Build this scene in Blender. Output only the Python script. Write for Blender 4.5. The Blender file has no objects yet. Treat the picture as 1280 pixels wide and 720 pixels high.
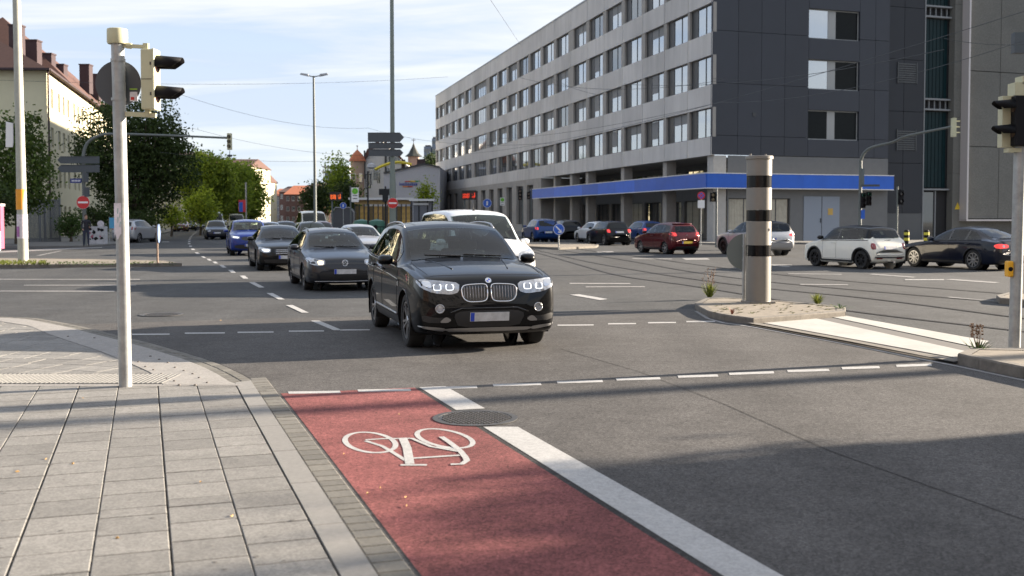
import bpy, bmesh, math, random
import numpy as np
from mathutils import Vector, Matrix
from mathutils.bvhtree import BVHTree
from mathutils.geometry import delaunay_2d_cdt

R = math.radians
scene = bpy.context.scene
COL = scene.collection
rnd = random.Random(7)

# ------------------------------------------------------------------ camera
CAM_H = 1.75
FPX = 1350.0
PITCH = math.atan(55.0 / FPX)
cam_d = bpy.data.cameras.new("camera")
cam = bpy.data.objects.new("camera", cam_d)
COL.objects.link(cam)
cam.location = (0, 0, CAM_H)
cam.rotation_euler = (math.pi / 2 - PITCH, 0, 0)
cam_d.sensor_width = 36.0
cam_d.lens = FPX / 1280 * 36
cam_d.shift_y = -34.0 / 1280
cam_d.clip_start = 0.1
cam_d.clip_end = 5000
cam_d.dof.use_dof = True
cam_d.dof.focus_distance = 14.5
cam_d.dof.aperture_fstop = 2.6
scene.camera = cam

# ------------------------------------------------------------------ sky and sun
SUN_AZ = R(70.0)      # clockwise from +Y
SUN_EL = R(15.0)
world = bpy.data.worlds.new("World")
scene.world = world
world.use_nodes = True
nt = world.node_tree
nt.nodes.clear()
w_out = nt.nodes.new("ShaderNodeOutputWorld")
w_bg = nt.nodes.new("ShaderNodeBackground")
w_bg.inputs[1].default_value = 0.085
sky = nt.nodes.new("ShaderNodeTexSky")
sky.sky_type = 'NISHITA'
sky.sun_disc = False
sky.sun_elevation = SUN_EL
sky.sun_rotation = SUN_AZ
sky.air_density = 1.0
sky.dust_density = 1.2
sky.ozone_density = 1.5
tc = nt.nodes.new("ShaderNodeTexCoord")
sep = nt.nodes.new("ShaderNodeSeparateXYZ")
nt.links.new(tc.outputs["Generated"], sep.inputs[0])
def wmath(op, a, b=None):
    n = nt.nodes.new("ShaderNodeMath"); n.operation = op
    for i, v in enumerate((a, b)):
        if v is None: continue
        if isinstance(v, (int, float)): n.inputs[i].default_value = v
        else: nt.links.new(v, n.inputs[i])
    return n.outputs[0]
zc = wmath('ADD', wmath('MAXIMUM', sep.outputs[2], 0.0), 0.10)
cx = wmath('DIVIDE', sep.outputs[0], zc)
cy = wmath('DIVIDE', sep.outputs[1], zc)
comb = nt.nodes.new("ShaderNodeCombineXYZ")
nt.links.new(cx, comb.inputs[0]); nt.links.new(cy, comb.inputs[1])
mp = nt.nodes.new("ShaderNodeMapping")
mp.inputs["Rotation"].default_value = (0, 0, 0.25)
mp.inputs["Location"].default_value = (3.3, 1.7, 0)
mp.inputs["Scale"].default_value = (0.45, 1.15, 1)
nt.links.new(comb.outputs[0], mp.inputs[0])
nz = nt.nodes.new("ShaderNodeTexNoise")
nz.inputs["Scale"].default_value = 1.05
nz.inputs["Detail"].default_value = 9
nz.inputs["Roughness"].default_value = 0.56
nz.inputs["Distortion"].default_value = 0.5
nt.links.new(mp.outputs[0], nz.inputs[0])
rp = nt.nodes.new("ShaderNodeValToRGB")
rp.color_ramp.elements[0].position = 0.38
rp.color_ramp.elements[0].color = (0.72, 0.72, 0.72, 1)
rp.color_ramp.elements[1].position = 0.66
rp.color_ramp.elements[1].color = (0.95, 0.95, 0.95, 1)
nt.links.new(nz.outputs[0], rp.inputs[0])
# the haze brightens towards the horizon
hz = wmath('POWER', wmath('SUBTRACT', 1.0, wmath('MAXIMUM', sep.outputs[2], 0.0)), 7.0)
fac = wmath('MINIMUM', wmath('ADD', rp.outputs[0], wmath('MULTIPLY', hz, 0.5)), 0.96)
mixw = nt.nodes.new("ShaderNodeMixRGB")
cloudc = nt.nodes.new("ShaderNodeValToRGB")
cloudc.color_ramp.elements[0].position = 0.42; cloudc.color_ramp.elements[0].color = (0.56, 0.68, 0.93, 1)
cloudc.color_ramp.elements[1].position = 0.57; cloudc.color_ramp.elements[1].color = (0.95, 0.965, 1.0, 1)
nt.links.new(nz.outputs[0], cloudc.inputs[0])
hzmix = nt.nodes.new("ShaderNodeMixRGB"); hzmix.inputs[2].default_value = (0.86, 0.95, 1.0, 1)
nt.links.new(wmath('MINIMUM', wmath('MULTIPLY', hz, 0.9), 1.0), hzmix.inputs[0]); nt.links.new(cloudc.outputs[0], hzmix.inputs[1])
cscale = nt.nodes.new("ShaderNodeVectorMath"); cscale.operation = 'SCALE'; cscale.inputs["Scale"].default_value = 2.85
nt.links.new(hzmix.outputs[0], cscale.inputs[0]); nt.links.new(cscale.outputs[0], mixw.inputs[2])
nt.links.new(fac, mixw.inputs[0])
nt.links.new(sky.outputs[0], mixw.inputs[1])
nt.links.new(mixw.outputs[0], w_bg.inputs[0])
nt.links.new(w_bg.outputs[0], w_out.inputs[0])

sun_d = bpy.data.lights.new("sun", 'SUN')
sun_d.energy = 5.0
sun_d.angle = R(0.6)
sun_d.color = (1.0, 0.86, 0.69)
sun = bpy.data.objects.new("sun", sun_d)
COL.objects.link(sun)
SUN_DIR = Vector((math.sin(SUN_AZ) * math.cos(SUN_EL), math.cos(SUN_AZ) * math.cos(SUN_EL), math.sin(SUN_EL)))
sun.rotation_euler = SUN_DIR.to_track_quat('Z', 'Y').to_euler()
sun.location = (60, 20, 60)

scene.view_settings.view_transform = 'Standard'
scene.view_settings.look = 'None'
scene.view_settings.gamma = 1
scene.view_settings.use_curve_mapping = False
scene.view_settings.exposure = 2.1
scene.cycles.use_denoising = True
scene.cycles.max_bounces = 6
scene.cycles.transparent_max_bounces = 8

# ------------------------------------------------------------------ pixel -> place
_F = Vector((0, math.cos(PITCH), -math.sin(PITCH)))
_U = Vector((0, math.sin(PITCH), math.cos(PITCH)))
def ray(px, py):
    return _F + Vector((1, 0, 0)) * ((px - 640) / FPX) - _U * ((py - 326) / FPX)
def G(px, py, z=0.0):
    """ground point (height z) seen at a photograph pixel"""
    d = ray(px, py)
    t = (z - CAM_H) / d.z
    return Vector((d.x * t, d.y * t, z))
def AT(px, py, Y):
    d = ray(px, py)
    t = Y / d.y
    return Vector((d.x * t, Y, CAM_H + d.z * t))

# ------------------------------------------------------------------ materials
MATS = {}
def nmat(name):
    m = bpy.data.materials.new(name); m.use_nodes = True
    return m, m.node_tree, m.node_tree.nodes["Principled BSDF"]
def mat(name, col, rough=0.6, metal=0.0, var=0.0, scale=4.0, bump=0.0, bscale=60.0, coat=0.0, emit=None, estr=0.0,
        island=0.0, spec=0.5, streak=False, var2=0.0, scale2=0.6, grain=0.0):
    if name in MATS: return MATS[name]
    m, t, b = nmat(name)
    L = t.links
    b.inputs["Roughness"].default_value = rough
    b.inputs["Metallic"].default_value = metal
    b.inputs["Specular IOR Level"].default_value = spec
    if coat:
        b.inputs["Coat Weight"].default_value = coat
        b.inputs["Coat Roughness"].default_value = 0.03
    if emit:
        b.inputs["Emission Color"].default_value = (*emit, 1)
        b.inputs["Emission Strength"].default_value = estr
    cur = None
    base = t.nodes.new("ShaderNodeRGB"); base.outputs[0].default_value = (*col, 1); cur = base.outputs[0]
    tcn = t.nodes.new("ShaderNodeTexCoord")
    def modulate(cur, facsock, amt):
        mr = t.nodes.new("ShaderNodeMapRange")
        mr.inputs[1].default_value = 0.25; mr.inputs[2].default_value = 0.75
        mr.inputs[3].default_value = 1 - amt; mr.inputs[4].default_value = 1 + amt
        L.new(facsock, mr.inputs[0])
        mx = t.nodes.new("ShaderNodeVectorMath"); mx.operation = 'SCALE'
        L.new(cur, mx.inputs[0]); L.new(mr.outputs[0], mx.inputs["Scale"])
        return mx.outputs[0]
    if var:
        n = t.nodes.new("ShaderNodeTexNoise"); n.inputs["Scale"].default_value = scale; n.inputs["Detail"].default_value = 6
        n.inputs["Roughness"].default_value = 0.65
        if streak:
            mpn = t.nodes.new("ShaderNodeMapping"); mpn.inputs["Scale"].default_value = (1, 1, 0.12)
            L.new(tcn.outputs["Object"], mpn.inputs[0]); L.new(mpn.outputs[0], n.inputs[0])
        else: L.new(tcn.outputs["Object"], n.inputs[0])
        cur = modulate(cur, n.outputs[0], var)
    if var2:
        n2 = t.nodes.new("ShaderNodeTexNoise"); n2.inputs["Scale"].default_value = scale2; n2.inputs["Detail"].default_value = 4
        L.new(tcn.outputs["Object"], n2.inputs[0])
        cur = modulate(cur, n2.outputs[0], var2)
    if grain:
        n3 = t.nodes.new("ShaderNodeTexVoronoi"); n3.inputs["Scale"].default_value = 75
        L.new(tcn.outputs["Object"], n3.inputs[0])
        sx_ = t.nodes.new("ShaderNodeSeparateXYZ"); L.new(n3.outputs["Color"], sx_.inputs[0])
        cur = modulate(cur, sx_.outputs[0], grain)
    if island:
        g = t.nodes.new("ShaderNodeNewGeometry")
        mr = t.nodes.new("ShaderNodeMapRange"); mr.inputs[3].default_value = 1 - island; mr.inputs[4].default_value = 1 + island
        L.new(g.outputs["Random Per Island"], mr.inputs[0])
        mx = t.nodes.new("ShaderNodeVectorMath"); mx.operation = 'SCALE'
        L.new(cur, mx.inputs[0]); L.new(mr.outputs[0], mx.inputs["Scale"]); cur = mx.outputs[0]
    L.new(cur, b.inputs["Base Color"])
    if bump:
        nb = t.nodes.new("ShaderNodeTexNoise"); nb.inputs["Scale"].default_value = bscale; nb.inputs["Detail"].default_value = 4
        L.new(tcn.outputs["Object"], nb.inputs[0])
        bp = t.nodes.new("ShaderNodeBump"); bp.inputs["Strength"].default_value = bump; bp.inputs["Distance"].default_value = 0.01
        L.new(nb.outputs[0], bp.inputs["Height"]); L.new(bp.outputs[0], b.inputs["Normal"])
    MATS[name] = m
    return m

# ------------------------------------------------------------------ mesh building
class MB:
    def __init__(s): s.v = []; s.f = []; s.m = []
    def add(s, vs, fs, mi=0):
        o = len(s.v); s.v += [tuple(v) for v in vs]
        s.f += [tuple(i + o for i in f) for f in fs]; s.m += [mi] * len(fs)
        return s
    def box(s, c, size, rz=0.0, mi=0, rot=None):
        hx, hy, hz = size[0] / 2, size[1] / 2, size[2] / 2
        M = rot if rot is not None else Matrix.Rotation(rz, 3, 'Z')
        c = Vector(c)
        vs = [c + M @ Vector((x, y, z)) for x in (-hx, hx) for y in (-hy, hy) for z in (-hz, hz)]
        fs = [(0, 1, 3, 2), (4, 6, 7, 5), (0, 4, 5, 1), (2, 3, 7, 6), (0, 2, 6, 4), (1, 5, 7, 3)]
        return s.add(vs, fs, mi)
    def bar(s, a, b, w, h=None, mi=0):
        a = Vector(a); b = Vector(b); d = b - a
        q = d.to_track_quat('X', 'Z').to_matrix()
        return s.box((a + b) / 2, (d.length, w, h or w), rot=q, mi=mi)
    def tube(s, pts, r, n=10, mi=0, caps=True):
        pts = [Vector(p) for p in pts]
        rs = r if isinstance(r, (list, tuple)) else [r] * len(pts)
        vs = []; prev = None
        for i, p in enumerate(pts):
            d = (pts[min(i + 1, len(pts) - 1)] - pts[max(i - 1, 0)]).normalized()
            if prev is None:
                up = Vector((0, 0, 1)) if abs(d.z) < 0.9 else Vector((1, 0, 0))
                x = d.cross(up).normalized()
            else:
                x = (prev - d * prev.dot(d)).normalized()
            prev = x; y = d.cross(x)
            for k in range(n):
                a = 2 * math.pi * k / n
                vs.append(p + (x * math.cos(a) + y * math.sin(a)) * rs[i])
        fs = []
        for i in range(len(pts) - 1):
            for k in range(n):
                a = i * n + k; b = i * n + (k + 1) % n
                fs.append((a, b, b + n, a + n))
        if caps:
            fs.append(tuple(range(n))[::-1]); fs.append(tuple(range((len(pts) - 1) * n, len(pts) * n)))
        return s.add(vs, fs, mi)
    def lathe(s, prof, n=32, c=(0, 0, 0), axis='Z', mi=0):
        """prof = [(r, h)]"""
        vs = []
        for r, h in prof:
            for k in range(n):
                a = 2 * math.pi * k / n
                x, y = r * math.cos(a), r * math.sin(a)
                p = (x, y, h) if axis == 'Z' else ((x, h, y) if axis == 'Y' else (h, x, y))
                vs.append((p[0] + c[0], p[1] + c[1], p[2] + c[2]))
        fs = []
        for i in range(len(prof) - 1):
            for k in range(n):
                a = i * n + k; b = i * n + (k + 1) % n
                fs.append((a, b, b + n, a + n) if axis != 'Y' else (a, a + n, b + n, b))
        return s.add(vs, fs, mi)
    def prism(s, poly, z0, z1, mi=0, mside=None, bottom=False):
        n = len(poly)
        A = sum(poly[i][0] * poly[(i + 1) % n][1] - poly[(i + 1) % n][0] * poly[i][1] for i in range(n))
        if A < 0: poly = list(poly)[::-1]
        vs = [(p[0], p[1], z1) for p in poly] + [(p[0], p[1], z0) for p in poly]
        s.add(vs, [tuple(range(n))], mi)
        o = len(s.v) - 2 * n
        fs = [(i + n, (i + 1) % n + n, (i + 1) % n, i) for i in range(n)]
        s.f += [tuple(i + o for i in f) for f in fs]; s.m += [mi if mside is None else mside] * n
        return s
    def sheet(s, poly, z, mi=0):
        n = len(poly)
        A = sum(poly[i][0] * poly[(i + 1) % n][1] - poly[(i + 1) % n][0] * poly[i][1] for i in range(n))
        if A < 0: poly = list(poly)[::-1]
        return s.add([(p[0], p[1], z) for p in poly], [tuple(range(n))], mi)
    def vprism(s, poly, y0, y1, mi=0):
        """polygon in the x-z plane given thickness from y0 to y1"""
        n = len(poly)
        vs = [(p[0], y0, p[1]) for p in poly] + [(p[0], y1, p[1]) for p in poly]
        fs = [tuple(range(n)), tuple(range(2 * n - 1, n - 1, -1))]
        fs += [(i, i + n, (i + 1) % n + n, (i + 1) % n) for i in range(n)]
        return s.add(vs, fs, mi)
    def mesh(s, name, mats, smooth=False, fix=True):
        me = bpy.data.meshes.new(name)
        me.from_pydata(s.v, [], s.f)
        for m in (mats if isinstance(mats, (list, tuple)) else [mats]): me.materials.append(m)
        if len(set(s.m)) > 1 or (s.m and s.m[0]): me.polygons.foreach_set("material_index", s.m)
        if fix:
            bm = bmesh.new(); bm.from_mesh(me)
            bmesh.ops.recalc_face_normals(bm, faces=bm.faces); bm.to_mesh(me); bm.free()
        if smooth:
            me.polygons.foreach_set("use_smooth", [True] * len(me.polygons))
            if smooth == 'auto':
                me.set_sharp_from_angle(angle=R(35))
        me.update()
        return me
    def build(s, name, mats, parent=None, smooth=False, loc=(0, 0, 0), rz=0.0, fix=True):
        o = bpy.data.objects.new(name, s.mesh(name, mats, smooth, fix))
        o.location = loc; o.rotation_euler = (0, 0, rz)
        COL.objects.link(o); o.parent = parent
        return o

def tag(o, label=None, cat=None, group=None, kind=None):
    if label: o["label"] = label
    if cat: o["category"] = cat
    if group: o["group"] = group
    if kind: o["kind"] = kind
    return o
def thing(name, label, cat, loc=(0, 0, 0), rz=0.0, group=None):
    o = bpy.data.objects.new(name, None); COL.objects.link(o)
    o.empty_display_size = 0.3
    o.location = loc; o.rotation_euler = (0, 0, rz)
    return tag(o, label, cat, group)
def struct(o): o["kind"] = "structure"; return o
def copy_tree(o, parent=None):
    c = o.copy(); COL.objects.link(c); c.parent = parent
    for ch in list(o.children): copy_tree(ch, c)
    return c
def lerp(a, b, t): return a + (b - a) * t
def poly_at(pl, s):
    if s <= pl[0][0]: return pl[0][1]
    for (a, b), (c, d) in zip(pl, pl[1:]):
        if s <= c: return b + (d - b) * (s - a) / (c - a) if c > a else d
    return pl[-1][1]

U2 = Vector((-0.322, 0.947)); V2 = Vector((0.947, 0.322))      # along / across the near street
def UV(u, v, z=0.0): p = U2 * u + V2 * v; return Vector((p.x, p.y, z))
# ================================================================== GROUND
M_ground = mat("ground_mat", (0.10, 0.10, 0.09), 0.95, var=0.2, scale=0.3)
def asphalt(name, col, crack=True, fleck=0.5, wear=.12):
    m, t, b = nmat(name); L = t.links
    b.inputs["Roughness"].default_value = 0.88
    b.inputs["Specular IOR Level"].default_value = 0.2
    tcn = t.nodes.new("ShaderNodeTexCoord")
    def noise(sc, det=4, ro=0.6, vec=None):
        n = t.nodes.new("ShaderNodeTexNoise"); n.inputs["Scale"].default_value = sc
        n.inputs["Detail"].default_value = det; n.inputs["Roughness"].default_value = ro
        L.new(vec or tcn.outputs["Object"], n.inputs[0]); return n.outputs[0]
    def rng(s, a, b_, lo=0.3, hi=0.7):
        r = t.nodes.new("ShaderNodeMapRange"); r.inputs[1].default_value = lo; r.inputs[2].default_value = hi
        r.inputs[3].default_value = a; r.inputs[4].default_value = b_; L.new(s, r.inputs[0]); return r.outputs[0]
    def mul(a, b_):
        n = t.nodes.new("ShaderNodeMath"); n.operation = 'MULTIPLY'
        for i, v in enumerate((a, b_)):
            if isinstance(v, (int, float)): n.inputs[i].default_value = v
            else: L.new(v, n.inputs[i])
        return n.outputs[0]
    f = rng(noise(0.35, 5), 0.84, 1.16)
    f = mul(f, rng(noise(2.2, 6), 1 - wear, 1 + wear))
    f = mul(f, rng(noise(120, 2, 0.8), 1 - fleck, 1 + fleck))
    vor = t.nodes.new("ShaderNodeTexVoronoi"); vor.inputs["Scale"].default_value = 70
    L.new(tcn.outputs["Object"], vor.inputs[0])
    f = mul(f, rng(vor.outputs["Color"], 0.55, 1.5, 0.0, 1.0))
    vor2 = t.nodes.new("ShaderNodeTexVoronoi"); vor2.inputs["Scale"].default_value = 24; L.new(tcn.outputs["Object"], vor2.inputs[0])
    f = mul(f, rng(vor2.outputs["Color"], 0.86, 1.14, 0.0, 1.0))
    # darker and lighter wheel tracks along the street
    mpn = t.nodes.new("ShaderNodeMapping"); mpn.inputs["Rotation"].default_value = (0, 0, -math.atan2(0.322, 0.947))
    mpn.inputs["Scale"].default_value = (0.9, 0.04, 1)
    L.new(tcn.outputs["Object"], mpn.inputs[0])
    f = mul(f, rng(noise(1.0, 3, 0.5, mpn.outputs[0]), 0.88, 1.12))
    if crack:
        v2 = t.nodes.new("ShaderNodeTexVoronoi"); v2.feature = 'DISTANCE_TO_EDGE'; v2.inputs["Scale"].default_value = 0.13
        wob = t.nodes.new("ShaderNodeTexNoise"); wob.inputs["Scale"].default_value = 1.2; wob.inputs["Detail"].default_value = 6
        L.new(tcn.outputs["Object"], wob.inputs[0])
        mx = t.nodes.new("ShaderNodeMixRGB"); mx.blend_type = 'ADD'; mx.inputs[0].default_value = 0.9
        L.new(tcn.outputs["Object"], mx.inputs[1]); L.new(wob.outputs[1], mx.inputs[2])
        L.new(mx.outputs[0], v2.inputs[0])
        f = mul(f, rng(v2.outputs[0], 0.84, 1.0, 0.0, 0.008))
    sc = t.nodes.new("ShaderNodeVectorMath"); sc.operation = 'SCALE'
    sc.inputs[0].default_value = col; L.new(f, sc.inputs["Scale"])
    L.new(sc.outputs[0], b.inputs["Base Color"])
    bp = t.nodes.new("ShaderNodeBump"); bp.inputs["Strength"].default_value = 0.45; bp.inputs["Distance"].default_value = 0.004
    L.new(noise(150, 3, 0.8), bp.inputs["Height"]); L.new(bp.outputs[0], b.inputs["Normal"])
    return m
M_asph = asphalt("asphalt_grey", (0.060, 0.061, 0.062))
M_asph2 = asphalt("asphalt_brown", (0.075, 0.0715, 0.069))
M_asph3 = asphalt("asphalt_dark_joint", (0.04, 0.038, 0.037), crack=False)
M_red = asphalt("red_lane_coating", (0.172, 0.060, 0.057), crack=False, fleck=0.4, wear=.22)
M_paint = mat("road_paint", (0.36, 0.355, 0.345), 0.7, grain=.10, var=0.14, scale=14, var2=0.06, scale2=2.0, bump=0.3, bscale=160)
M_paint_old = mat("worn_road_paint", (0.22, 0.215, 0.21), 0.8, var=0.35, scale=22, var2=0.2, scale2=3)
M_slab = mat("paving_slab", (0.178, 0.172, 0.160), 0.85, island=0.15, var=0.16, scale=9, var2=0.16, scale2=1.1, bump=0.3, bscale=180, grain=.14)
M_joint = mat("paving_joint", (0.060, 0.052, 0.044), 0.95, var=0.3, scale=20)
M_kerb = mat("granite_kerb", (0.20, 0.193, 0.18), 0.8, island=0.08, var=0.14, scale=25, bump=0.25, bscale=150)
M_cobble = mat("cobble_stone", (0.125, 0.118, 0.102), 0.8, island=0.22, var=0.2, scale=18, bump=0.4, bscale=60)
M_light_conc = mat("light_paving", (0.255, 0.242, 0.225), 0.85, grain=.10, var=0.14, scale=12, var2=0.06, scale2=1.5, bump=0.2, bscale=150)
M_island = mat("island_paving", (0.20, 0.172, 0.135), 0.9, var=0.3, scale=6, island=0.06, bump=0.3, bscale=90)
M_kerb_old = mat("weathered_kerb", (0.15, 0.135, 0.115), 0.9, var=0.3, scale=8, island=0.1, bump=0.3, bscale=90)
M_walk_far = mat("far_pavement_mat", (0.14, 0.137, 0.13), 0.9, var=0.15, scale=2)
M_steel_rail = mat("rail_steel", (0.10, 0.095, 0.09), 0.45, metal=0.6, var=0.2, scale=10)

g = MB().sheet([(-900, -60), (900, -60), (900, 2500), (-900, 2500)], -0.02)
struct(g.build("ground", M_ground))
g = MB().sheet([(-120, -30), (140, -30), (140, 420), (-120, 420)], -0.004)
struct(g.build("road", M_asph))

# near, browner stretch of road in front of the stop line
near_poly = [G(-250, 402), G(60, 402), G(110, 405), G(330, 398), (G(700, 391)), G(868, 386), G(905, 397), G(1000, 411), G(1180, 448), G(1320, 470),
             (22, 10, 0), (22, -8, 0), (-14, -8, 0), (-14, 10, 0)]
struct(MB().sheet(near_poly, 0.000).build("road_near_lane", M_asph2))

# ---- street-aligned lines: px at y=720 gives the offset across the street
def v_of(px, py=720): p = G(px, py); return p.x * V2.x + p.y * V2.y
vK0 = v_of(422); vK1 = v_of(468); vC1 = v_of(518); vR0 = v_of(527); vR1 = v_of(890); vW0 = v_of(903); vW1 = v_of(977)

# end of the red lane at the dash line
pA, pB = G(361, 491.5), G(1165, 457)
ddir = (pB - pA).normalized()
def hit_line(v):
    """point on the dash line with across-offset v"""
    a = pA.x * V2.x + pA.y * V2.y; d = ddir.x * V2.x + ddir.y * V2.y
    return pA + ddir * ((v - a) / d)
e0, e1 = hit_line(vR0), hit_line(vR1 - 0.0)
struct(MB().sheet([UV(-8, vR0), UV(-8, vR1), e1, e0], 0.002).build("red_cycle_lane", M_red))
struct(MB().sheet([UV(-8, vC1), UV(-8, vR0), hit_line(vR0), hit_line(vC1) + Vector((-.05, .25, 0))], 0.0015).build("tar_seam", M_asph3))
struct(MB().sheet([UV(-8, vR1), UV(-8, vW0), hit_line(vW0), e1], 0.0015).build("lane_seam", M_asph3))

def trace(pts, w, z=0.006, mb=None):
    """strip of width w along ground points"""
    mb = mb or MB(); pts = [Vector((p[0], p[1], 0)) for p in pts]; L_, R_ = [], []
    for i, p in enumerate(pts):
        d = (pts[min(i + 1, len(pts) - 1)] - pts[max(i - 1, 0)]).normalized(); n = Vector((-d.y, d.x, 0))
        L_.append(p + n * w / 2); R_.append(p - n * w / 2)
    vs = [(q.x, q.y, z) for q in L_] + [(q.x, q.y, z) for q in R_]; k = len(pts)
    return mb.add(vs, [(i + k, i + 1 + k, i + 1, i) for i in range(k - 1)])

def quad(mb, pix, z=0.0038): return mb.sheet([G(*p) for p in pix], z)
marks = MB()
# wide white line right of the red lane, interrupted by the manhole
def ve(v, y): 
    k = 0
    return UV(0, v)
def uv_at(v, py):
    # point on street line v seen at image row py
    best = None
    lo, hi = -2, 200
    for _ in range(60):
        mid = (lo + hi) / 2; p = UV(mid, v)
        yy = 271 + CAM_H * FPX / max(p.y, 0.1)
        if p.y <= 0.2 or G(640, py).y > p.y: lo = mid
        else: hi = mid
    return UV(mid, v)
marks.sheet([UV(-8, vW0), UV(-8, vW1), uv_at(vW1, 534), uv_at(vW0, 534)], 0.0042)
marks.sheet([uv_at(vW0, 513), uv_at(vW1, 511), hit_line(vW1), hit_line(vW0)], 0.0042)
# thin dashes across the lane
for x0, x1, y0, y1 in [(361, 426, 491, 490), (448, 514, 488.5, 487.5), (538, 597, 485.5, 484), (617, 677, 481.8, 480.2), (697, 754, 478, 476.5),
                       (771, 826, 474.5, 473), (848, 898, 471, 469.5), (912, 968, 467.5, 465.5), (985, 1037, 464, 462.5), (1053, 1100, 460.5, 459), (1121, 1165, 457.5, 456)]:
    quad(marks, [(x0, y0 + 1.6), (x1, y1 + 1.6), (x1 - 1.2, y1 - 1.2), (x0 - 1.2, y0 - 1.2)])
for x0, x1, y in [(165, 212, 418), (231, 281, 416.5), (297, 342, 415.4), (361, 405, 414), (425, 462, 412.5), (697, 742, 406.5), (760, 795, 404.8), (810, 845, 403.4), (858, 894, 402)]:
    quad(marks, [(x0, y + 1.0), (x1, y + .6), (x1, y - .8), (x0, y - .5)])
# lane dashes up the street
for i_d, (ax, ay, bx, by, hw) in enumerate([(388, 401, 428, 413, 11), (357, 381.5, 386, 391, 9), (333, 366.5, 356, 374.5, 8), (311, 353, 331, 359.5, 7.5), (296, 343.5, 314, 349.5, 6.5),
                             (282, 336.5, 298, 342, 6), (271, 330.5, 286, 335.5, 5), (263, 326.5, 275, 330, 4.5), (256, 323, 267, 326.5, 4), (249, 320, 260, 323, 3.5)]):
    if i_d > 3: mx_, my_ = (ax + bx) / 2, (ay + by) / 2; ax, ay, bx, by = [mx_ + (ax - mx_) * .62, my_ + (ay - my_) * .62, mx_ + (bx - mx_) * .62, my_ + (by - my_) * .62]
    quad(marks, [(ax, ay), (ax + hw, ay), (bx, by), (bx - hw, by)])
cl = [G(248, 317.6), G(243, 314), G(239, 309), G(236.5, 305), G(236.5, 301), G(237.5, 298), G(239.5, 295), G(242.5, 292.3), G(246, 290)]
def along(pts, s):
    for a, b in zip(pts, pts[1:]):
        L = (b - a).length
        if s <= L: return a + (b - a) * (s / L)
        s -= L
    return pts[-1]
tot = sum((b - a).length for a, b in zip(cl, cl[1:])); s = 0
while s < tot - 3:
    trace([along(cl, s), along(cl, s + 1.2), along(cl, s + 2.4)], 0.16, 0.0038, marks); s += 6.5
# arrows and short pieces beyond the stop line
quad(marks, [(712, 368.5), (724, 368), (760, 374), (750, 375.3)])
quad(marks, [(1131, 350.2), (1180, 350.2), (1180, 349.2), (1131, 349.2)])
struct(marks.build("road_markings", M_paint))
old = MB()
for p in [[(712, 355), (788, 355.2), (788, 354), (712, 353.8)], [(732, 359.3), (806, 359), (806, 358), (732, 358.2)],
          [(0, 364.5), (143, 364.8), (143, 363.6), (0, 363.4)], [(-60, 349.5), (175, 349.8), (175, 348.9), (-60, 348.7)],
          [(30, 357), (170, 357), (170, 356.2), (30, 356.2)],
          [(1085, 343), (1140, 347), (1146, 346.3), (1092, 342.4)], [(1180, 349.6), (1243, 354), (1250, 353), (1190, 348.8)],
          [(985, 342.6), (1052, 343.4), (1052, 342.6), (985, 341.9)], [(963, 332), (985, 334), (990, 333.2), (968, 331.5)],
          [(748, 316), (768, 315.2), (765, 313.8), (745, 314.5)], [(857, 325), (888, 324.6), (884, 322.6), (852, 322.8)],
          [(945, 331), (990, 332), (990, 331), (945, 330.2)], [(790, 323.8), (840, 324.2), (840, 323.4), (790, 323)],
          [(-40, 317.8), (70, 312.5), (128, 309.8), (128, 309), (60, 311), (-40, 316)], [(45, 319.6), (75, 313.5), (78, 313.5), (50, 319.6)],
          [(1180, 372), (1280, 381), (1280, 379.5), (1188, 371.2)], [(1000, 356), (1060, 356.6), (1060, 355.6), (1000, 355)],
          [(202, 302.8), (212, 302.8), (211, 301.8), (203, 301.8)]]:
    quad(old, p, 0.0034)
struct(old.build("worn_road_markings", M_paint_old))

# bicycle symbol -----------------------------------------------------
bk = MB()
def Z5(x, y): return (320 + x / 3.556, 440 + y / 3.556)
def stroke(pts, w, closed=False, z=0.0045):
    w *= .78
    P = [G(*Z5(*p)) for p in pts]
    if closed:
        P2 = P + [P[0]]; n = len(P)
        vs = []
        for i in range(n):
            d = (P[(i + 1) % n] - P[i - 1]).normalized(); nn = Vector((-d.y, d.x, 0))
            vs += [tuple(P[i] + nn * w / 2), tuple(P[i] - nn * w / 2)]
        vs = [(a, b, z) for a, b, _ in vs]
        bk.add(vs, [(2 * i, 2 * i + 1, (2 * i + 3) % (2 * n), (2 * i + 2) % (2 * n)) for i in range(n)])
    else: trace(P, w, z, bk)
def ell(cx, cy, rx, ry, sk):
    out = []
    for k in range(40):
        a = 2 * math.pi * k / 40
        dx, dy = rx * math.cos(a), ry * math.sin(a)
        out.append((cx + dx + sk * dy, cy + dy + 0.06 * dx))
    return out
stroke(ell(508, 404, 112, 45, 0.25), 0.055, True, 0.0042)
stroke(ell(840, 386, 118, 42, 0.9), 0.055, True, 0.0042)
for i, (pl, w) in enumerate([([(487, 397), (560, 420), (605, 446), (665, 484)], .045), ([(487, 393), (560, 388), (690, 386)], .05), ([(652, 384), (672, 430), (684, 500)], .085),
              ([(642, 505), (760, 505)], .06), ([(690, 476), (905, 462)], .055), ([(690, 386), (780, 424), (905, 446)], .045),
              ([(800, 424), (860, 432), (905, 440)], .04), ([(824, 380), (865, 408), (905, 440), (930, 470), (938, 486), (915, 502), (865, 503)], .06)]):
    stroke(pl, w, False, 0.0046 + i * 0.0004)
struct(bk.build("bicycle_marking", M_paint))

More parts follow.
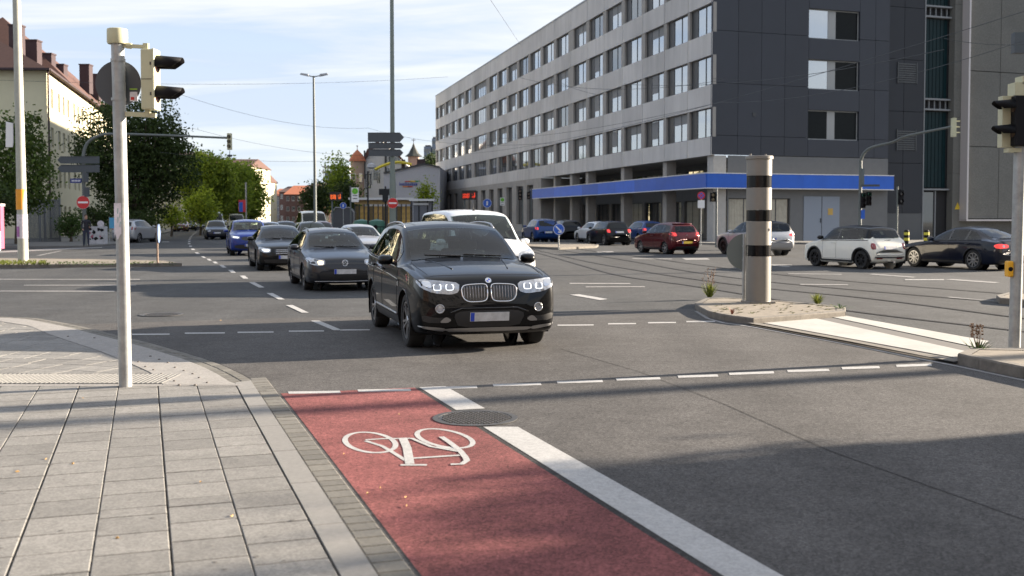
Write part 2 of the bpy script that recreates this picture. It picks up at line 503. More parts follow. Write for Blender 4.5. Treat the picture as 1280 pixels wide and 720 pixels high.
# ---- pavement in the near left corner -------------------------------
PZ = 0.03
E = [(-150, 396), (0, 397.5), (45, 399), (75, 404), (110, 411), (147, 420.5), (188, 430.5), (225, 441), (255, 450), (282, 460), (303, 470), (322, 481), (338, 493)]
Eg = [G(*p) for p in E]
vrow = G(0, 486).y                         # far end of the slab field
uE = lambda v: UV(0, v)
def cross_y(v, y):                         # point of street line v with world y
    u = (y - V2.y * v) / U2.y; return UV(u, v)
base = [UV(-8, vC1)] + [cross_y(vC1, 9.5)] + [p for p in reversed(Eg)] + [Vector((-30, 24, 0)), Vector((-30, -8, 0))]
struct(MB().prism([(p.x, p.y) for p in base], -0.05, 0.008).build("pavement_base", M_joint))

def clip_half(poly, n, d):
    out = []
    for i in range(len(poly)):
        a, b = poly[i], poly[(i + 1) % len(poly)]
        da, db = a.dot(n) - d, b.dot(n) - d
        if da <= 0: out.append(a)
        if (da < 0) != (db < 0) and abs(da - db) > 1e-9: out.append(a + (b - a) * (da / (da - db)))
    return out
def slab(mb, poly, z, bev=0.004, mi=0):
    poly = [p for i, p in enumerate(poly) if (p - poly[i - 1]).length > 0.004]
    if len(poly) < 3: return
    A = sum(poly[i].x * poly[(i + 1) % len(poly)].y - poly[(i + 1) % len(poly)].x * poly[i].y for i in range(len(poly)))
    if abs(A) < 0.004: return
    if A < 0: poly = poly[::-1]
    c = sum(poly, Vector((0, 0))) / len(poly); n = len(poly)
    rad = max((p - c).length for p in poly)
    inn = [c + (p - c) * (1 - bev * 1.6 / rad) for p in poly]
    dz = [rnd.uniform(-.0012, .0012)] * n
    vs = [(p.x, p.y, z + dz[0]) for p in inn] + [(p.x, p.y, z - bev + dz[0]) for p in poly] + [(p.x, p.y, 0.0) for p in poly]
    fs = [tuple(range(n))] + [(i, i + n, (i + 1) % n + n, (i + 1) % n) for i in range(n)] + [(i + n, i + 2 * n, (i + 1) % n + 2 * n, (i + 1) % n + n) for i in range(n)]
    mb.add(vs, fs, mi)
sl = MB(); W = 0.378; Lr = 0.362; gap = 0.007; rgap = 0.014
nrow = Vector((0, 1))
for c in range(26):
    v1 = vK0 - 0.012 - c * W; v0 = v1 - W + gap + (0.004 if c % 2 else 0)
    off = rnd.uniform(-.05, .05) + (Lr / 2 if c % 2 else 0)
    u = -2.0 + off
    while u < 20:
        L_ = Lr * (0.5 if rnd.random() < 0.05 else 1)
        q = [UV(u, v0).xy, UV(u, v1).xy, UV(u + L_ - rgap, v1).xy, UV(u + L_ - rgap, v0).xy]
        q = clip_half(q, nrow, vrow)
        if len(q) > 2 and q[0].x > -14: slab(sl, q, PZ)
        u += L_
struct(sl.build("paving_slabs", M_slab, fix=False))
# far curved field of pavers: rows fan round the corner
reg = [G(-160, 400), G(0, 400.5), G(40, 403), G(75, 411), (G(40, 416)), G(120, 440), G(175, 464), G(200, 471), G(-160, 471)]
inner = [G(-160, 404), G(0, 404), G(38, 410), G(60, 420), G(95, 432), G(120, 440), G(150, 452), G(175, 463), G(190, 470)]
sl = MB()
cen = G(-420, 560)
cuts = []
for a, b in zip(inner, inner[1:]):
    n = Vector((-(b - a).y, (b - a).x)); n.normalize()
    if n.dot(Vector((cen.x - a.x, cen.y - a.y))) > 0: n = -n
    cuts.append((n, n.dot(a.xy)))
ytac = G(0, 470.5).y
cuts.append((Vector((0, -1)), -ytac))
rad0 = (G(-160, 404) - cen).length
for r_i in range(60):
    r0 = 1.2 + r_i * 0.378; r1 = r0 + 0.37
    dth = 0.42 / r1; th = rnd.uniform(0, dth)
    while th < math.pi:
        q = [Vector((cen.x + r * math.cos(a), cen.y + r * math.sin(a))) for r, a in ((r0, th), (r1, th), (r1, th + dth * .98), (r0, th + dth * .98))]
        th += dth
        if min(p.y for p in q) > 20 or max(p.y for p in q) < ytac or max(p.x for p in q) < -14: continue
        for n, d in cuts:
            q = clip_half(q, n, d + (.45 if n.y > -.99 else 0))
            if len(q) < 3: break
        if len(q) >= 3: slab(sl, q, PZ)
struct(sl.build("curved_paving", M_slab, fix=False))
# light concrete apron along the curve
outer_in = []
for i, p in enumerate(Eg):
    d = (Eg[min(i + 1, len(Eg) - 1)] - Eg[max(i - 1, 0)]).normalized(); n = Vector((d.y, -d.x, 0))
    if n.dot(Vector((-1, -0.6, 0))) < 0: n = -n
    outer_in.append(p + n * 0.26)
ap_in = [G(-160, 404), G(0, 404), G(38, 410), G(60, 420), G(95, 432), G(120, 440), G(150, 452), G(175, 463), G(190, 470), G(200, 478), G(204, 485)]
far_strip = MB()
def strip2(mb, A, B, z, n=40):
    def samp(P, t):
        L = [0]
        for a, b in zip(P, P[1:]): L.append(L[-1] + (b - a).length)
        s = t * L[-1]
        return along([Vector(p) for p in P], s)
    for i in range(n):
        t0, t1 = i / n, (i + 1) / n
        q = [samp(A, t0), samp(A, t1), samp(B, t1), samp(B, t0)]
        mb.sheet([(p.x, p.y) for p in q], z)
    return mb
ap_out = outer_in[:-1] + [G(300, 485.5)]
struct(strip2(MB(), ap_in, ap_out, PZ + .004).build("concrete_apron", M_light_conc))
struct(MB().sheet([Vector((-14, G(0, 486.2).y)), G(306, 486.2).xy, G(302, 484.0).xy, Vector((-14, G(0, 484.0).y))], PZ + .0015).build("light_paving_line", M_light_conc))
# tactile ribbed row
tb = MB()
y0, y1 = G(0, 483.6).y, G(0, 471.2).y
x = -13.8
xe = G(203, 478).x
while x < xe:
    for dx, hgt in ((0, 0), ):
        tb.box((x + .15, (y0 + y1) / 2, PZ - .012), (.296, y1 - y0 - .006, .03))
    for k in range(6):
        tb.bar((x + .025 + k * .05, y0 + .02, PZ + .005), (x + .025 + k * .05, y1 - .02, PZ + .005), .024, .010)
    x += .30
struct(tb.build("tactile_paving", mat("tactile_paving_mat", (.17, .168, .162), .85, var=.12, scale=12, grain=.12)))
# raised bumps on the apron
bm_ = MB()
for px_, py_ in [(188, 446), (199, 450), (173, 453), (210, 454), (182, 459), (219, 460), (192, 463), (230, 464), (202, 468), (241, 468), (249, 473), (208, 474), (218, 477), (259, 479), (224, 482), (118, 423), (85, 421), (244, 482)]:
    p = G(px_, py_, PZ); bm_.lathe([(0, .012), (.012, .011), (.018, .0)], 8, (p.x, p.y, PZ + .004))
struct(bm_.build("paving_studs", mat("stud_dark", (0.10, 0.09, 0.08), 0.7)))
# kerb slabs
kb = MB(); u = -3.0
uend = (vrow - V2.y * vK0) / U2.y
while u < uend + .3:
    q = [UV(u, vK0).xy, UV(u, vK1).xy, UV(min(u + .992, uend + .34), vK1).xy, UV(min(u + .992, uend + .25), vK0).xy]
    q = clip_half(q, nrow, vrow - .004) if False else q
    slab(kb, q, PZ + .002, .006); u += 1.0
struct(kb.build("kerb", M_kerb, fix=False))
# cobble gutter: straight along the street then round the corner
cb = MB(); u = -3.0
while u < uend + .45:
    L_ = rnd.uniform(.13, .19); vv = vK1 + .006
    for w_ in (.222,):
        q = [UV(u, vv).xy, UV(u, vC1 - .004).xy, UV(u + L_ - .010, vC1 - .004).xy, UV(u + L_ - .010, vv).xy]
        slab(cb, q, 0.022, .008)
    u += L_
curve = list(reversed(Eg))
tot = sum((b - a).length for a, b in zip(curve, curve[1:])); s = .1
while s < tot - .2:
    L_ = rnd.uniform(.14, .2)
    a, b = along(curve, s), along(curve, s + L_ - .012)
    d = (b - a).normalized(); n = Vector((d.y, -d.x, 0))
    if n.dot(Vector((-1, -0.6, 0))) < 0: n = -n
    for k in range(2):
        slab(cb, [(a + n * (.01 + k * .125)).xy, (b + n * (.01 + k * .125)).xy, (b + n * (.127 + k * .125)).xy, (a + n * (.127 + k * .125)).xy], 0.024, .008)
    s += L_
struct(cb.build("cobble_gutter", M_cobble, fix=False))
tr = trace(list(Eg), 0.05, 0.012)
struct(tr.build("gutter_seam", M_asph3))

# manholes -------------------------------------------------------------
def manhole(px, py, rad, label, cat_mat):
    p = G(px, py)
    t = thing("manhole_cover", label, "manhole cover", (p.x, p.y, 0.004))
    MB().lathe([(rad, 0), (rad, .004), (rad * .86, .004), (rad * .86, -.004)], 48).build("ring", M_iron, t)
    mb = MB().lathe([(rad * .85, -.004), (rad * .85, .001), (0.001, .001)], 48)
    k = 0
    n = int(rad * .8 / .045)
    for i in range(-n, n + 1):
        for j in range(-n, n + 1):
            x, y = i * .045 + (.022 if j % 2 else 0), j * .042
            if math.hypot(x, y) < rad * .8: mb.box((x, y, .004), (.026, .026, .008), .6)
    mb.build("cover", M_iron2, t)
    return t
M_iron = mat("cast_iron", (0.07, 0.068, 0.065), 0.55, metal=0.5, var=0.3, scale=20)
M_iron2 = mat("worn_iron", (0.09, 0.085, 0.08), 0.42, metal=0.6, var=0.4, scale=25)
#MH1
manhole(594, 523, .37, "round studded iron manhole cover between red cycle lane and white line", 0)
manhole(202, 393.5, .38, "worn manhole cover in the grey road beyond the left pavement corner", 0)

# tram rails -------------------------------------------------------------
def smooth_line(pts, n=8):
    P = [G(*p) for p in pts]; out = []
    for i in range(len(P) - 1):
        p0, p1, p2, p3 = P[max(i - 1, 0)], P[i], P[i + 1], P[min(i + 2, len(P) - 1)]
        for k in range(n):
            t = k / n
            out.append(0.5 * ((2 * p1) + (p2 - p0) * t + (2 * p0 - 5 * p1 + 4 * p2 - p3) * t * t + (3 * p1 - p0 - 3 * p2 + p3) * t ** 3))
    return out + [P[-1]]
rails = [[(620, 303), (660, 313), (690, 321), (735, 334), (777, 345), (855, 356), (900, 363), (1057, 388), (1280, 414.5), (1500, 441)],
         [(625, 301.5), (690, 317), (742, 328.5), (800, 338.5), (860, 348), (958, 360.5), (1090, 373.6), (1280, 398), (1500, 426)],
         [(640, 303.5), (700, 312.5), (780, 325), (860, 339), (958, 352), (1122, 367), (1280, 380), (1500, 398)],
         [(650, 302), (720, 311), (800, 321), (880, 332), (1000, 346), (1140, 358), (1280, 369), (1500, 386)]]
for r_ in rails:
    L_ = smooth_line(r_)
    struct(trace(L_, .11, .0052).build("tram_rail_groove", M_asph3))
    mb = trace([p + Vector((.0, .075, 0)) for p in L_], .045, .0075)
    struct(mb.build("tram_rail", M_steel_rail))

# raised refuge islands ---------------------------------------------------
def island(name, pix, z, kerbw=.15, extra=None):
    P = [G(x, y, 0).xy for x, y in pix]
    c = sum(P, Vector((0, 0))) / len(P)
    inn = [p + (c - p).normalized() * kerbw for p in P]
    mb = MB(); n = len(P)
    A = sum(P[i].x * P[(i + 1) % n].y - P[(i + 1) % n].x * P[i].y for i in range(n))
    if A < 0: P = P[::-1]; inn = inn[::-1]
    for i in range(n):
        j = (i + 1) % n; a, b, ai, bi = P[i], P[j], inn[i], inn[j]
        m = max(1, int((b - a).length / 1.0))
        for k in range(m):
            t0, t1 = k / m, (k + 1) / m - (.006 / max((b - a).length, .1))
            q = [a.lerp(b, t0), a.lerp(b, t1), ai.lerp(bi, t1), ai.lerp(bi, t0)]
            o = [(p.x, p.y, z) for p in q] + [(p.x, p.y, z - .02) for p in (q[0] + (q[0] - c).normalized() * .012, q[1] + (q[1] - c).normalized() * .012)] + [(p.x, p.y, -.02) for p in (q[0] + (q[0] - c).normalized() * .012, q[1] + (q[1] - c).normalized() * .012)]
            mb.add(o, [(0, 1, 2, 3), (0, 4, 5, 1), (4, 6, 7, 5)])
    struct(mb.build(name + "_kerb", M_kerb_old, fix=False))
    struct(MB().prism([tuple(p) for p in inn], -.02, z - .006).build(name + "_surface", M_island))
island("refuge_island", [(869, 385.5), (874, 390), (885, 396), (905, 401), (942, 406), (1056, 396.5), (1056, 391), (1010, 386), (960, 381.5), (905, 378.5), (882, 379.5)], .11)
island("right_island", [(1198, 455), (1225, 461.5), (1280, 473), (1420, 503), (1420, 470), (1330, 450), (1215, 448)], .13)
island("far_left_island", [(227, 333), (150, 333.6), (0, 335.4), (-160, 337.5), (-160, 327), (0, 326), (120, 327.5), (205, 329.5)], .12)
island("far_right_island", [(1246, 376), (1262, 372), (1400, 383), (1400, 392), (1250, 379.5)], .12)
island("corner_island", [(650, 309.5), (700, 312), (745, 310), (748, 308), (720, 305.5), (640, 304)], .11)
# pedestrian crossing between the islands
struct(MB().sheet([G(940, 405.5), G(1056, 397), G(1240, 432), G(1200, 453)], .012).build("crossing_base", mat("crossing_base", (0.12, 0.113, 0.105), .85, var=.15, scale=6)))
cr = MB()
quad(cr, [(946, 403.5), (1012, 397.6), (1206, 440.5), (1194, 448.8)], .02)
quad(cr, [(1035, 396.5), (1056, 395.8), (1236, 428), (1222, 436)], .02)
struct(cr.build("crossing_stripes", mat("crossing_paint", (0.37, 0.36, 0.335), .8, var=.12, scale=10, var2=.1, scale2=1.2)))
struct(trace([G(938, 405.6), G(1060, 428), G(1198, 455)], .16, .035).build("dropped_kerb", M_kerb_old))
struct(trace([G(870, 389), G(885, 398.5), G(905, 404), G(938, 408.5), G(1060, 431), G(1198, 458.5), G(1290, 478)], .07, .005).build("edge_line", M_paint_old))
# far pavements
struct(MB().prism([tuple(G(*p).xy) for p in [(-300, 300), (0, 295), (120, 291), (200, 286), (250, 281), (262, 281.8), (230, 286.5), (205, 292), (175, 300.5), (145, 306.5), (110, 309), (-300, 313)]], -.01, .10).build("far_left_pavement", M_walk_far))
struct(MB().prism([tuple(G(*p).xy) for p in [(560, 288), (690, 301), (800, 303.5), (900, 306), (1000, 305), (1300, 312), (1500, 318), (1500, 300), (900, 297), (600, 286)]], -.01, .10).build("building_pavement", M_walk_far))
struct(MB().prism([tuple(G(*p).xy) for p in [(-800, 296), (300, 280), (300, 279), (-800, 290)]], -.015, .06).build("verge", mat("verge_grass", (.05, .075, .025), .9, var=.3, scale=2)))
# a long narrow tar repair in the near lane
struct(trace([G(700, 436), G(800, 465), G(905, 505), G(1040, 565), G(1280, 650)], .010, .0035).build("tar_crack", M_asph3))
gum = MB()
for i in range(45):
    px_, py_ = rnd.uniform(0, 400), rnd.uniform(500, 718)
    if px_ > 304 + (py_ - 500) * .50: continue
    p = G(px_, py_, PZ); r_ = rnd.uniform(.006, .016)
    gum.add([(p.x + r_ * rnd.uniform(.7, 1.2) * math.cos(k), p.y + r_ * rnd.uniform(.7, 1.2) * math.sin(k), PZ + .0022) for k in [j * .785 for j in range(8)]], [tuple(range(8))])
struct(gum.build("pavement_stains", mat("gum_spots", (.11, .105, .097), .9), fix=False))
# small dry leaves and a stub of litter
M_leaf = mat("dry_leaf", (0.42, 0.26, 0.10), .8, island=.35)
lf = MB()
for px_, py_, s_ in [(22, 590, .035), (57, 574, .03), (91, 580, .03), (147, 673, .03), (290, 645, .03), (251, 603, .02), (460, 617, .03), (499, 518, .02), (430, 568, .018), (355, 696, .02), (507, 622, .02), (508, 632, .02), (104, 498, .02), (276, 400.6, .04), (475, 610, .02), (380, 665, .02)]:
    z_ = PZ if px_ < 340 and py_ > 405 else .009
    p = G(px_, py_, z_)
    a = rnd.uniform(0, 6)
    v_ = []
    for k, (rr, zz) in enumerate(((1, .006), (.55, .002), (.4, .012), (.9, .003), (.5, .001), (.45, .01))):
        v_.append((p.x + s_ * rr * math.cos(a + k * 1.05) * .5, p.y + s_ * rr * math.sin(a + k * 1.05), z_ + zz))
    lf.add(v_, [tuple(range(6))])
tag(lf.build("fallen_leaves", M_leaf, fix=False), kind="stuff", label="dry fallen leaves scattered on paving and cycle lane", cat="leaves")
# ================================================================== BUILDINGS
M_conc = mat("facade_concrete", (0.50, 0.485, 0.47), 0.85, island=.07, var=0.16, scale=1.3, var2=0.14, scale2=0.16, bump=0.15, bscale=30, streak=True)
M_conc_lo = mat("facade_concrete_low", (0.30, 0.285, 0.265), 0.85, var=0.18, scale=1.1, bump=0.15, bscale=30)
M_darkgap = mat("dark_gap", (0.02, 0.02, 0.022), 0.9)
M_winframe = mat("window_frame_grey", (0.04, 0.043, 0.047), 0.5)
M_winpanel = mat("window_side_panel", (0.10, 0.105, 0.11), 0.6)
M_glass = mat("window_glass", (0.02, 0.024, 0.028), 0.03, spec=1.0, coat=1.0, var=0.0)
M_glass_dk = mat("dark_window_glass", (0.006, 0.008, 0.009), 0.1, spec=.12, var=.3)
M_blind = mat("grey_blind", (.20, .205, .21), .7)
M_mirror2 = mat("tinted_reflective_glass", (0.20, 0.22, 0.24), 0.05, metal=0.85)
M_mirror = mat("reflective_glass", (0.50, 0.53, 0.56), 0.05, metal=0.85)
M_slate = mat("slate_cladding", (0.026, 0.031, 0.043), 0.6, var=0.08, scale=0.7, island=0.09)
M_slate2 = mat("slate_cladding_dark", (0.010, 0.013, 0.020), 0.6, var=0.08, scale=0.7, island=0.08)
M_blue = mat("blue_fascia", (0.008, 0.10, 0.52), 0.45, island=0.22, var=0.10, scale=1.2)
M_whitetrim = mat("white_trim", (0.62, 0.62, 0.62), 0.6)
M_curtain = mat("curtain", (0.38, 0.36, 0.30), 0.9, var=0.2, scale=3)
M_rough = mat("washed_concrete", (0.13, 0.13, 0.121), 0.95, var=0.30, scale=14, bump=0.5, bscale=25, var2=.1, scale2=.4)
M_green_glass = mat("dark_green_glass", (0.005, 0.020, 0.024), 0.3, spec=.15, var=0.2, scale=2)
M_cream = mat("cream_render", (0.58, 0.54, 0.38), 0.9, var=0.06, scale=0.5)
M_cream_sh = M_cream
M_tile = mat("roof_tiles", (0.078, 0.037, 0.028), 0.85, var=0.22, scale=5, bump=0.3, bscale=6)
M_tile_or = mat("orange_roof_tiles", (0.40, 0.13, 0.06), 0.85, var=0.2, scale=3)
M_chim = mat("chimney_brick", (0.05, 0.034, 0.038), 0.9, var=0.2, scale=6)
M_zinc = mat("zinc_pipe", (0.30, 0.30, 0.30), 0.45, metal=0.6)
M_wframe = mat("white_window_frame", (0.55, 0.53, 0.48), 0.6)

def cells(w, h, holes):
    xs = sorted({0, w, *[v for q in holes for v in q[:2]]}); zs = sorted({0, h, *[v for q in holes for v in q[2:4]]})
    for i in range(len(xs) - 1):
        j0 = None
        for j in range(len(zs) - 1):
            xm, zm = (xs[i] + xs[i + 1]) / 2, (zs[j] + zs[j + 1]) / 2
            solid = not any(q[0] < xm < q[1] and q[2] < zm < q[3] for q in holes)
            if solid and j0 is None: j0 = j
            if (not solid) and j0 is not None: yield xs[i], xs[i + 1], zs[j0], zs[j]; j0 = None
        if j0 is not None: yield xs[i], xs[i + 1], zs[j0], zs[-1]
def wall_mb(w, z0, z1, wins, rec):
    """wall sheet in the local x-z plane facing -y, with reveals of depth rec"""
    mb = MB()
    hs = [(q[0], q[1], q[2] - z0, q[3] - z0) for q in wins]
    for a, b, c, d in cells(w, z1 - z0, hs):
        mb.add([(a, 0, c + z0), (b, 0, c + z0), (b, 0, d + z0), (a, 0, d + z0)], [(0, 1, 2, 3)])
    for q in wins:
        a, b, c, d = q[:4]
        mb.add([(a, 0, c), (a, rec, c), (a, rec, d), (a, 0, d), (b, 0, c), (b, rec, c), (b, rec, d), (b, 0, d)],
               [(0, 3, 2, 1), (4, 5, 6, 7), (3, 7, 6, 2), (0, 1, 5, 4)])
    return mb
WMESH = {}
def window_obj(root, loc, rz, w, h, style):
    key = (round(w, 2), round(h, 2), style)
    if key not in WMESH:
        f = MB(); g = MB(); t = .06
        def bar(x0, x1, z0, z1, d=.05): f.box(((x0 + x1) / 2, -d / 2, (z0 + z1) / 2), (x1 - x0, d, z1 - z0))
        fm, gm = M_winframe, M_mirror
        if style.startswith('office'):
            x0 = w * .27
            bar(0, w, 0, t); bar(0, w, h - t, h); bar(0, t, t, h - t, .048); bar(w - t, w, t, h - t, .048)
            bar(t, x0, t, h - t, .03)
            n = 2 if w < 4.6 else 4
            for k in range(n + 1):
                xx = x0 + (w - t - x0) * k / n
                if k < n: bar(xx, xx + t, t, h - t, .046)
            g.add([(x0, -.012, t), (w - t, -.012, t), (w - t, -.012, h - t), (x0, -.012, h - t)], [(0, 1, 2, 3)])
            if style == 'office_blind': g.box(((x0 + w - t) / 2, -.018, h * .80), (w - t - x0, .008, h * .34), mi=1)
            if style == 'office_low': g.box((x0 + (w - t - x0) * .25, -.018, h * .62), ((w - t - x0) * .5, .008, h * .66), mi=1)
            gm = [M_mirror2 if style == 'office_dark' else M_mirror, M_blind]
        elif style == 'side':
            fm = M_whitetrim_s
            bar(0, w, 0, t); bar(0, w, h - t, h); bar(0, t, t, h - t, .048); bar(w - t, w, t, h - t, .048); bar(w * .40, w * .55, t, h - t, .04)
            g.add([(t, -.012, t), (w * .47, -.012, t), (w * .47, -.012, h - t), (t, -.012, h - t)], [(0, 1, 2, 3)])
            g.add([(w * .47, -.012, t), (w - t, -.012, t), (w - t, -.012, h - t), (w * .47, -.012, h - t)], [(0, 1, 2, 3)], 1)
            gm = [M_mirror, M_glass_dk]
        elif style == 'side_dark':
            fm = M_whitetrim_s
            bar(0, w, 0, t); bar(0, w, h - t, h); bar(0, t, t, h - t, .048); bar(w - t, w, t, h - t, .048); bar(w * .40, w * .55, t, h - t, .04)
            g.add([(t, -.012, t), (w - t, -.012, t), (w - t, -.012, h - t), (t, -.012, h - t)], [(0, 1, 2, 3)])
            gm = M_glass_dk
        elif style == 'flat':
            fm = M_wframe; t = .09
            bar(0, w, 0, t); bar(0, w, h - t, h); bar(0, t, t, h - t, .048); bar(w - t, w, t, h - t, .048); bar(w / 2 - .04, w / 2 + .04, t, h - t, .04)
            g.add([(t, -.012, t), (w - t, -.012, t), (w - t, -.012, h - t), (t, -.012, h - t)], [(0, 1, 2, 3)])
            gm = M_glass
        elif style == 'shop':
            fm = M_winframe
            bar(0, w, 0, t); bar(0, w, h - t, h); bar(0, t, t, h - t, .048); bar(w - t, w, t, h - t, .048)
            n = max(1, round(w / 1.5))
            for k in range(1, n): bar(w * k / n - .03, w * k / n + .03, t, h - t, .044)
            g.add([(t, -.012, t), (w - t, -.012, t), (w - t, -.012, h - t), (t, -.012, h - t)], [(0, 1, 2, 3)])
            gm = M_glass
        elif style == 'curtain':
            bar(0, w, 0, t); bar(0, w, h - t, h); bar(0, t, t, h - t, .048); bar(w - t, w, t, h - t, .048)
            n = max(1, round(w / 1.3))
            for k in range(1, n): bar(w * k / n - .03, w * k / n + .03, t, h - t, .044)
            k = 0
            while t + k * .12 < w - t - .12:
                a = t + k * .12
                g.add([(a, -.012, t), (a + .06, -.035, t), (a + .06, -.035, h - t), (a, -.012, h - t), (a + .12, -.012, t), (a + .12, -.012, h - t)], [(0, 1, 2, 3), (1, 4, 5, 2)]); k += 1
            gm = M_curtain
        WMESH[key] = (f.mesh("window", fm), g.mesh("pane", gm, fix=False))
    o = bpy.data.objects.new("window", WMESH[key][0]); COL.objects.link(o); o.parent = root; o.location = loc; o.rotation_euler = (0, 0, rz)
    p = bpy.data.objects.new("pane", WMESH[key][1]); COL.objects.link(p); p.parent = o
    return o
M_whitetrim_s = mat("grey_white_frame", (0.30, 0.31, 0.31), 0.6)

def facade(root, org, p0, p1, z0, z1, wins, mw, rec=.25, name="wall", styles='flat'):
    p0 = Vector((p0[0], p0[1], 0)); p1 = Vector((p1[0], p1[1], 0)); d = p1 - p0; a = math.atan2(d.y, d.x)
    loc = p0 - Vector((org[0], org[1], 0))
    wall_mb(d.length, z0, z1, wins, rec).build(name, mw, root, loc=loc, rz=a, fix=False)
    for q in wins:
        st = q[4] if len(q) > 4 else styles
        if st is None: continue
        R2 = Matrix.Rotation(a, 3, 'Z')
        window_obj(root, loc + R2 @ Vector((q[0], rec - .002, q[2])), a, q[1] - q[0], q[3] - q[2], st)
    return a

# ---- the long office building on the right ----------------------------
CR = Vector((13.2, 71.6, 0))                        # street corner
dF = Vector((-0.246, 1.0, 0)).normalized()          # along the street
dS = Vector((0.9426, 0.334, 0)).normalized()        # along the side street
k_t = math.sqrt(1 + .246 ** 2)
LF = 103.9 * k_t
far = CR + dF * LF
office = thing("office_building", "long grey concrete office block with rows of windows and blue fascia band at corner", "building", (CR.x, CR.y, 0))
cent = [1.95, 6.0, 10.3, 14.8, 19.3, 23.9, 28.5, 34.0, 38.9, 43.8, 48.7, 53.6, 58.5, 63.4, 70.9, 78.3, 83.3, 88.2, 93.2, 98.1, 102.0]
halfw = [1.86] + [1.93] * 6 + [2.05] * 7 + [3.7] + [2.0] * 5 + [1.5]
wins = []
for fl in range(4):
    zb = 7.05 + 3.44 * fl
    for c, hw in zip(cent, halfw):
        x = LF - c * k_t
        wins.append((x - hw, x + hw, zb, zb + 1.95, 'office'))
# closed wall facing the street: x runs from the far end to the corner
lo = []
tall = [(x, x + 2.6) for x in (LF - 62, LF - 57.4, LF - 52.8, LF - 48.2)] + [(x, x + 2.4) for x in (LF - 104, LF - 99, LF - 94, LF - 76)]
zl = 5.83
# upper wall as separate spandrel panels and piers with real joints
a_f = math.atan2(-dF.y, -dF.x)
loc_f = far - CR
pan = MB()
bounds = [LF] + [LF - (cent[i] + cent[i + 1]) / 2 * k_t for i in range(len(cent) - 1)] + [0]
bounds[0] = LF
zrows = [(5.83, 7.05)] + [(9.0 + 3.44 * i, 10.49 + 3.44 * i) for i in range(3)] + [(19.32, 21.2)]
g_ = .07
for z0_, z1_ in zrows:
    for b1, b0 in zip(bounds, bounds[1:]):
        pan.box(((b0 + b1) / 2, .10, (z0_ + z1_) / 2), (b1 - b0 - g_, .20, z1_ - z0_ - 0.004))
pan.build("spandrel", M_conc, office, loc=loc_f, rz=a_f)
for fl in range(4):
    zb = 7.05 + 3.44 * fl
    edges = sorted([(LF - c * k_t - hw, LF - c * k_t + hw) for c, hw in zip(cent, halfw)])
    x = 0
    for a, b in edges + [(LF, LF)]:
        if a - x > .05: MB().box((0, 0, 0), (a - x - .004, .24, 1.95)).build("pier", M_conc_lo, office, loc=loc_f + Matrix.Rotation(a_f, 3, 'Z') @ Vector(((x + a) / 2, .16, zb + .975)), rz=a_f)
        x = b
bk_ = MB(); bk_.add([(0, .45, 0), (LF - .3, .45, 0), (LF - .3, .45, 21), (0, .45, 21)], [(0, 1, 2, 3)])
R_f = Matrix.Rotation(a_f, 3, 'Z')
rw_ = random.Random(21)
for q in wins: window_obj(office, loc_f + R_f @ Vector((q[0], .25, q[2])), a_f, q[1] - q[0], q[3] - q[2], rw_.choice(('office', 'office', 'office', 'office_blind', 'office_dark', 'office_low')))
bk2 = MB(); bk2.add([(0, .31, 5.84), (LF - .25, .31, 5.84), (LF - .25, .31, 21), (0, .31, 21)], [(0, 1, 2, 3)])
bk2.build("wall", M_darkgap, office, loc=loc_f, rz=a_f, fix=False)
MB().box((LF / 2, .2, 21.26), (LF, .5, .12)).build("roof_edge", mat("roof_edge_metal", (.33, .34, .35), .5, metal=.3), office, loc=loc_f, rz=a_f)
# ground floor away from the corner: tall windows flush with the facade
LA = LF - 41.5 * k_t
tw = []
x = 1.5
while x < LA - 4:
    if not (LF - 86 * k_t < x < LF - 80 * k_t): tw.append((x, x + 2.7, .9, 5.2, 'shop'))
    x += 4.75
facade(office, CR, far, far + (CR - far).normalized() * LA, 0, 5.826, tw, M_conc_lo, .35, "lower_wall")
# recessed ground floor under the corner with columns and shop windows
dep = 4.5
nin = Vector((-dF.y, dF.x, 0)) * -1            # into the building from the street face
if nin.dot(dS) < 0: nin = -nin
p_in0 = far + (CR - far).normalized() * LA + nin * dep
c_in = CR + dF * dep + dS * dep
sw = [(.6 + i * 4.5, 4.4 + i * 4.5, .4, 3.0, 'curtain' if i in (6, 7, 3) else 'shop') for i in range(8)]
sw += [(.6 + i * 4.5, 4.4 + i * 4.5, 4.0, 5.4, 'curtain' if i % 3 else 'shop') for i in range(8)]
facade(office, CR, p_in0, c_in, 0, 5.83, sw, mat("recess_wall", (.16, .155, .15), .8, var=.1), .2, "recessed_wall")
MB().sheet([tuple((p - CR).xy) for p in (far + (CR - far).normalized() * LA, CR, c_in, p_in0)], 5.825).build("soffit", M_conc_lo, office)
a0 = far + (CR - far).normalized() * LA
MB().box(((a0 - CR).x + nin.x * dep / 2, (a0 - CR).y + nin.y * dep / 2, 2.9), (.3, dep, 5.8), rz=a_f).build("return_wall", M_conc_lo, office)
for tcol, w_ in ((0.55, 1.0), (8.6, .75), (17.6, .75), (26.9, .75), (31.7, .75), (37.5, .6)):
    p = CR + dF * tcol * k_t + nin * .62 - CR
    o = MB().box((0, 0, 2.91), (w_, w_ if w_ < 1 else .9, 5.82)).build("column", M_whitecol if False else (mat("corner_column", (.38, .37, .35), .8, var=.1) if w_ > .9 else M_conc_lo), office, loc=(p.x, p.y, 0), rz=a_f)
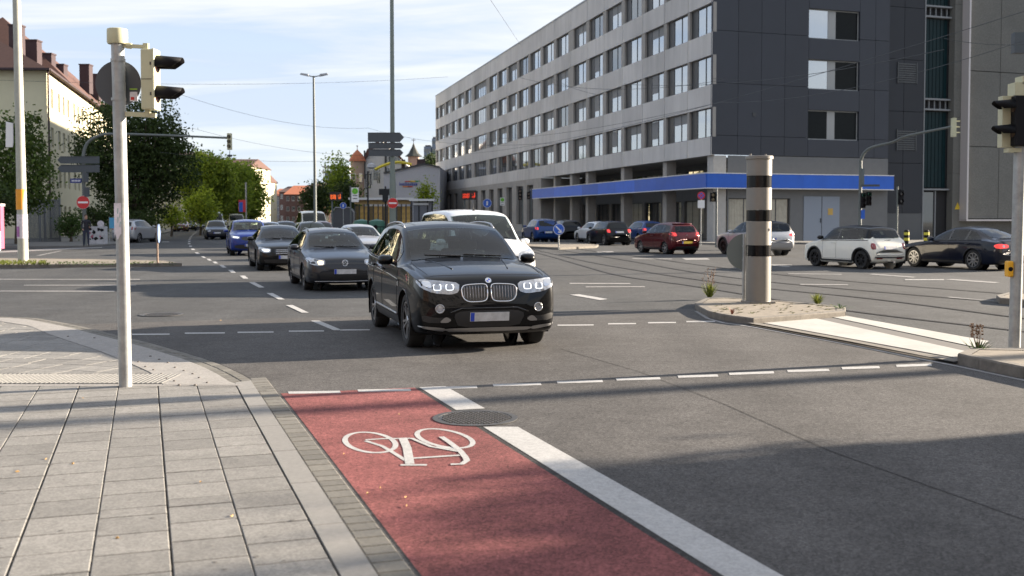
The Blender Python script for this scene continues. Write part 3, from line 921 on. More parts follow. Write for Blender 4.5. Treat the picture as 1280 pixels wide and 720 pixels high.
# side street face
WS = 14.1
sidew = [(7.45, 11.6, 7.05 + 3.44 * i, 9.05 + 3.44 * i, ('side_dark', 'side', 'side', 'side')[i]) for i in range(4)]
sp = MB()
xs = [0, 1.95, 3.74, 5.57, 7.45, 11.6, 12.9, WS]
zsr = [5.86, 7.05, 9.05, 10.49, 12.49, 13.93, 15.93, 17.37, 19.37, 21.2]
for i in range(len(xs) - 1):
    if xs[i] == 7.45:
        for z0_, z1_ in ((5.86, 7.05), (9.05, 10.49), (12.49, 13.93), (15.93, 17.37), (19.37, 21.2)):
            sp.box(((xs[i] + xs[i + 1]) / 2, .1, (z0_ + z1_) / 2), (xs[i + 1] - xs[i] - .025, .2, z1_ - z0_ - .02))
    else:
        for z0_, z1_ in ((5.86, 7.15), (7.15, 10.6), (10.6, 14.05), (14.05, 17.5), (17.5, 21.2)):
            sp.box(((xs[i] + xs[i + 1]) / 2, .1, (z0_ + z1_) / 2), (xs[i + 1] - xs[i] - .025, .2, z1_ - z0_ - .025))
a_s = math.atan2(dS.y, dS.x); R_s = Matrix.Rotation(a_s, 3, 'Z')
sp.build("cladding", M_slate, office, rz=a_s)
MB().add([(0.1, .26, 5.9), (WS, .26, 5.9), (WS, .26, 21), (0.1, .26, 21)], [(0, 1, 2, 3)]).build("cladding_base", M_darkgap, office, rz=a_s, fix=False)
for q in sidew: window_obj(office, R_s @ Vector((q[0], .24, q[2])), a_s, q[1] - q[0], q[3] - q[2], q[4])
# mezzanine strip and ground floor on the side street
low = [(dep, dep + 2.6, .3, 3.1, 'shop'), (7.2, 9.6, .3, 3.1, 'curtain')]
p_s0 = CR + dS * 3.4; p_s1 = CR + dS * WS
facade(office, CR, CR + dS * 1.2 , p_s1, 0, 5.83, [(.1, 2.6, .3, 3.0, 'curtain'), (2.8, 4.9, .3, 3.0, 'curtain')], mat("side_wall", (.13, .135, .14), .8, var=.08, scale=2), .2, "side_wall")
MB().box((8.6, -.03, 1.6), (2.9, .05, 3.1)).build("steel_door", mat("pale_steel_door", (.20, .235, .29), .55), office, rz=a_s)
MB().box((8.6, -.06, 1.6), (.03, .02, 3.1)).box((8.5, -.08, 1.5), (.04, .05, .3)).build("door_gap", M_darkgap, office, rz=a_s)
MB().box((9.3, -.062, 2.1), (.4, .012, .45)).build("notice", mat("notice_ochre", (.45, .30, .08), .7), office, rz=a_s)
# blue fascia band, both faces
bf = MB()
def band(p0, p1, seglen):
    p0 = p0 - CR; p1 = p1 - CR; L = (p1 - p0).length; n = max(1, round(L / seglen)); a = math.atan2((p1 - p0).y, (p1 - p0).x)
    for i in range(n):
        c = p0.lerp(p1, (i + .5) / n)
        bf.box((c.x, c.y, 4.13), (L / n - .004, .12, .92), rz=a)
outF = -nin * .9; nS = Vector((dS.y, -dS.x, 0)) * .6
cornerB = CR + outF * .75 + nS
band(CR + dF * 43.3 + outF, cornerB, 4.5)
band(cornerB, CR + dS * WS + nS, 3.3)
bf.build("blue_fascia", M_blue, office)
tr_ = MB()
for z in (4.62, 3.635):
    for a, b in ((CR + dF * 43.3 + outF, cornerB), (cornerB, CR + dS * WS + nS)):
        tr_.bar(a - CR + Vector((0, 0, z)), b - CR + Vector((0, 0, z)), .17, .06)
tr_.build("fascia_trim", M_whitetrim, office)
cp = MB()
q = [CR + dF * 43.3 + outF - CR, cornerB - CR, CR + dS * WS + nS - CR, CR + dS * WS - CR + dF * .4, CR + dF * .5 + dS * .9 - CR, CR + dF * 43.3 - CR + nin * .5]
cp.add([(p.x, p.y, 3.67) for p in q] + [(p.x, p.y, 4.58) for p in q], [(0, 1, 4, 5), (1, 2, 3, 4), (6, 7, 10, 11), (7, 8, 9, 10)])
cp.build("canopy", M_conc_lo, office)
# roof
rb = [CR, CR + dS * WS, CR + dS * WS + dF * 16, far + nin * 14, far]
MB().sheet([tuple((p - CR).xy) for p in rb], 21.18).build("roof", M_conc_lo, office)
facade(office, CR, far + nin * 14, far, 0, 21.2, [], M_conc, .1, "end_wall")
# facade bits: small plaque and building number lights under the fascia
MB().box((0, 0, 0), (.25, .03, .25)).build("vent_grille", M_winframe, office, loc=R_s @ Vector((3.2, -.02, 8.6)), rz=a_s)

# ---- dark neighbour and washed concrete block to its right --------------
o2 = CR + dS * (WS + .15) + dF * .9
store = thing("department_store", "dark blue clad block with green glass stair strip and rough concrete panels on right", "building", (o2.x, o2.y, 0))
def s_at(px):      # distance along the set-back face seen at a photograph column
    k = (px - 640) / FPX
    return (k * o2.y - o2.x) / (dS.x - k * dS.y)
sA, sB, sC, sD = s_at(1152), s_at(1188), s_at(1198), 60
cl_ = MB()
def pane_rows(mb, x0, x1, zs_, y, th=.2, g=.03, nx=1):
    for i in range(nx):
        for a, b in zip(zs_, zs_[1:]):
            xa, xb = x0 + (x1 - x0) * i / nx, x0 + (x1 - x0) * (i + 1) / nx
            mb.box(((xa + xb) / 2, y + th / 2, (a + b) / 2), (xb - xa - g, th, b - a - g))
pane_rows(cl_, 0, sA, [2.0, 5.6, 9.3, 13.0, 16.7, 21.5, 24], 0, nx=2)
cl_.build("cladding", M_slate2, store, rz=a_s)
MB().box((sA / 2, .12, 1.0), (sA, .2, 2.0)).build("plinth", mat("plinth_dark", (.09, .095, .10), .8), store, rz=a_s)
gl = MB()
n = 7
for i in range(n):
    xa, xb = sA + .15 + (sB - sA - .3) * i / n, sA + .15 + (sB - sA - .3) * (i + 1) / n
    for z0_, z1_ in ((3.9, 9.4), (10.4, 16.1), (17.1, 24)):
        gl.box(((xa + xb) / 2, .5, (z0_ + z1_) / 2), (xb - xa - .05, .05, z1_ - z0_))
gl.build("stair_glazing", M_green_glass, store, rz=a_s)
fr = MB().box(((sA + sB) / 2, .62, 12), (sB - sA, .1, 24))
fr.build("glazing_back", M_darkgap, store, rz=a_s)
fr = MB()
for z in (3.75, 9.55, 10.3, 16.25, 17.0): fr.box(((sA + sB) / 2, .35, z), (sB - sA - .02, .35, .12))
for i in range(5):
    for z in (9.93, 16.62): fr.box((sA + .3 + (sB - sA - .6) * i / 4, .42, z), (.07, .1, .62))
fr.box((sA + .05, .1, 12), (.08, .25, 24)).box((sA + .35, .42, 1.85), (.08, .1, 3.6)).box((sA + 1.5, .42, 1.85), (.08, .1, 3.6))
fr.build("glazing_frame", mat("glazing_frame_grey", (.20, .21, .22), .5), store, rz=a_s)
MB().box((sA + .92, .50, 1.8), (1.05, .06, 3.5)).build("door", M_glass, store, rz=a_s)
for z in (6.6, 11.4):
    lv = MB()
    for i in range(9): lv.box((sA - 1.5, -.02, z + i * .16 ), (1.5, .06, .09))
    lv.box((sA - 2.32, -.03, z + .65), (.08, .08, 1.5)).box((sA - .68, -.03, z + .65), (.08, .08, 1.5))
    lv.build("louvre", mat("louvre_grey", (.06, .065, .07), .5), store, rz=a_s)
cb_ = MB()
pane_rows(cb_, sB + .02, sC, [0, 4.9, 9.0, 13.1, 17.2, 24], -.1, .6, .015)
pane_rows(cb_, sC, sC + 31.2, [0, 1.5], -.05, .5, .015, 10)
cb_.build("concrete_pier", M_rough, store, rz=a_s)
cc = MB()
pane_rows(cc, sC + .1, sC + 31, [1.6, 6.9, 12.4, 17.9, 24], -.45, .6, .05, 10)
cc.build("concrete_panel", M_rough, store, rz=a_s)
MB().box((sC + 15.5, .1, 12.5), (31, .3, 22)).build("panel_joint", M_darkgap, store, rz=a_s)
MB().box((sC + .02, -.40, 12.75), (.14, .85, 22.5)).box((sC + 15.6, -.42, 1.5), (31.3, .85, .12)).build("edge_trim", mat("edge_trim_pale", (.50, .47, .47), .4, metal=.2), store, rz=a_s)
MB().box(((sC + 31) / 2, 8, 12), (sC + 31, 14.8, 23.9)).build("body", M_slate2, store, rz=a_s)
MB().vprism([(sB + .25, 2.3), (sB + .75, 2.3), (sB + .5, 2.8)], -.13, -.105).build("warning_sign", mat("warning_yellow", (.6, .42, .03), .6), store, rz=a_s)

# ---- cream apartment house on the left ---------------------------------
c0 = AT(58, 88, 83.0); c0.z = 0
EV = AT(58, 88, 83).z
apt = thing("apartment_building", "cream rendered apartment house with red tiled hipped roof and row of dark chimneys", "building", (c0.x, c0.y, 0))
dL = Vector((-0.246, 1, 0)).normalized(); LL = 62.0
gw = [(20.0 + 0.0, 21.3, EV - 3.1, EV - 1.6), (20.0, 21.3, EV - 6.3, EV - 4.8), (14.0, 15.3, EV - 3.1, EV - 1.6), (14, 15.3, EV - 6.3, EV - 4.8), (6, 7.3, EV - 3.1, EV - 1.6)]
GW = 24.0
west = c0 + Vector((-GW * .97, -GW * .0 - 0.0, 0))
west = c0 + Vector((-1, -0.05, 0)).normalized() * GW
facade(apt, c0, west, c0, 0, EV, [q for q in gw], M_cream, .18, "gable_wall", 'flat')
bw = []
x = 1.6; i = 0
while x < LL - 2:
    for fl in range(4):
        z = EV - 2.7 - fl * 3.05
        if z > .5: bw.append((x, x + 1.15, z, z + 1.55))
    x += 2.35 if i % 3 else 3.3
    i += 1
bw = bw[:88]
facade(apt, c0, c0, c0 + dL * LL, 0, EV, bw, M_cream, .18, "street_wall", 'flat')
nW = Vector((-dL.y, dL.x, 0)); ridge_h = 5.4; DW = 13
e_ = .5
A_ = Vector((0, 0, 0)) - nW * e_ - dL * e_; B_ = dL * LL * .42 - nW * e_; C_ = dL * LL * .42 + nW * (DW + e_); D_ = nW * (DW * 2 + e_) - dL * e_
def roofm(A, B, C, D, r0, r1, z, h, m, root, name="roof"):
    mb = MB(); vs = [(p.x, p.y, z) for p in (A, B, C, D)] + [(r0.x, r0.y, z + h), (r1.x, r1.y, z + h)]
    mb.add(vs, [(0, 1, 5, 4), (1, 2, 5), (2, 3, 4, 5), (3, 0, 4), (3, 2, 1, 0)])
    return mb.build(name, m, root)
A1 = -nW * e_ - dL * 0.6; B1 = dL * LL - nW * e_; C1 = dL * LL + nW * (DW + e_); D1 = nW * (DW + e_) - dL * .6
# wide front wing whose hip climbs to the left, and the long wing behind it
hipl = west - c0
roofm(Vector((.5, -.7, 0)), dL * 14 + Vector((.5, 0, 0)), hipl + dL * 14, hipl + Vector((-.5, -.7, 0)), Vector((-9.5, 6.6, 0)), hipl + Vector((8, 6.6, 0)), EV - .02, 5.0, M_tile, apt)
roofm(dL * 10 - nW * e_, B1, C1, dL * 10 + nW * (DW + e_), dL * 16 + nW * 6.2, dL * (LL - 5) + nW * 6.2, EV + .02, 6.6, M_tile, apt)
gut = MB().bar(Vector((.55, -.75, EV)), dL * LL - nW * .6 + Vector((0, 0, EV)), .16, .16).bar(Vector((.6, -.8, EV)), hipl + Vector((-.5, -.8, EV)), .16, .16)
gut.tube([(.2, -.2, EV), (.2, -.2, 0)], .07, 6)
gut.build("gutter", M_chim, apt)
for px, ptop, Y, w_ in ((21, 33, 87.5, .9), (42, 52, 91, .95), (60.5, 68.5, 95, .9), (76, 82, 100, .9), (107.5, 82, 112, 1.0), (120, 94, 118, .9)):
    p = AT(px, ptop, Y)
    zr_ = EV + 1.5
    o = MB().box((0, 0, (p.z + zr_) / 2), (w_, w_, p.z - zr_)).box((0, 0, p.z + .05), (w_ + .12, w_ + .12, .12)).build("chimney", M_chim, apt, loc=(p.x - c0.x, p.y - c0.y, 0))
MB().box(tuple((c0 + dL * 31 + nW * 6.6 - c0).xy) + (EV / 2 - .2,), (12.4, 61, EV - .6), rz=math.atan2(-dL.x, dL.y)).build("body", M_cream, apt)

def simple_house(name, label, px0, px1, pyeave, pyridge, Y, depth, mw, mr, floors, rz=0.0, group=None, cols=3, hip=.25, cat="building"):
    a, b = AT(px0, pyeave, Y), AT(px1, pyeave, Y)
    w = b.x - a.x; ze = a.z; zr = AT(px0, pyridge, Y + depth / 2).z
    t = thing(name, label, cat, (a.x, Y, 0), rz, group)
    ws = []
    fh = ze / floors
    for f in range(floors):
        for c in range(cols):
            cxw = w * (c + .5) / cols; ww = min(.6, w / cols * .28)
            ws.append((cxw - ww, cxw + ww, f * fh + .35 * fh, f * fh + .82 * fh))
    facade(t, (0, 0), (0, 0), (w, 0), 0, ze, ws, mw, .12, "wall", 'flat')
    facade(t, (0, 0), (w, 0), (w, depth), 0, ze, [], mw, .12, "side_wall")
    facade(t, (0, 0), (0, depth), (0, 0), 0, ze, [], mw, .12, "side_wall")
    roofm(Vector((-.3, -.3, 0)), Vector((w + .3, -.3, 0)), Vector((w + .3, depth + .3, 0)), Vector((-.3, depth + .3, 0)), Vector((w * hip, depth / 2, 0)), Vector((w * (1 - hip), depth / 2, 0)), ze, max(zr - ze, .3), mr, t)
    return t
M_brick = mat("dark_brick", (0.15, 0.085, 0.07), .9, var=.15, scale=2)
M_brick2 = mat("pale_brick", (0.36, 0.24, 0.19), .9, var=.15, scale=2)
M_grey_r = mat("grey_render", (.30, .30, .32), .9, var=.08)
simple_house("row_house", "brick row house with bright orange roof at end of street", 356, 384, 243, 232, 230, 14, M_brick, M_tile_or, 3, cols=4, hip=.1)
simple_house("row_house", "dark brick house with long brown roof left of the orange roofed one", 349, 372, 240, 233, 250, 16, M_brick, M_tile, 3, cols=4, hip=.1)
simple_house("row_house", "narrow grey house with red roof beside dark brick row", 339, 351, 245, 236, 262, 14, M_grey_r, M_tile_or, 4, cols=2, hip=.2)
simple_house("row_house", "small pale house with red roof closing the far street", 326, 341, 250, 243, 300, 16, M_brick2, M_tile_or, 3, cols=3, hip=.3)
simple_house("brick_house", "tall dark brick house behind the double street lamp", 381, 412, 236, 229, 215, 14, M_brick, M_tile, 3, cols=5, hip=.1)
simple_house("corner_house", "dark red roofed house showing above the row of green trees", 268, 312, 208, 199, 190, 16, M_cream, M_tile, 5, cols=7, hip=.05)
simple_house("corner_house", "cream house edge with red roof at the end of the tree row", 300, 323, 226, 214, 205, 16, M_cream, M_tile, 4, cols=3, hip=.05)
simple_house("cream_house", "sunlit cream house seen between dark tree and small bright tree", 175, 227, 198, 190, 150, 30, M_cream, M_tile, 5, cols=6, rz=.0)
# modern glazed block behind the trees
p = AT(407, 216, 260)
t = thing("glass_office", "flat roofed glass and steel office showing over the trees", "building", (p.x, 260, 0))
MB().box((2.5, 4, p.z / 2), (5.5, 8, p.z)).build("wall", mat("glass_blue_grey", (.20, .25, .30), .3, var=.1), t)
mb = MB()
for z in (p.z + .3, p.z - 1.6, p.z - 3.3, p.z + 1.5): mb.box((2.5, 3.4, z), (6.6, 9, .22))
for x in (-.4, 1.5, 3.4, 5.2): mb.box((x, -.9, p.z - .8), (.12, .12, 5))
mb.build("roof_deck", M_whitetrim, t)

# ---- old white house with turret -------------------------------------
YT = 175
o = AT(444, 271, YT)
old_h = thing("old_house", "old white house with steep red roof and round red capped turret", "building", (o.x, YT, 0))
M_white_r = mat("white_render", (.50, .49, .47), .9, var=.08)
M_sand = mat("sandstone", (.36, .26, .20), .9, var=.15)
pz = lambda py: CAM_H + (271 - py) * YT / FPX
wpx = YT / FPX
MB().lathe([(1.1, 0), (1.1, pz(202)), (1.2, pz(202))], 16, (0.4, 0, 0)).build("turret", M_sand, old_h, smooth='auto')
MB().lathe([(1.45, pz(202)), (.9, pz(194)), (0.02, pz(187))], 16, (0.4, 0, 0)).build("turret_roof", M_tile_or, old_h)
MB().tube([(0.4, 0, pz(188)), (0.4, 0, pz(182))], .05, 6).lathe([(.0, pz(184)), (.18, pz(183)), (0, pz(182))], 8, (0.4, 0, 0)).build("finial", M_chim, old_h)
gx0, gx1, gxm = 9 * wpx, 78 * wpx, 33 * wpx
f = MB(); poly = [(gx0, 0), (gx1, 0), (gx1, pz(215)), (62 * wpx, pz(205)), (34 * wpx, pz(177)), (24 * wpx, pz(183)), (gx0, pz(206))]
f.vprism(poly, .4, 10); f.build("gable_wall", M_white_r, old_h)
f = MB(); f.bar((gx0 - .4, .2, pz(208)), (24 * wpx, .2, pz(181)), .5, .3).bar((24 * wpx, .2, pz(181)), (34 * wpx, .2, pz(174)), .5, .3).bar((34 * wpx, .2, pz(174)), (64 * wpx, .2, pz(205)), .5, .3)
f.vprism([(gx0 - .4, pz(207)), (24 * wpx, pz(182)), (28 * wpx, pz(178)), (14 * wpx, pz(186))], 1.2, 9)
f.build("roof", M_tile, old_h)
for (x, z, w_, h_) in [(36, 205, 1.1, 1.3), (41, 205, 1.1, 1.3), (36, 222, 1.0, 1.6), (22, 226, .7, 2.2), (16, 232, .7, 2.6), (27, 230, .6, 2.4), (48, 205, 1.1, 1.3)]:
    window_obj(old_h, (x * wpx, .38, pz(y) if False else pz(z)), 0, w_, h_, 'flat')
for x in (12, 38): MB().box((x * wpx, 0.1, pz(206)), (.25, .25, pz(180) - pz(215))).build("downpipe", M_winframe, old_h)
# turret windows
for x in (-.2, .8): window_obj(old_h, (x, -1.05, pz(228)), 0, .5, 1.4, 'flat')
# church spire behind
p = AT(517, 193, 230)
sp_ = thing("church_spire", "slim dark pointed church spire with cross behind the white hall", "spire", (p.x, 230, 0))
zz = lambda py: CAM_H + (271 - py) * 230 / FPX
MB().box((0, 0, zz(196) / 2), (2.2, 2.2, zz(196))).build("tower", M_brick2, sp_)
MB().lathe([(1.9, zz(196)), (1.1, zz(192)), (.45, zz(185)), (.03, zz(179))], 8).build("spire_roof", mat("patina_dark", (.022, .026, .022), .7), sp_)
MB().tube([(0, 0, zz(180)), (0, 0, zz(174))], .06, 6).box((0, 0, zz(175.5)), (.9, .1, .12)).build("cross", M_chim, sp_)
# pale grey hall with logo
YH = 150
hall = thing("grey_hall", "pale grey flat gabled hall with coloured logo stripes on its wall", "building", (AT(480, 271, YH).x, YH, 0))
w1 = YH / FPX; hz_ = lambda py: CAM_H + (271 - py) * YH / FPX
f = MB().vprism([(0, 0), (70 * w1, 0), (70 * w1, hz_(209)), (50 * w1, hz_(205)), (10 * w1, hz_(214)), (0, hz_(216))], 0, 20)
f.build("wall", mat("hall_render", (.42, .43, .47), .9, var=.06), hall)
f = MB().bar((0, -.1, hz_(216)), (10 * w1, -.1, hz_(214)), .4, .18).bar((10 * w1, -.1, hz_(214)), (50 * w1, -.1, hz_(205)), .4, .18).bar((50 * w1, -.1, hz_(205)), (70 * w1, -.1, hz_(209)), .4, .18)
f.build("roof_edge", M_winframe, hall)
lg = MB()
for i, (x0, x1, y0, y1, mi) in enumerate([(26, 34, 226.5, 227.5, 0), (32, 40, 226, 227.5, 1), (39, 43.5, 226, 227.5, 2), (23.5, 32, 232.6, 234, 3), (30, 36, 232.8, 234, 0)]):
    lg.box(((x0 + x1) / 2 * w1, -.06, (hz_(y0) + hz_(y1)) / 2), ((x1 - x0) * w1, .06, hz_(y0) - hz_(y1)), mi=mi)
for i in range(9):
    x0 = 19 + i * 2.55; h_ = (1.0, .7, .75, 1.0, .7, .6, .95, .75, .7)[i]
    lg.box((x0 * w1 + .08, -.06, (hz_(232) + h_ * .22)), (.07, .06, h_ * .45), mi=4).box((x0 * w1 + .14, -.06, hz_(232) + .05), (.14, .06, .07), mi=4).box((x0 * w1 + .2, -.06, hz_(232) + .17), (.06, .06, .3), mi=4)
lg.build("logo", [mat("logo_red", (.55, .05, .04), .6), mat("logo_yellow", (.7, .5, .05), .6), mat("logo_green", (.08, .3, .08), .6), mat("logo_orange", (.65, .2, .04), .6), mat("logo_blue", (.03, .06, .35), .6)], hall)
f = MB()
pts = [AT(x, y, YH + 3) - Vector((hall.location.x, YH, 0)) for x, y in ((472, 213), (480, 209), (490, 205.5), (500, 204), (510, 205), (517, 207))]
f.tube([(p.x, p.y - YH + YH - 3 - .0, p.z) for p in [Vector((q.x, q.y, q.z)) for q in pts]], .22, 6)
f.build("yellow_arch", mat("yellow_steel", (.6, .5, .04), .5), hall)
MB().box((24 * w1, .5, hz_(206)), (.5, .5, 1.4)).build("rooftop_box", M_chim, hall)
MB().box((46 * w1, .8, hz_(203)), (1.1, .8, .9)).build("rooftop_box", M_chim, hall)
for px0, px1, py, Y in ((531, 540, 184, 420), (541, 546, 174, 420)):
    a, b = AT(px0, py, Y), AT(px1, py, Y)
    t = thing("tower_block", "distant blue grey tower block rising left of the office" if px0 == 531 else "taller narrow distant tower edge right beside the office", "tower block", ((a.x + b.x) / 2, Y, 0))
    MB().box((0, 0, a.z / 2), (b.x - a.x, 9, a.z)).build("wall", mat("tower_grey", (.17, .20, .25), .8, var=.1), t)
    mb = MB()
    for k in range(12): mb.box((0, -4.53, a.z - 1.5 - k * 2.9), ((b.x - a.x) * .86, .05, 1.2))
    mb.build("window_band", M_glass, t)
    MB().box((0, 0, a.z + .3), ((b.x - a.x) * .7, 6, .6)).build("roof", M_chim, t)

# ---- tram stop shelter with lit glass walls ------------------------------
YS = 92
s0 = AT(443, 271, YS); s1 = AT(513, 271, YS)
sh = thing("tram_shelter", "long tram stop shelter with thin white roof and golden glazed walls", "shelter", (s0.x, YS, 0))
Wd = s1.x - s0.x; zt_ = AT(443, 250, YS).z
M_gold = mat("golden_glass", (.52, .33, .10), .25, var=.45, scale=1.3, var2=.3, scale2=3)
MB().box((Wd / 2, 1, zt_ + .1), (Wd + .8, 3.4, .18)).build("roof", M_whitetrim, sh)
n = 12
M_goldd = mat("golden_glass_dark", (.16, .12, .05), .2, var=.5, scale=1.6)
for i in range(n):
    MB().box((0, 0, 0), (Wd / n - .1, .05, 2.3)).build("glass_panel", M_gold if i % 3 else M_goldd, sh, loc=(Wd * (i + .5) / n, .3, 1.5))
    if i % 2: MB().box((0, 0, 0), (Wd / n - .1, .05, 2.3)).build("glass_panel", M_gold, sh, loc=(Wd * (i + .5) / n, 2.4, 1.5))
fr = MB()
for i in range(n + 1): fr.box((Wd * i / n, .3, zt_ / 2), (.08, .1, zt_))
fr.box((Wd / 2, .3, .25), (Wd, .08, .3))
fr.build("post", M_winframe, sh)
MB().box((Wd / 2, .2, zt_ - .18), (Wd, .1, .34)).build("fascia", mat("golden_fascia", (.55, .38, .16), .5, var=.2), sh)
s0 = AT(514, 271, YS - 6); s1 = AT(541, 271, YS - 6)
sh = thing("kiosk", "small grey glass kiosk with white roof right of the shelter", "kiosk", (s0.x, YS - 6, 0))
Wd = s1.x - s0.x; zt_ = AT(514, 250, YS - 6).z
MB().box((Wd / 2, 1, zt_), (Wd + .3, 2.6, .16)).build("roof", M_whitetrim, sh)
MB().box((Wd / 2, 1.2, zt_ / 2 - .05), (Wd - .3, 2, zt_ - .15)).build("wall", mat("kiosk_grey", (.12, .14, .17), .3), sh)
MB().box((Wd * .45, .1, zt_ - .32), (Wd * .7, .05, .16)).build("sign_strip", M_whitetrim, sh)
fr = MB()
for x in (.05, Wd * .35, Wd * .75, Wd - .05): fr.box((x, .15, zt_ / 2), (.08, .08, zt_ - .1))
fr.build("post", M_darkgap, sh)
# dark container-like kiosk with rounded top further left (bike shelter)
p = AT(428, 271, 88)
t = thing("ticket_shelter", "small arched dark shelter under the blue disc left of bus stop sign", "shelter", (p.x, 88, 0))
MB().vprism([(-.9, 0), (.9, 0), (.9, 2.1), (.6, 2.45), (-.5, 2.45), (-.9, 1.9)], 0, 1.6).build("wall", mat("shelter_dark", (.06, .065, .075), .4), t)
MB().tube([(-.95, -.05, 1.9), (-.55, -.05, 2.5), (.62, -.05, 2.5), (.95, -.05, 2.1)], .05, 6).tube([(-.95, -.05, 0), (-.95, -.05, 1.9)], .05, 6).tube([(.95, -.05, 0), (.95, -.05, 2.1)], .05, 6).build("frame", M_zinc, t)

# ---- house added off-frame so that its shade crosses the road at the right -----
def offhouse(x0, y0, w, d, h, label, rz=0.0):
    t = thing("shade_house", label, "building", (x0, y0, 0), rz)
    facade(t, (0, 0), (0, 0), (w, 0), 0, h, [(1 + i * 3, 2.6 + i * 3, 1, 2.6) for i in range(int(w / 3) - 1)], M_cream, .15, "wall", 'flat')
    facade(t, (0, 0), (0, d), (0, 0), 0, h, [(1 + i * 3, 2.6 + i * 3, 1, 2.6) for i in range(int(d / 3))], M_cream, .15, "side_wall", 'flat')
    facade(t, (0, 0), (w, d), (0, d), 0, h, [], M_cream, .15, "rear_wall")
    facade(t, (0, 0), (w, 0), (w, d), 0, h, [], M_cream, .15, "end_wall")
    roofm(Vector((-.2, -.2, 0)), Vector((w + .2, -.2, 0)), Vector((w + .2, d + .2, 0)), Vector((-.2, d + .2, 0)), Vector((w * .4, d / 2, 0)), Vector((w * .6, d / 2, 0)), h, .25, M_tile, t)
    return t
SD = Vector((SUN_DIR.x, SUN_DIR.y)).normalized()
c_sh = G(705, 590).xy + SD * 18.4
offhouse(c_sh.x, c_sh.y - 22, 14, 22, 4.95, "low cream house added outside the right edge of the view to cast shade")
# ================================================================== CARS
def paint(name, col, flake=0.0, rough=0.32, metal=0.0, coat=.75):
    return mat(name, col, rough, metal=metal, coat=coat, spec=0.10, var=0.04, scale=3)
M_tyre = mat("tyre_rubber", (0.018, 0.018, 0.018), 0.8, var=.2, scale=20)
M_black_pl = mat("black_plastic", (0.02, 0.02, 0.021), 0.55)
M_gloss_bk = mat("gloss_black", (0.006, 0.006, 0.007), 0.12, coat=.5)
M_chrome = mat("chrome", (0.75, 0.75, 0.76), 0.12, metal=1.0)
M_satin = mat("satin_silver", (0.45, 0.45, 0.46), 0.3, metal=.9)
M_well = mat("wheel_well", (0.008, 0.008, 0.008), 0.9)
M_carglass = mat("car_glass", (0.006, 0.008, 0.009), 0.03, spec=.4)
M_carglass_w = mat("car_windscreen", (0.009, 0.014, 0.014), 0.04, spec=.27, var=.6, scale=1.4)  # noise in the base colour stands in for wavy reflections
def clearglass(name, tint, lo):
    m, t, b = nmat(name); L = t.links; b.inputs["Base Color"].default_value = (.004, .006, .006, 1); b.inputs["Roughness"].default_value = .03
    b.inputs["Specular IOR Level"].default_value = .5
    tr = t.nodes.new("ShaderNodeBsdfTransparent"); tr.inputs[0].default_value = (*tint, 1)
    ms = t.nodes.new("ShaderNodeMixShader"); fr = t.nodes.new("ShaderNodeFresnel"); fr.inputs[0].default_value = 1.45
    mr = t.nodes.new("ShaderNodeMapRange"); mr.inputs[3].default_value = lo; mr.inputs[4].default_value = 1.0
    L.new(fr.outputs[0], mr.inputs[0]); L.new(mr.outputs[0], ms.inputs[0])
    gl_ = t.nodes.new("ShaderNodeBsdfGlossy"); gl_.inputs[0].default_value = (1, 1, 1, 1); gl_.inputs["Roughness"].default_value = .02
    ms2 = t.nodes.new("ShaderNodeMixShader"); L.new(fr.outputs[0], ms2.inputs[0]); L.new(tr.outputs[0], ms2.inputs[1]); L.new(gl_.outputs[0], ms2.inputs[2])
    L.new(ms2.outputs[0], t.nodes["Material Output"].inputs[0])
    return m
M_clear = clearglass("clear_windscreen", (.55, .66, .64), .1)
M_clear_s = clearglass("tinted_side_glass", (.35, .40, .40), .2)
M_cabin = mat("cabin_trim", (.012, .012, .013), .8)
M_seat = mat("seat_fabric", (.030, .029, .028), .85, var=.2, scale=9)
M_lamp_glass = mat("lamp_glass", (0.40, 0.42, 0.45), 0.12, coat=1.0, metal=.35, var=.5, scale=16)
M_lamp_on = mat("lamp_lit", (0.9, 0.9, 0.9), .3, emit=(.85, .93, 1.0), estr=.30)
M_lamp_warm = mat("lamp_lit_warm", (0.9, 0.8, 0.6), .3, emit=(1.0, .72, .42), estr=.6)
M_tail = mat("tail_lamp", (0.20, 0.010, 0.010), .15, coat=1.0)
M_tail_on = mat("tail_lamp_lit", (0.5, 0.02, 0.02), .2, emit=(1.0, .05, .04), estr=.22, coat=1.0)
M_amber = mat("amber_lens", (0.6, 0.22, 0.03), .2, coat=1.0)
M_plate = mat("number_plate", (0.50, 0.51, 0.52), .5, var=.25, scale=9)
M_plate_b = mat("plate_band_blue", (0.02, 0.06, 0.45), .5)
M_plate_y = mat("number_plate_yellow", (0.55, 0.38, 0.03), .5, var=.2, scale=9)
M_rim = mat("rim_alloy", (0.42, 0.42, 0.43), .3, metal=.9)
M_rim_dark = mat("rim_dark", (0.02, 0.02, 0.022), .35, metal=.5)

def bspline(ctrl, n):
    """uniform cubic b-spline with clamped ends; ctrl (k,...)"""
    P = np.concatenate([ctrl[:1], ctrl[:1], ctrl, ctrl[-1:], ctrl[-1:]], 0)
    out = []
    for i in range(len(P) - 3):
        for j in range(n):
            t = j / n
            b = ((1 - t) ** 3 / 6, (3 * t ** 3 - 6 * t ** 2 + 4) / 6, (-3 * t ** 3 + 3 * t ** 2 + 3 * t + 1) / 6, t ** 3 / 6)
            out.append(sum(b[k] * P[i + k] for k in range(4)))
    t = 1; out.append((P[-4] + 4 * P[-3] + P[-2]) / 6)
    return np.array(out)

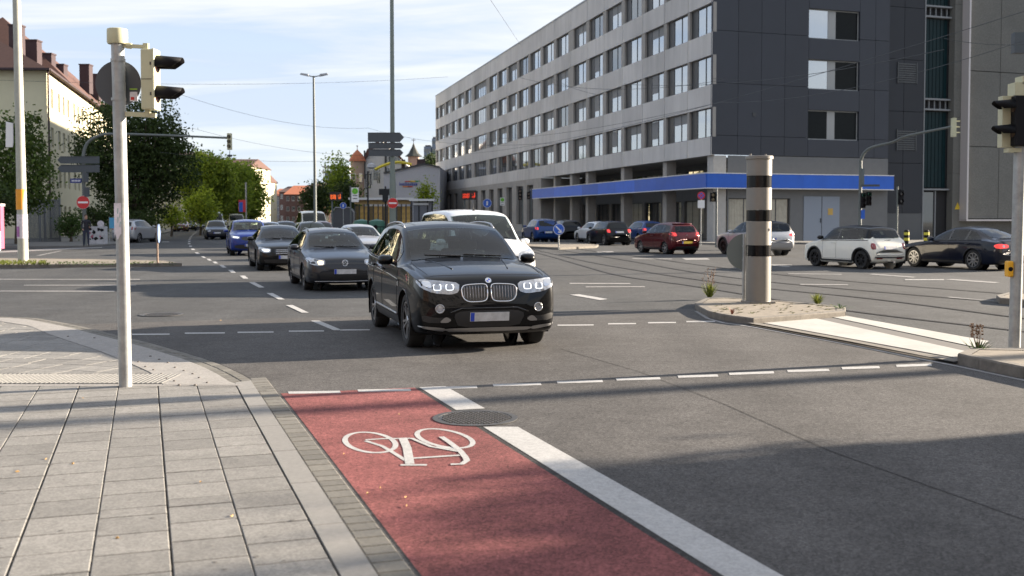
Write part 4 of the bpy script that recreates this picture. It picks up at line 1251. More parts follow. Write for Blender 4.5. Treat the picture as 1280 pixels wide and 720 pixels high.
TPL = {
 'suv': dict(L=4.65, W=1.88, H=1.66, fo=.87, wb=2.81, R=.365,
   T=[(0, .66), (.025, .80), (.06, .905), (.12, .965), (.25, 1.01), (.7, 1.085), (1.15, 1.13), (1.36, 1.145), (1.5, 1.20), (1.85, 1.42), (2.15, 1.575), (2.35, 1.63), (2.7, 1.665), (3.2, 1.67), (3.8, 1.64), (4.2, 1.60), (4.36, 1.57), (4.5, 1.30), (4.57, 1.10), (4.62, 1.0), (4.65, .8)],
   B=[(0, .48), (.03, .34), (.08, .25), (.2, .21), (.5, .21), (4.2, .24), (4.5, .32), (4.6, .42), (4.65, .6)],
   cowl=1.36, roof0=2.2, roof1=4.2, tail=4.5, zb=(1.03, 1.13), gl=(1.72, 4.28, 4.05), rw=(4.36, 4.54), rr=.73),
 'hatch': dict(L=4.26, W=1.80, H=1.46, fo=.86, wb=2.62, R=.32,
   T=[(0, .54), (.03, .66), (.08, .74), (.15, .78), (.3, .82), (.65, .89), (1.0, .945), (1.15, .965), (1.28, 1.01), (1.6, 1.21), (1.9, 1.365), (2.1, 1.42), (2.4, 1.455), (2.9, 1.465), (3.4, 1.435), (3.8, 1.39), (3.93, 1.36), (4.1, 1.10), (4.17, .96), (4.23, .88), (4.26, .68)],
   B=[(0, .38), (.03, .27), (.08, .2), (.2, .17), (.5, .165), (3.9, .18), (4.15, .25), (4.23, .36), (4.26, .5)],
   cowl=1.15, roof0=1.95, roof1=3.78, tail=4.1, zb=(.90, .985), gl=(1.45, 3.86, 3.66), rw=(3.95, 4.13), rr=.66),
 'sedan': dict(L=4.9, W=1.85, H=1.47, fo=.85, wb=2.94, R=.34,
   T=[(0, .55), (.03, .67), (.08, .75), (.15, .79), (.3, .83), (.7, .90), (1.2, .955), (1.42, .985), (1.56, 1.03), (1.9, 1.22), (2.25, 1.375), (2.5, 1.44), (2.85, 1.475), (3.2, 1.465), (3.6, 1.40), (4.0, 1.26), (4.3, 1.11), (4.42, 1.065), (4.72, 1.04), (4.82, 1.0), (4.88, .88), (4.9, .7)],
   B=[(0, .38), (.03, .27), (.08, .2), (.2, .17), (.5, .165), (4.5, .18), (4.8, .25), (4.87, .36), (4.9, .5)],
   cowl=1.42, roof0=2.3, roof1=3.5, tail=4.3, zb=(.92, 1.0), gl=(1.78, 4.12, 3.75), rw=(3.55, 4.28), rr=.64),
 'mini': dict(L=3.72, W=1.69, H=1.41, fo=.72, wb=2.47, R=.315,
   T=[(0, .54), (.03, .68), (.08, .77), (.15, .81), (.3, .85), (.6, .90), (.85, .935), (.97, .955), (1.07, 1.02), (1.27, 1.21), (1.45, 1.34), (1.6, 1.385), (1.9, 1.41), (2.4, 1.415), (2.9, 1.395), (3.25, 1.36), (3.34, 1.33), (3.5, 1.06), (3.6, .90), (3.68, .82), (3.72, .62)],
   B=[(0, .36), (.03, .26), (.08, .2), (.2, .16), (.5, .155), (3.4, .17), (3.6, .22), (3.69, .34), (3.72, .46)],
   cowl=.97, roof0=1.5, roof1=3.22, tail=3.5, zb=(.91, .95), gl=(1.12, 3.28, 3.10), rw=(3.36, 3.52), rr=.70),
 'van': dict(L=4.9, W=1.90, H=1.94, fo=.9, wb=3.0, R=.345,
   T=[(0, .62), (.03, .80), (.08, .93), (.15, .99), (.3, 1.04), (.6, 1.13), (.85, 1.19), (.98, 1.24), (1.1, 1.32), (1.45, 1.62), (1.7, 1.80), (1.9, 1.88), (2.3, 1.93), (3.2, 1.95), (4.2, 1.93), (4.6, 1.90), (4.72, 1.84), (4.8, 1.5), (4.85, 1.15), (4.88, 1.0), (4.9, .8)],
   B=[(0, .42), (.03, .3), (.08, .23), (.2, .2), (.5, .19), (4.5, .21), (4.8, .28), (4.87, .38), (4.9, .55)],
   cowl=.95, roof0=1.78, roof1=4.5, tail=4.78, zb=(1.08, 1.12), gl=(1.25, 4.6, 4.55), rw=(4.70, 4.83), rr=.76),
}
def pip(p, poly):
    x, y = p; c = False; n = len(poly)
    for i in range(n):
        x0, y0 = poly[i]; x1, y1 = poly[(i + 1) % n]
        if (y0 > y) != (y1 > y) and x < (x1 - x0) * (y - y0) / (y1 - y0) + x0: c = not c
    return c
def chaikin(poly, k=1):
    for _ in range(k):
        out = []
        for i in range(len(poly)):
            a, b = poly[i], poly[(i + 1) % len(poly)]
            out += [(a[0] * .8 + b[0] * .2, a[1] * .8 + b[1] * .2), (a[0] * .2 + b[0] * .8, a[1] * .2 + b[1] * .8)]
        poly = out
    return poly
AX = {'front': (Vector((1, 0, 0)), lambda a, b: Vector((3, a, b)), Vector((-1, 0, 0))),
      'rear': (None, lambda a, b: Vector((-3, a, b)), Vector((1, 0, 0))),
      'left': (None, lambda a, b: Vector((a, 2, b)), Vector((0, -1, 0))),
      'right': (None, lambda a, b: Vector((a, -2, b)), Vector((0, 1, 0))),
      'top': (None, lambda a, b: Vector((a, b, 3)), Vector((0, 0, -1)))}
class Car:
    def __init__(s, kind, L, W, H, res=5, R=None, wb=None, fo=None, gc=0):
        t = TPL[kind]; s.t = t; s.k = kind
        fx, fy, fz = L / t['L'], W / t['W'], H / t['H']
        s.L, s.W, s.H = L, W, H; s.R = R or t['R']; s.fx, s.fz = fx, fz
        s.fo = fo or t['fo'] * fx; s.wb = wb or t['wb'] * fx
        T = [(a * fx, b * fz) for a, b in t['T']]; B = [(a * fx, b + gc) for a, b in t['B']]
        s.T, s.B = T, B
        w = W / 2
        sc = lambda v: v * fx
        s.cowl, s.roof0, s.roof1, s.tail = sc(t['cowl']), sc(t['roof0']), sc(t['roof1']), sc(t['tail'])
        wf = [(0, .66), (.022, .81), (.06, .90), (.13, .945), (.3, .975), (.55, .99), (1.1, 1.0), (L - .6, 1.0), (L - .3, .965), (L - .12, .91), (L - .04, .82), (L, .68)]
        crown = [(0, .03), (.3, .04), (s.cowl, .045), (s.roof0, .07), (s.roof1, .06), (s.tail, .05), (L, .03)]
        wr = [(0, .46), (.06, .74), (.2, .83), (.6, .85), (s.cowl, .84), (s.roof0, t['rr'] + .02), (s.roof0 + .5, t['rr']), (s.roof1, t['rr'] - .03), (s.tail, .72), (L - .04, .62), (L, .45)]
        zbl = [(s.cowl, t['zb'][0] * fz), (s.tail, t['zb'][1] * fz)]
        s.wfun = lambda q: w * poly_at(wf, q)
        s.wrfun = lambda q: w * poly_at(wr, q)
        s.cfun = lambda q: poly_at(crown, q)
        def zs(q):
            hood = poly_at(T, q) - s.cfun(q) - .04
            if q < s.cowl: return hood
            if q > s.tail: return min(poly_at(T, q) - .1, zbl[1][1])
            return min(poly_at(zbl, q), hood)
        s.zs = zs
        ss = sorted({a for a, _ in T} | {s.fo, s.L / 2})
        out = [ss[0]]
        for a in ss[1:]:
            n = int((a - out[-1]) / .36) + 1; b0 = out[-1]
            for i in range(1, n + 1): out.append(b0 + (a - b0) * i / n)
        grid = []
        for q in out:
            zt, zb_, c = poly_at(T, q), poly_at(B, q), s.cfun(q)
            wm, wr_, z5 = s.wfun(q), min(s.wrfun(q), s.wfun(q) * .93), zs(q)
            h = z5 - zb_; zr = max(zt - c, z5 + .01)
            pts = [(0, zb_), (.6 * wm, zb_), (.93 * wm, zb_ + .005), (.975 * wm, zb_ + .06), (.995 * wm, zb_ + .3 * h), (1.0 * wm, zb_ + .6 * h), (.99 * wm, zb_ + .88 * h),
                   (.968 * wm, z5), (.968 * wm, z5 + .002), (.965 * wm - .03, z5 + .014), (lerp(.965 * wm - .03, wr_, .5), lerp(z5 + .012, zr, .5)), (wr_ + .005, zr - .02), (wr_ - .03, zr + .012), (.72 * wr_, zt - .42 * c), (.35 * wr_, zt - .1 * c), (0, zt)]
            x = L / 2 - q
            grid.append([(x, y, z) for y, z in pts])
        grid = np.array(grid)
        a = bspline(grid, res)
        # across: mirror so the centre line stays smooth
        b = np.swapaxes(a, 0, 1)
        m = b[::-1][:-1] * np.array([1, -1, 1])        # top..bottom on the right side
        full = np.concatenate([b, m[:-1]], 0)             # closed ring
        k = len(full); n = max(2, res - 1); ring = []
        for i in range(k):
            P = [full[(i + j - 1) % k] for j in range(4)]
            for j in range(n):
                tt = j / n
                bb = ((1 - tt) ** 3 / 6, (3 * tt ** 3 - 6 * tt ** 2 + 4) / 6, (-3 * tt ** 3 + 3 * tt ** 2 + 3 * tt + 1) / 6, tt ** 3 / 6)
                ring.append(sum(bb[q] * P[q] for q in range(4)))
        ring = np.array(ring)                             # (K, S, 3)
        K, S = ring.shape[:2]
        V = [Vector(v) for v in ring.reshape(-1, 3)]
        F = [(i * S + j, i * S + j + 1, ((i + 1) % K) * S + j + 1, ((i + 1) % K) * S + j) for i in range(K) for j in range(S - 1)]
        F.append(tuple(i * S for i in range(K))); F.append(tuple(i * S + S - 1 for i in range(K))[::-1])
        s.bvh = BVHTree.FromPolygons(V, F)
        # wheel openings
        s.Ra = s.R * 1.13
        s.ax = [(s.L / 2 - s.fo, s.R), (s.L / 2 - s.fo - s.wb, s.R)]
        ins = [False] * len(V)
        for i, v in enumerate(V):
            if abs(v.y) > s.W * .5 * .62:
                for ax, az in s.ax:
                    if (v.x - ax) ** 2 + (v.z - az) ** 2 < s.Ra ** 2: ins[i] = True
        keep = []; touched = set()
        for f in F:
            c = sum(ins[i] for i in f)
            if c == 0 or len(f) > 4: keep.append(f)
            elif c < len(f): touched.update(i for i in f if not ins[i])
        for i in touched:
            v = V[i]
            for ax, az in s.ax:
                d = math.hypot(v.x - ax, v.z - az)
                if d < s.Ra * 1.4:
                    v.x = ax + (v.x - ax) * s.Ra / d; v.z = az + (v.z - az) * s.Ra / d
        s.V, s.F = V, keep
    def hit(s, axis, a, b):
        _, o, d = AX[axis]
        o = o(a, b)
        loc, nor, idx, dist = s.bvh.ray_cast(o, d)
        if loc is None or dist > 4.5:
            q = o + d * (3 if axis in ('front', 'rear') else 2)
            if axis == 'front': q.x = s.L / 2 - .2
            if axis == 'rear': q.x = -s.L / 2 + .2
            loc, nor, idx, dist = s.bvh.find_nearest(q)
        if nor.dot(d) > 0: nor = -nor
        return loc, nor
    def patch(s, poly, axis, off=.004, res=.05, rnd_=1):
        if rnd_: poly = chaikin(poly, rnd_)
        pts = []
        for i in range(len(poly)):
            a, b = poly[i], poly[(i + 1) % len(poly)]; L = math.hypot(a[0] - b[0], a[1] - b[1]); n = max(1, int(L / res))
            pts += [(a[0] + (b[0] - a[0]) * k / n, a[1] + (b[1] - a[1]) * k / n) for k in range(n)]
        nb = len(pts)
        x0, x1 = min(p[0] for p in pts), max(p[0] for p in pts); y0, y1 = min(p[1] for p in pts), max(p[1] for p in pts)
        y = y0 + res * .6
        while y < y1:
            x = x0 + res * .6
            while x < x1:
                if pip((x, y), pts) and min((x - q[0]) ** 2 + (y - q[1]) ** 2 for q in pts[:nb]) > (res * .45) ** 2: pts.append((x, y))
                x += res
            y += res
        r = delaunay_2d_cdt([Vector(p) for p in pts], [], [list(range(nb))], 1, 1e-6)
        vs = []
        for p in r[0]:
            l, n = s.hit(axis, p[0], p[1]); vs.append(l + n * off)
        d = AX[axis][2]; fs = []
        for f in r[2]:
            n = (vs[f[1]] - vs[f[0]]).cross(vs[f[2]] - vs[f[0]])
            fs.append(tuple(f) if n.dot(d) < 0 else tuple(reversed(f)))
        return vs, fs
    def line(s, pts, axis, off=.003, res=.05):
        out = []
        for a, b in zip(pts, pts[1:]):
            L = math.hypot(a[0] - b[0], a[1] - b[1]); n = max(1, int(L / res))
            out += [(a[0] + (b[0] - a[0]) * k / n, a[1] + (b[1] - a[1]) * k / n) for k in range(n)]
        out.append(pts[-1])
        r = []
        for p in out:
            l, n = s.hit(axis, *p); r.append(l + n * off)
        return r
    X = lambda s, q: s.L / 2 - q

WHEELS = {}
def wheel_parts(R, w, style):
    key = (round(R, 3), style)
    if key in WHEELS: return WHEELS[key]
    t = MB(); r0 = R * .68
    t.lathe([(r0, -w / 2 * .82), (r0 + .02, -w / 2), (R - .03, -w / 2 * .98), (R - .008, -w / 2 * .8), (R, -w * .3), (R, w * .3), (R - .008, w / 2 * .8), (R - .03, w / 2 * .98), (r0 + .02, w / 2), (r0, w / 2 * .82), (r0, -w / 2 * .82)], 40, axis='Y')
    rim = MB(); mi = 0
    rim.lathe([(r0 + .004, w * .44), (r0 + .004, w * .40), (r0 - .018, w * .40), (r0 - .018, w * .44), (r0 + .004, w * .44)], 40, axis='Y')
    rim.lathe([(r0 + .002, w * .38), (r0 - .01, w * .12), (.02, w * .10)], 40, axis='Y', mi=1)
    n = {'v5': 10, 's5': 5, 's7': 7, 'cap': 9, 'bk': 8, 's10': 10}[style]
    for i in range(n):
        a = 2 * math.pi * i / n + (.0 if style != 'v5' else (.13 if i % 2 else -.13))
        wd = {'v5': .03, 's5': .06, 's7': .045, 'cap': .05, 'bk': .03, 's10': .028}[style]
        d = Vector((math.cos(a), 0, math.sin(a))); pn = Vector((-d.z, 0, d.x))
        a0, a1 = d * .045, d * (r0 - .01)
        vs = []
        for p, ww, yy in ((a0, wd * .8, w * .38), (a1, wd, w * .42)):
            for sx in (-1, 1):
                vs += [p + pn * sx * ww / 2 + Vector((0, yy, 0)), p + pn * sx * ww / 2 + Vector((0, yy - .03, 0))]
        rim.add(vs, [(0, 4, 6, 2), (0, 1, 5, 4), (2, 6, 7, 3)], 0)
    rim.lathe([(.0, w * .43), (.05, w * .42), (.062, w * .36), (.062, w * .15)], 20, axis='Y')
    rm = M_rim_dark if style == 'bk' else M_rim
    WHEELS[key] = (t.mesh("tyre", M_tyre, smooth='auto'), rim.mesh("wheel", [rm, M_rim_dark], smooth='auto'))
    return WHEELS[key]

def obj_from(name, me, parent, loc=(0, 0, 0), rz=0.0, sc=None):
    o = bpy.data.objects.new(name, me); COL.objects.link(o); o.parent = parent; o.location = loc; o.rotation_euler = (0, 0, rz)
    return o
def mesh_from(name, V, F, m, smooth=True):
    me = bpy.data.meshes.new(name); me.from_pydata([tuple(v) for v in V], [], F); me.materials.append(m)
    if smooth: me.polygons.foreach_set("use_smooth", [True] * len(me.polygons))
    me.update(); return me

def build_car(kind, L, W, H, pos, head, body_m, label, rims='s5', R=None, group=None, res=5, cat="car", name="parked_car", gc=0,
              front=None, rear=None, rails=False, roof_m=None, arch=False, side_seams=True, detail=True, pillars=True, low_trim=True, wb=None, fo=None,
              windscreen=None, interior=False, shortglass=None, panelvan=False, side_chrome=False):
    c = Car(kind, L, W, H, res, R, wb, fo, gc); t = c.t; w = W / 2
    root = thing(name, label, cat, (pos[0], pos[1], 0), R_(head), group)
    X = c.X; zfun = lambda q: poly_at(c.T, q)
    def part(nm, vf, m, parent=root, smooth=True): return obj_from(nm, mesh_from(nm, vf[0], vf[1], m, smooth), parent)
    pr = .04 if detail else .09
    # windscreen
    gm = M_clear if interior else (windscreen or M_carglass_w); sgl = M_clear_s if interior else M_carglass
    cuts = []
    L_, R__ = [], []
    q0, q1 = c.cowl + .04, c.roof0 - .02
    n = 7
    for i in range(n + 1):
        q = q0 + (q1 - q0) * i / n
        L_.append((c.wrfun(q) - .055, zfun(q) - c.cfun(q) * .95 + .008))
    topz = zfun(q1)
    zb0 = zfun(q0)
    poly = L_ + [(L_[-1][0] * .6, topz - .022), (0, topz - .008), (-L_[-1][0] * .6, topz - .022)] + [(-a, b) for a, b in reversed(L_)] + [(-L_[0][0] * .5, zb0 + .0), (0, zb0 + .015), (L_[0][0] * .5, zb0 + .0)]
    cuts.append(('front', poly))
    ws = part("windscreen", c.patch(poly, 'front', .006, pr * 1.4, 0), gm)
    if detail:
        mb = MB()
        mb.tube(c.line([(-.05, zb0 + .012), (-.55, zb0 + .03)], 'front', .014), .008, 5).tube(c.line([(.55, zb0 + .01), (.0, zb0 + .035)], 'front', .014), .008, 5)
        mb.build("wiper", M_black_pl, ws)
    # rear window
    q0, q1 = t['rw'][0] * c.fx, t['rw'][1] * c.fx
    P = []
    for i in range(5):
        q = q0 + (q1 - q0) * i / 4; P.append((c.wrfun(q) - .06, zfun(q) - c.cfun(q) * .9))
    poly = P + [(-a, b) for a, b in reversed(P)]
    cuts.append(('rear', poly))
    part("rear_window", c.patch(poly, 'rear', .006, pr * 1.4, 1), sgl)
    # side glass
    qa, qb, qc = [v * c.fx for v in t['gl']]
    if shortglass: qb = qc = shortglass
    top, bot = [], []
    for i in range(13):
        q = qa + (qc - qa) * i / 12
        zt = zfun(q) - c.cfun(q) - .055 * c.fz; zl = c.zs(q) + .035
        top.append((q, max(zt, zl + .03)))
    for i in range(9):
        q = qa + .02 + (qb - qa) * i / 8
        bot.append((q, c.zs(min(q, c.tail)) + .03))
    for side, sg in (('left', 1), ('right', -1)):
        poly = [(X(q), z) for q, z in top] + [(X(q), z) for q, z in reversed(bot)]
        cuts.append((side, poly))
        sgm = part("side_window", c.patch(poly, side, .005, pr * 1.4, 1), sgl)
        if pillars:
            for k in ((.40,) if kind == 'mini' else ((.36, .70) if kind != 'van' else (.28, .62))):
                q = qa + (qb - qa) * k
                zt = poly_at(top, q) + .01; zl = c.zs(q) + .02
                vf = c.patch([(X(q - .035), zl), (X(q + .035), zl), (X(q + .03), zt), (X(q - .04), zt)], side, .009, .06, 0)
                MB().add(*vf).build("pillar_trim", M_gloss_bk, sgm, smooth=True, fix=False)
        if side_chrome or detail:
            mb = MB().tube(c.line([(X(q), z - .012) for q, z in bot], side, .006), .010, 5)
            mb.build("window_trim", M_chrome if side_chrome else M_black_pl, sgm, smooth=True)
        if detail and side_seams:
            mb = MB()
            zlo = lambda q: poly_at(c.B, q) + .16
            q1_ = c.fo + c.Ra + .10; qm = qa + (qb - qa) * .36 + .03; q2_ = c.fo + c.wb - c.Ra * .75
            for q in (q1_, qm) + (() if kind in ('mini',) else (q2_ + .12,)):
                mb.tube(c.line([(X(q), c.zs(q) - .0), (X(q), zlo(q))], side, .0), .0045, 4)
            mb.tube(c.line([(X(q1_), zlo(q1_)), (X(q2_), zlo(q2_))], side, .0), .0045, 4)
            mb.build("door_seam", M_darkgap, root)
            hd = MB()
            for q in (qm - .22, q2_ - .02) if kind != 'mini' else (qm - .2,):
                a, na = c.hit(side, X(q), c.zs(q) - .10); b, nb_ = c.hit(side, X(q + .2), c.zs(q) - .095)
                hd.tube([a + na * .004, a + na * .032, b + nb_ * .032, b + nb_ * .004], .013, 6)
            hd.build("door_handle", M_chrome if side_chrome else body_m, root, smooth=True)
        # mirror
        a, na = c.hit(side, X(qa + .1), c.zs(qa + .1) + .01)
        mb = MB(); cx_, cz_ = X(qa + .06), c.zs(qa) + .085
        ysd = abs(a.y) + .13
        prof = []
        mbm = MB()
        vs = []; nseg = 10; rings = [(-.09, .55, .6), (-.07, .9, .9), (-.02, 1, 1), (.05, .85, .85), (.095, .45, .5)]
        for dx, sy, sz in rings:
            for k in range(nseg):
                an = 2 * math.pi * k / nseg
                vs.append((cx_ + dx, sg * ysd + .115 * sy * math.copysign(abs(math.cos(an)) ** .7, math.cos(an)), cz_ + .075 * sz * math.copysign(abs(math.sin(an)) ** .7, math.sin(an))))
        fs = []
        for r_ in range(4):
            for k in range(nseg):
                fs.append((r_ * nseg + k, r_ * nseg + (k + 1) % nseg, (r_ + 1) * nseg + (k + 1) % nseg, (r_ + 1) * nseg + k))
        fs += [tuple(range(nseg)), tuple(range(4 * nseg, 5 * nseg))]
        mbm.add(vs, fs)
        mbm.tube([(cx_, sg * (abs(a.y) - .03), cz_ - .06), (cx_, sg * (ysd - .05), cz_ - .03)], .02, 6)
        mbm.build("wing_mirror", body_m if kind != 'mini' or not roof_m else roof_m, root, smooth=True)
        if low_trim:
            pl = []
            qs = [c.fo + c.Ra + .02, c.fo + c.wb - c.Ra - .02]
            zt_ = .10 if kind != 'suv' else .14
            poly = [(X(qs[0]), poly_at(c.B, 1.5) + .06), (X(qs[0]), poly_at(c.B, 1.5) + zt_ + .03), (X(qs[1]), poly_at(c.B, 1.5) + zt_ + .03), (X(qs[1]), poly_at(c.B, 1.5) + .06)]
            part("sill_trim", c.patch(poly, side, .006, .08, 0), M_black_pl)
    # wheels and wells
    tw = .225 if kind != 'mini' else .20
    tm, rm = wheel_parts(c.R, tw, rims)
    for sg in (1, -1):
        for (ax, az) in c.ax:
            well = MB()
            yo = sg * (w - tw / 2 - .03)
            wh = obj_from("wheel", rm, root, (ax, yo, az - .004), 0 if sg > 0 else math.pi)
            obj_from("tyre", tm, wh)
            n = 20; r_ = c.Ra * 1.0
            vs = []
            for k in range(n + 1):
                an = R_(-25) + R_(230) * k / n
                for yy in (.50, .985):
                    vs.append((ax + r_ * math.cos(an), sg * c.wfun(c.L / 2 - ax) * yy, az + r_ * math.sin(an)))
            well.add(vs, [(2 * k, 2 * k + 1, 2 * k + 3, 2 * k + 2) for k in range(n)])
            o = len(well.v); ring = [(ax + r_ * math.cos(2 * math.pi * k / 24), sg * w * .52, az + r_ * math.sin(2 * math.pi * k / 24)) for k in range(24)]
            well.add(ring, [tuple(range(24))])
            well.build("wheel_well", M_well, root)
        if arch or detail:
            for (ax, az) in c.ax:
                am = MB()
                pts = []
                for k in range(25):
                    an = R_(-8) + R_(196) * k / 24
                    rr = c.Ra + (.03 if arch else .0)
                    px_, pz_ = ax + rr * math.cos(an), az + rr * math.sin(an)
                    l, nn = c.hit('left' if sg > 0 else 'right', px_, max(pz_, .24))
                    pts.append(Vector((px_, l.y, pz_)) )
                am.tube(pts, .034 if arch else .010, 6)
                am.build("wheel_arch", M_black_pl if arch else body_m, root, smooth=True)
    # roof colour / rails / antenna
    if rails:
        for sg in (1, -1):
            pts = []
            for i in range(15):
                q = c.roof0 + .15 + (c.roof1 - .05 - c.roof0 - .15) * i / 14
                l, nn = c.hit('top', X(q), sg * (c.wrfun(q) - .045)); pts.append(l + Vector((0, 0, .035 if 0 < i < 14 else -.005)))
            MB().tube(pts, .016, 6).build("roof_rail", rails, root, smooth=True)
    def lamp_poly(ax, nm, poly, m, both=True, off=.005, rn=1, par=root, res=.04):
        for sg in ((1, -1) if both else (1,)):
            part(nm, c.patch([(a * sg, b) for a, b in poly], ax, off, res, rn), m, par)
    F = c.F
    if interior:
        def inside(f):
            ctr = sum((c.V[i] for i in f), Vector()) / len(f)
            if len(f) > 4 or ctr.z < .8: return False
            for ax, pl in cuts:
                if ax == 'front' and ctr.x > X(c.roof0 + .1) and all(pip((c.V[i].y, c.V[i].z), pl) for i in f) and abs(ctr.y) < c.wrfun(c.L / 2 - ctr.x) - .03: return True
                if ax == 'rear' and ctr.x < X(c.roof1) and all(pip((c.V[i].y, c.V[i].z), pl) for i in f) and abs(ctr.y) < c.wrfun(c.L / 2 - ctr.x) - .03: return True
                if ax in ('left', 'right') and (ctr.y > 0) == (ax == 'left') and abs(ctr.y) > c.wrfun(c.L / 2 - ctr.x) - .04 and all(pip((c.V[i].x, c.V[i].z), pl) for i in f): return True
            return False
        F = [f for f in F if not inside(f)]
        zb = c.zs(c.cowl + .5); xd = X(c.cowl + .35); yb = w * .86
        MB().box(((xd + X(c.tail)) / 2 + .05, 0, zb - .42), (xd - X(c.tail) - .1, yb * 1.9, .04)).build("cabin_floor", M_cabin, root)
        db = MB().add([(xd + .28, -yb, zb - .02), (xd + .28, yb, zb - .02), (xd, yb * .98, zb + .0), (xd, -yb * .98, zb + .0), (xd - .04, -yb * .95, zb - .4), (xd - .04, yb * .95, zb - .4)], [(0, 1, 2, 3), (3, 2, 5, 4)])
        db.build("dashboard", M_cabin, root)
        for sy in (1, -1):
            MB().add([(xd + .2, sy * yb * .99, zb - .45), (X(c.tail), sy * yb * .99, zb - .45), (X(c.tail), sy * yb * 1.0, zb + .03), (xd + .2, sy * yb * 1.0, zb + .01)], [(0, 1, 2, 3)]).build("door_lining", M_cabin, root)
        for (qx, hh) in ((c.cowl + 1.22, .0), (c.cowl + 2.05, -.02)):
            for sy in (.36, -.36):
                if X(qx) < X(c.tail - .3): continue
                st_ = MB().box((X(qx), sy, zb - .12), (.13, .50, .62), rot=Matrix.Rotation(-.2, 3, 'Y')).box((X(qx + .06), sy, zb + .27 + hh), (.09, .26, .17), rot=Matrix.Rotation(-.15, 3, 'Y')).box((X(qx - .25), sy, zb - .36), (.5, .5, .14))
                so = st_.build("seat", M_seat, root); bv = so.modifiers.new("soft", 'BEVEL'); bv.width = .04; bv.segments = 3
        sw_ = MB().tube([(xd - .13 + .05 * math.sin(a) * .5, .36 + .18 * math.cos(a), zb + .0 + .17 * math.sin(a)) for a in [2 * math.pi * k / 20 for k in range(21)]], .014, 6)
        sw_.build("steering_wheel", M_gloss_bk, root, smooth=True)
        MB().box((X(c.roof0 - .12), 0, zfun(c.roof0) - .17), (.04, .22, .06)).build("inner_mirror", M_gloss_bk, root)
    me = mesh_from("body", c.V, F, body_m)
    if roof_m:
        me.materials.append(roof_m)
        for p_ in me.polygons:
            q_ = c.L / 2 - p_.center.x
            if c.cowl + .02 < q_ < c.tail + .0 and p_.center.z > c.zs(q_) + .035: p_.material_index = 1
    body = obj_from("body", me, root)
    return root, c, part, lamp_poly
def R_(d): return math.radians(d)
def plate(c, root, ax, y0, y1, z0, z1, m=None):
    l, n = c.hit(ax, (y0 + y1) / 2, (z0 + z1) / 2)
    sx = 1 if ax == 'front' else -1
    la, _ = c.hit(ax, (y0 + y1) / 2, z0); lb, _ = c.hit(ax, (y0 + y1) / 2, z1)
    rot = Matrix.Rotation(math.atan2(lb.x - la.x, z1 - z0), 3, 'Y')
    ex = .012 if ax == 'front' else .028
    mb = MB().box((l.x + sx * ex, (y0 + y1) / 2, (z0 + z1) / 2), (.012, y1 - y0, z1 - z0), rot=rot)
    pl = mb.build("number_plate", m or M_plate, root)
    yb = (y0 + .025) if ax == 'front' else (y1 - .025)
    # as seen, the blue band sits at the viewer's left edge
    yb = (y0 + .03) if ax == 'front' else (y1 - .03)
    MB().box((l.x + sx * (ex + .007), yb, (z0 + z1) / 2), (.006, .05, z1 - z0 - .006), rot=rot).build("plate_band", M_plate_b, pl)
    # blurred characters: a row of soft grey strokes
    return pl

P_black = paint("black_car_paint", (.002, .0022, .003), coat=.55)
P_white = paint("white_car_paint", (.66, .67, .68))
P_grey = paint("grey_car_paint", (.030, .032, .038), rough=.3, metal=.25, coat=.6)
P_dark = paint("anthracite_car_paint", (.007, .0075, .008), rough=.3, metal=.1, coat=.55)
P_blue = paint("blue_car_paint", (.010, .030, .19), rough=.3, metal=.2)
P_dkblue = paint("dark_blue_car_paint", (.005, .0075, .018), rough=.3)
P_red = paint("dark_red_car_paint", (.075, .006, .010), rough=.3, metal=.2)
P_silver = paint("silver_car_paint", (.40, .41, .43), rough=.35, metal=.5)
P_brown = paint("brown_car_paint", (.15, .07, .06), rough=.35, metal=.3)
P_cream = paint("cream_car_paint", (.60, .58, .50))
P_mid = paint("mid_blue_car_paint", (.012, .045, .17), rough=.35, metal=.2)

# ---------------- black SUV at the front of the queue
suv, c, part, lamp = build_car('suv', 4.65, 1.95, 1.68, (-.93, 16.15), 180 + 106.0, P_black,
    "black SUV with lit headlights leading the queue towards the red cycle lane", rims='v5', res=6, rails=M_satin, cat="car", name="black_suv", interior=True, side_chrome=False, gc=0, windscreen=M_carglass_w)
lamp('front', 'headlight', [(.39, .90), (.40, .785), (.50, .752), (.74, .775), (.88, .84), (.925, .925), (.86, .945), (.6, .925)], M_lamp_glass, off=.006)
hl = [o for o in suv.children if o.name.startswith('headlight')]
for o, sg in zip(hl, (1, -1)):
    mb = MB()
    for yy in (.52, .68):
        l, n = c.hit('front', yy * sg, .85)
        pts = [c.hit('front', yy * sg + .048 * math.copysign(abs(math.cos(a)) ** .5, math.cos(a)), (.845) + .036 * math.copysign(abs(math.sin(a)) ** .5, math.sin(a))) for a in [math.pi * .62 + 2 * math.pi * .88 * k / 18 for k in range(19)]]
        mb.tube([p + n_ * .010 for p, n_ in pts], .0050, 5, caps=False)
    mb.build("ring_lamp", M_lamp_on, o, smooth=True)
    l, n = c.hit('front', .80 * sg, .87)
    vf = c.patch([(.75 * sg, .83), (.85 * sg, .86), (.87 * sg, .92), (.76 * sg, .92)], 'front', .010, .04, 1)
    o2_ = MB().add(*vf).build("side_reflector", M_chrome, o, smooth=True, fix=False)
    l, n = c.hit('front', .60 * sg, .90)
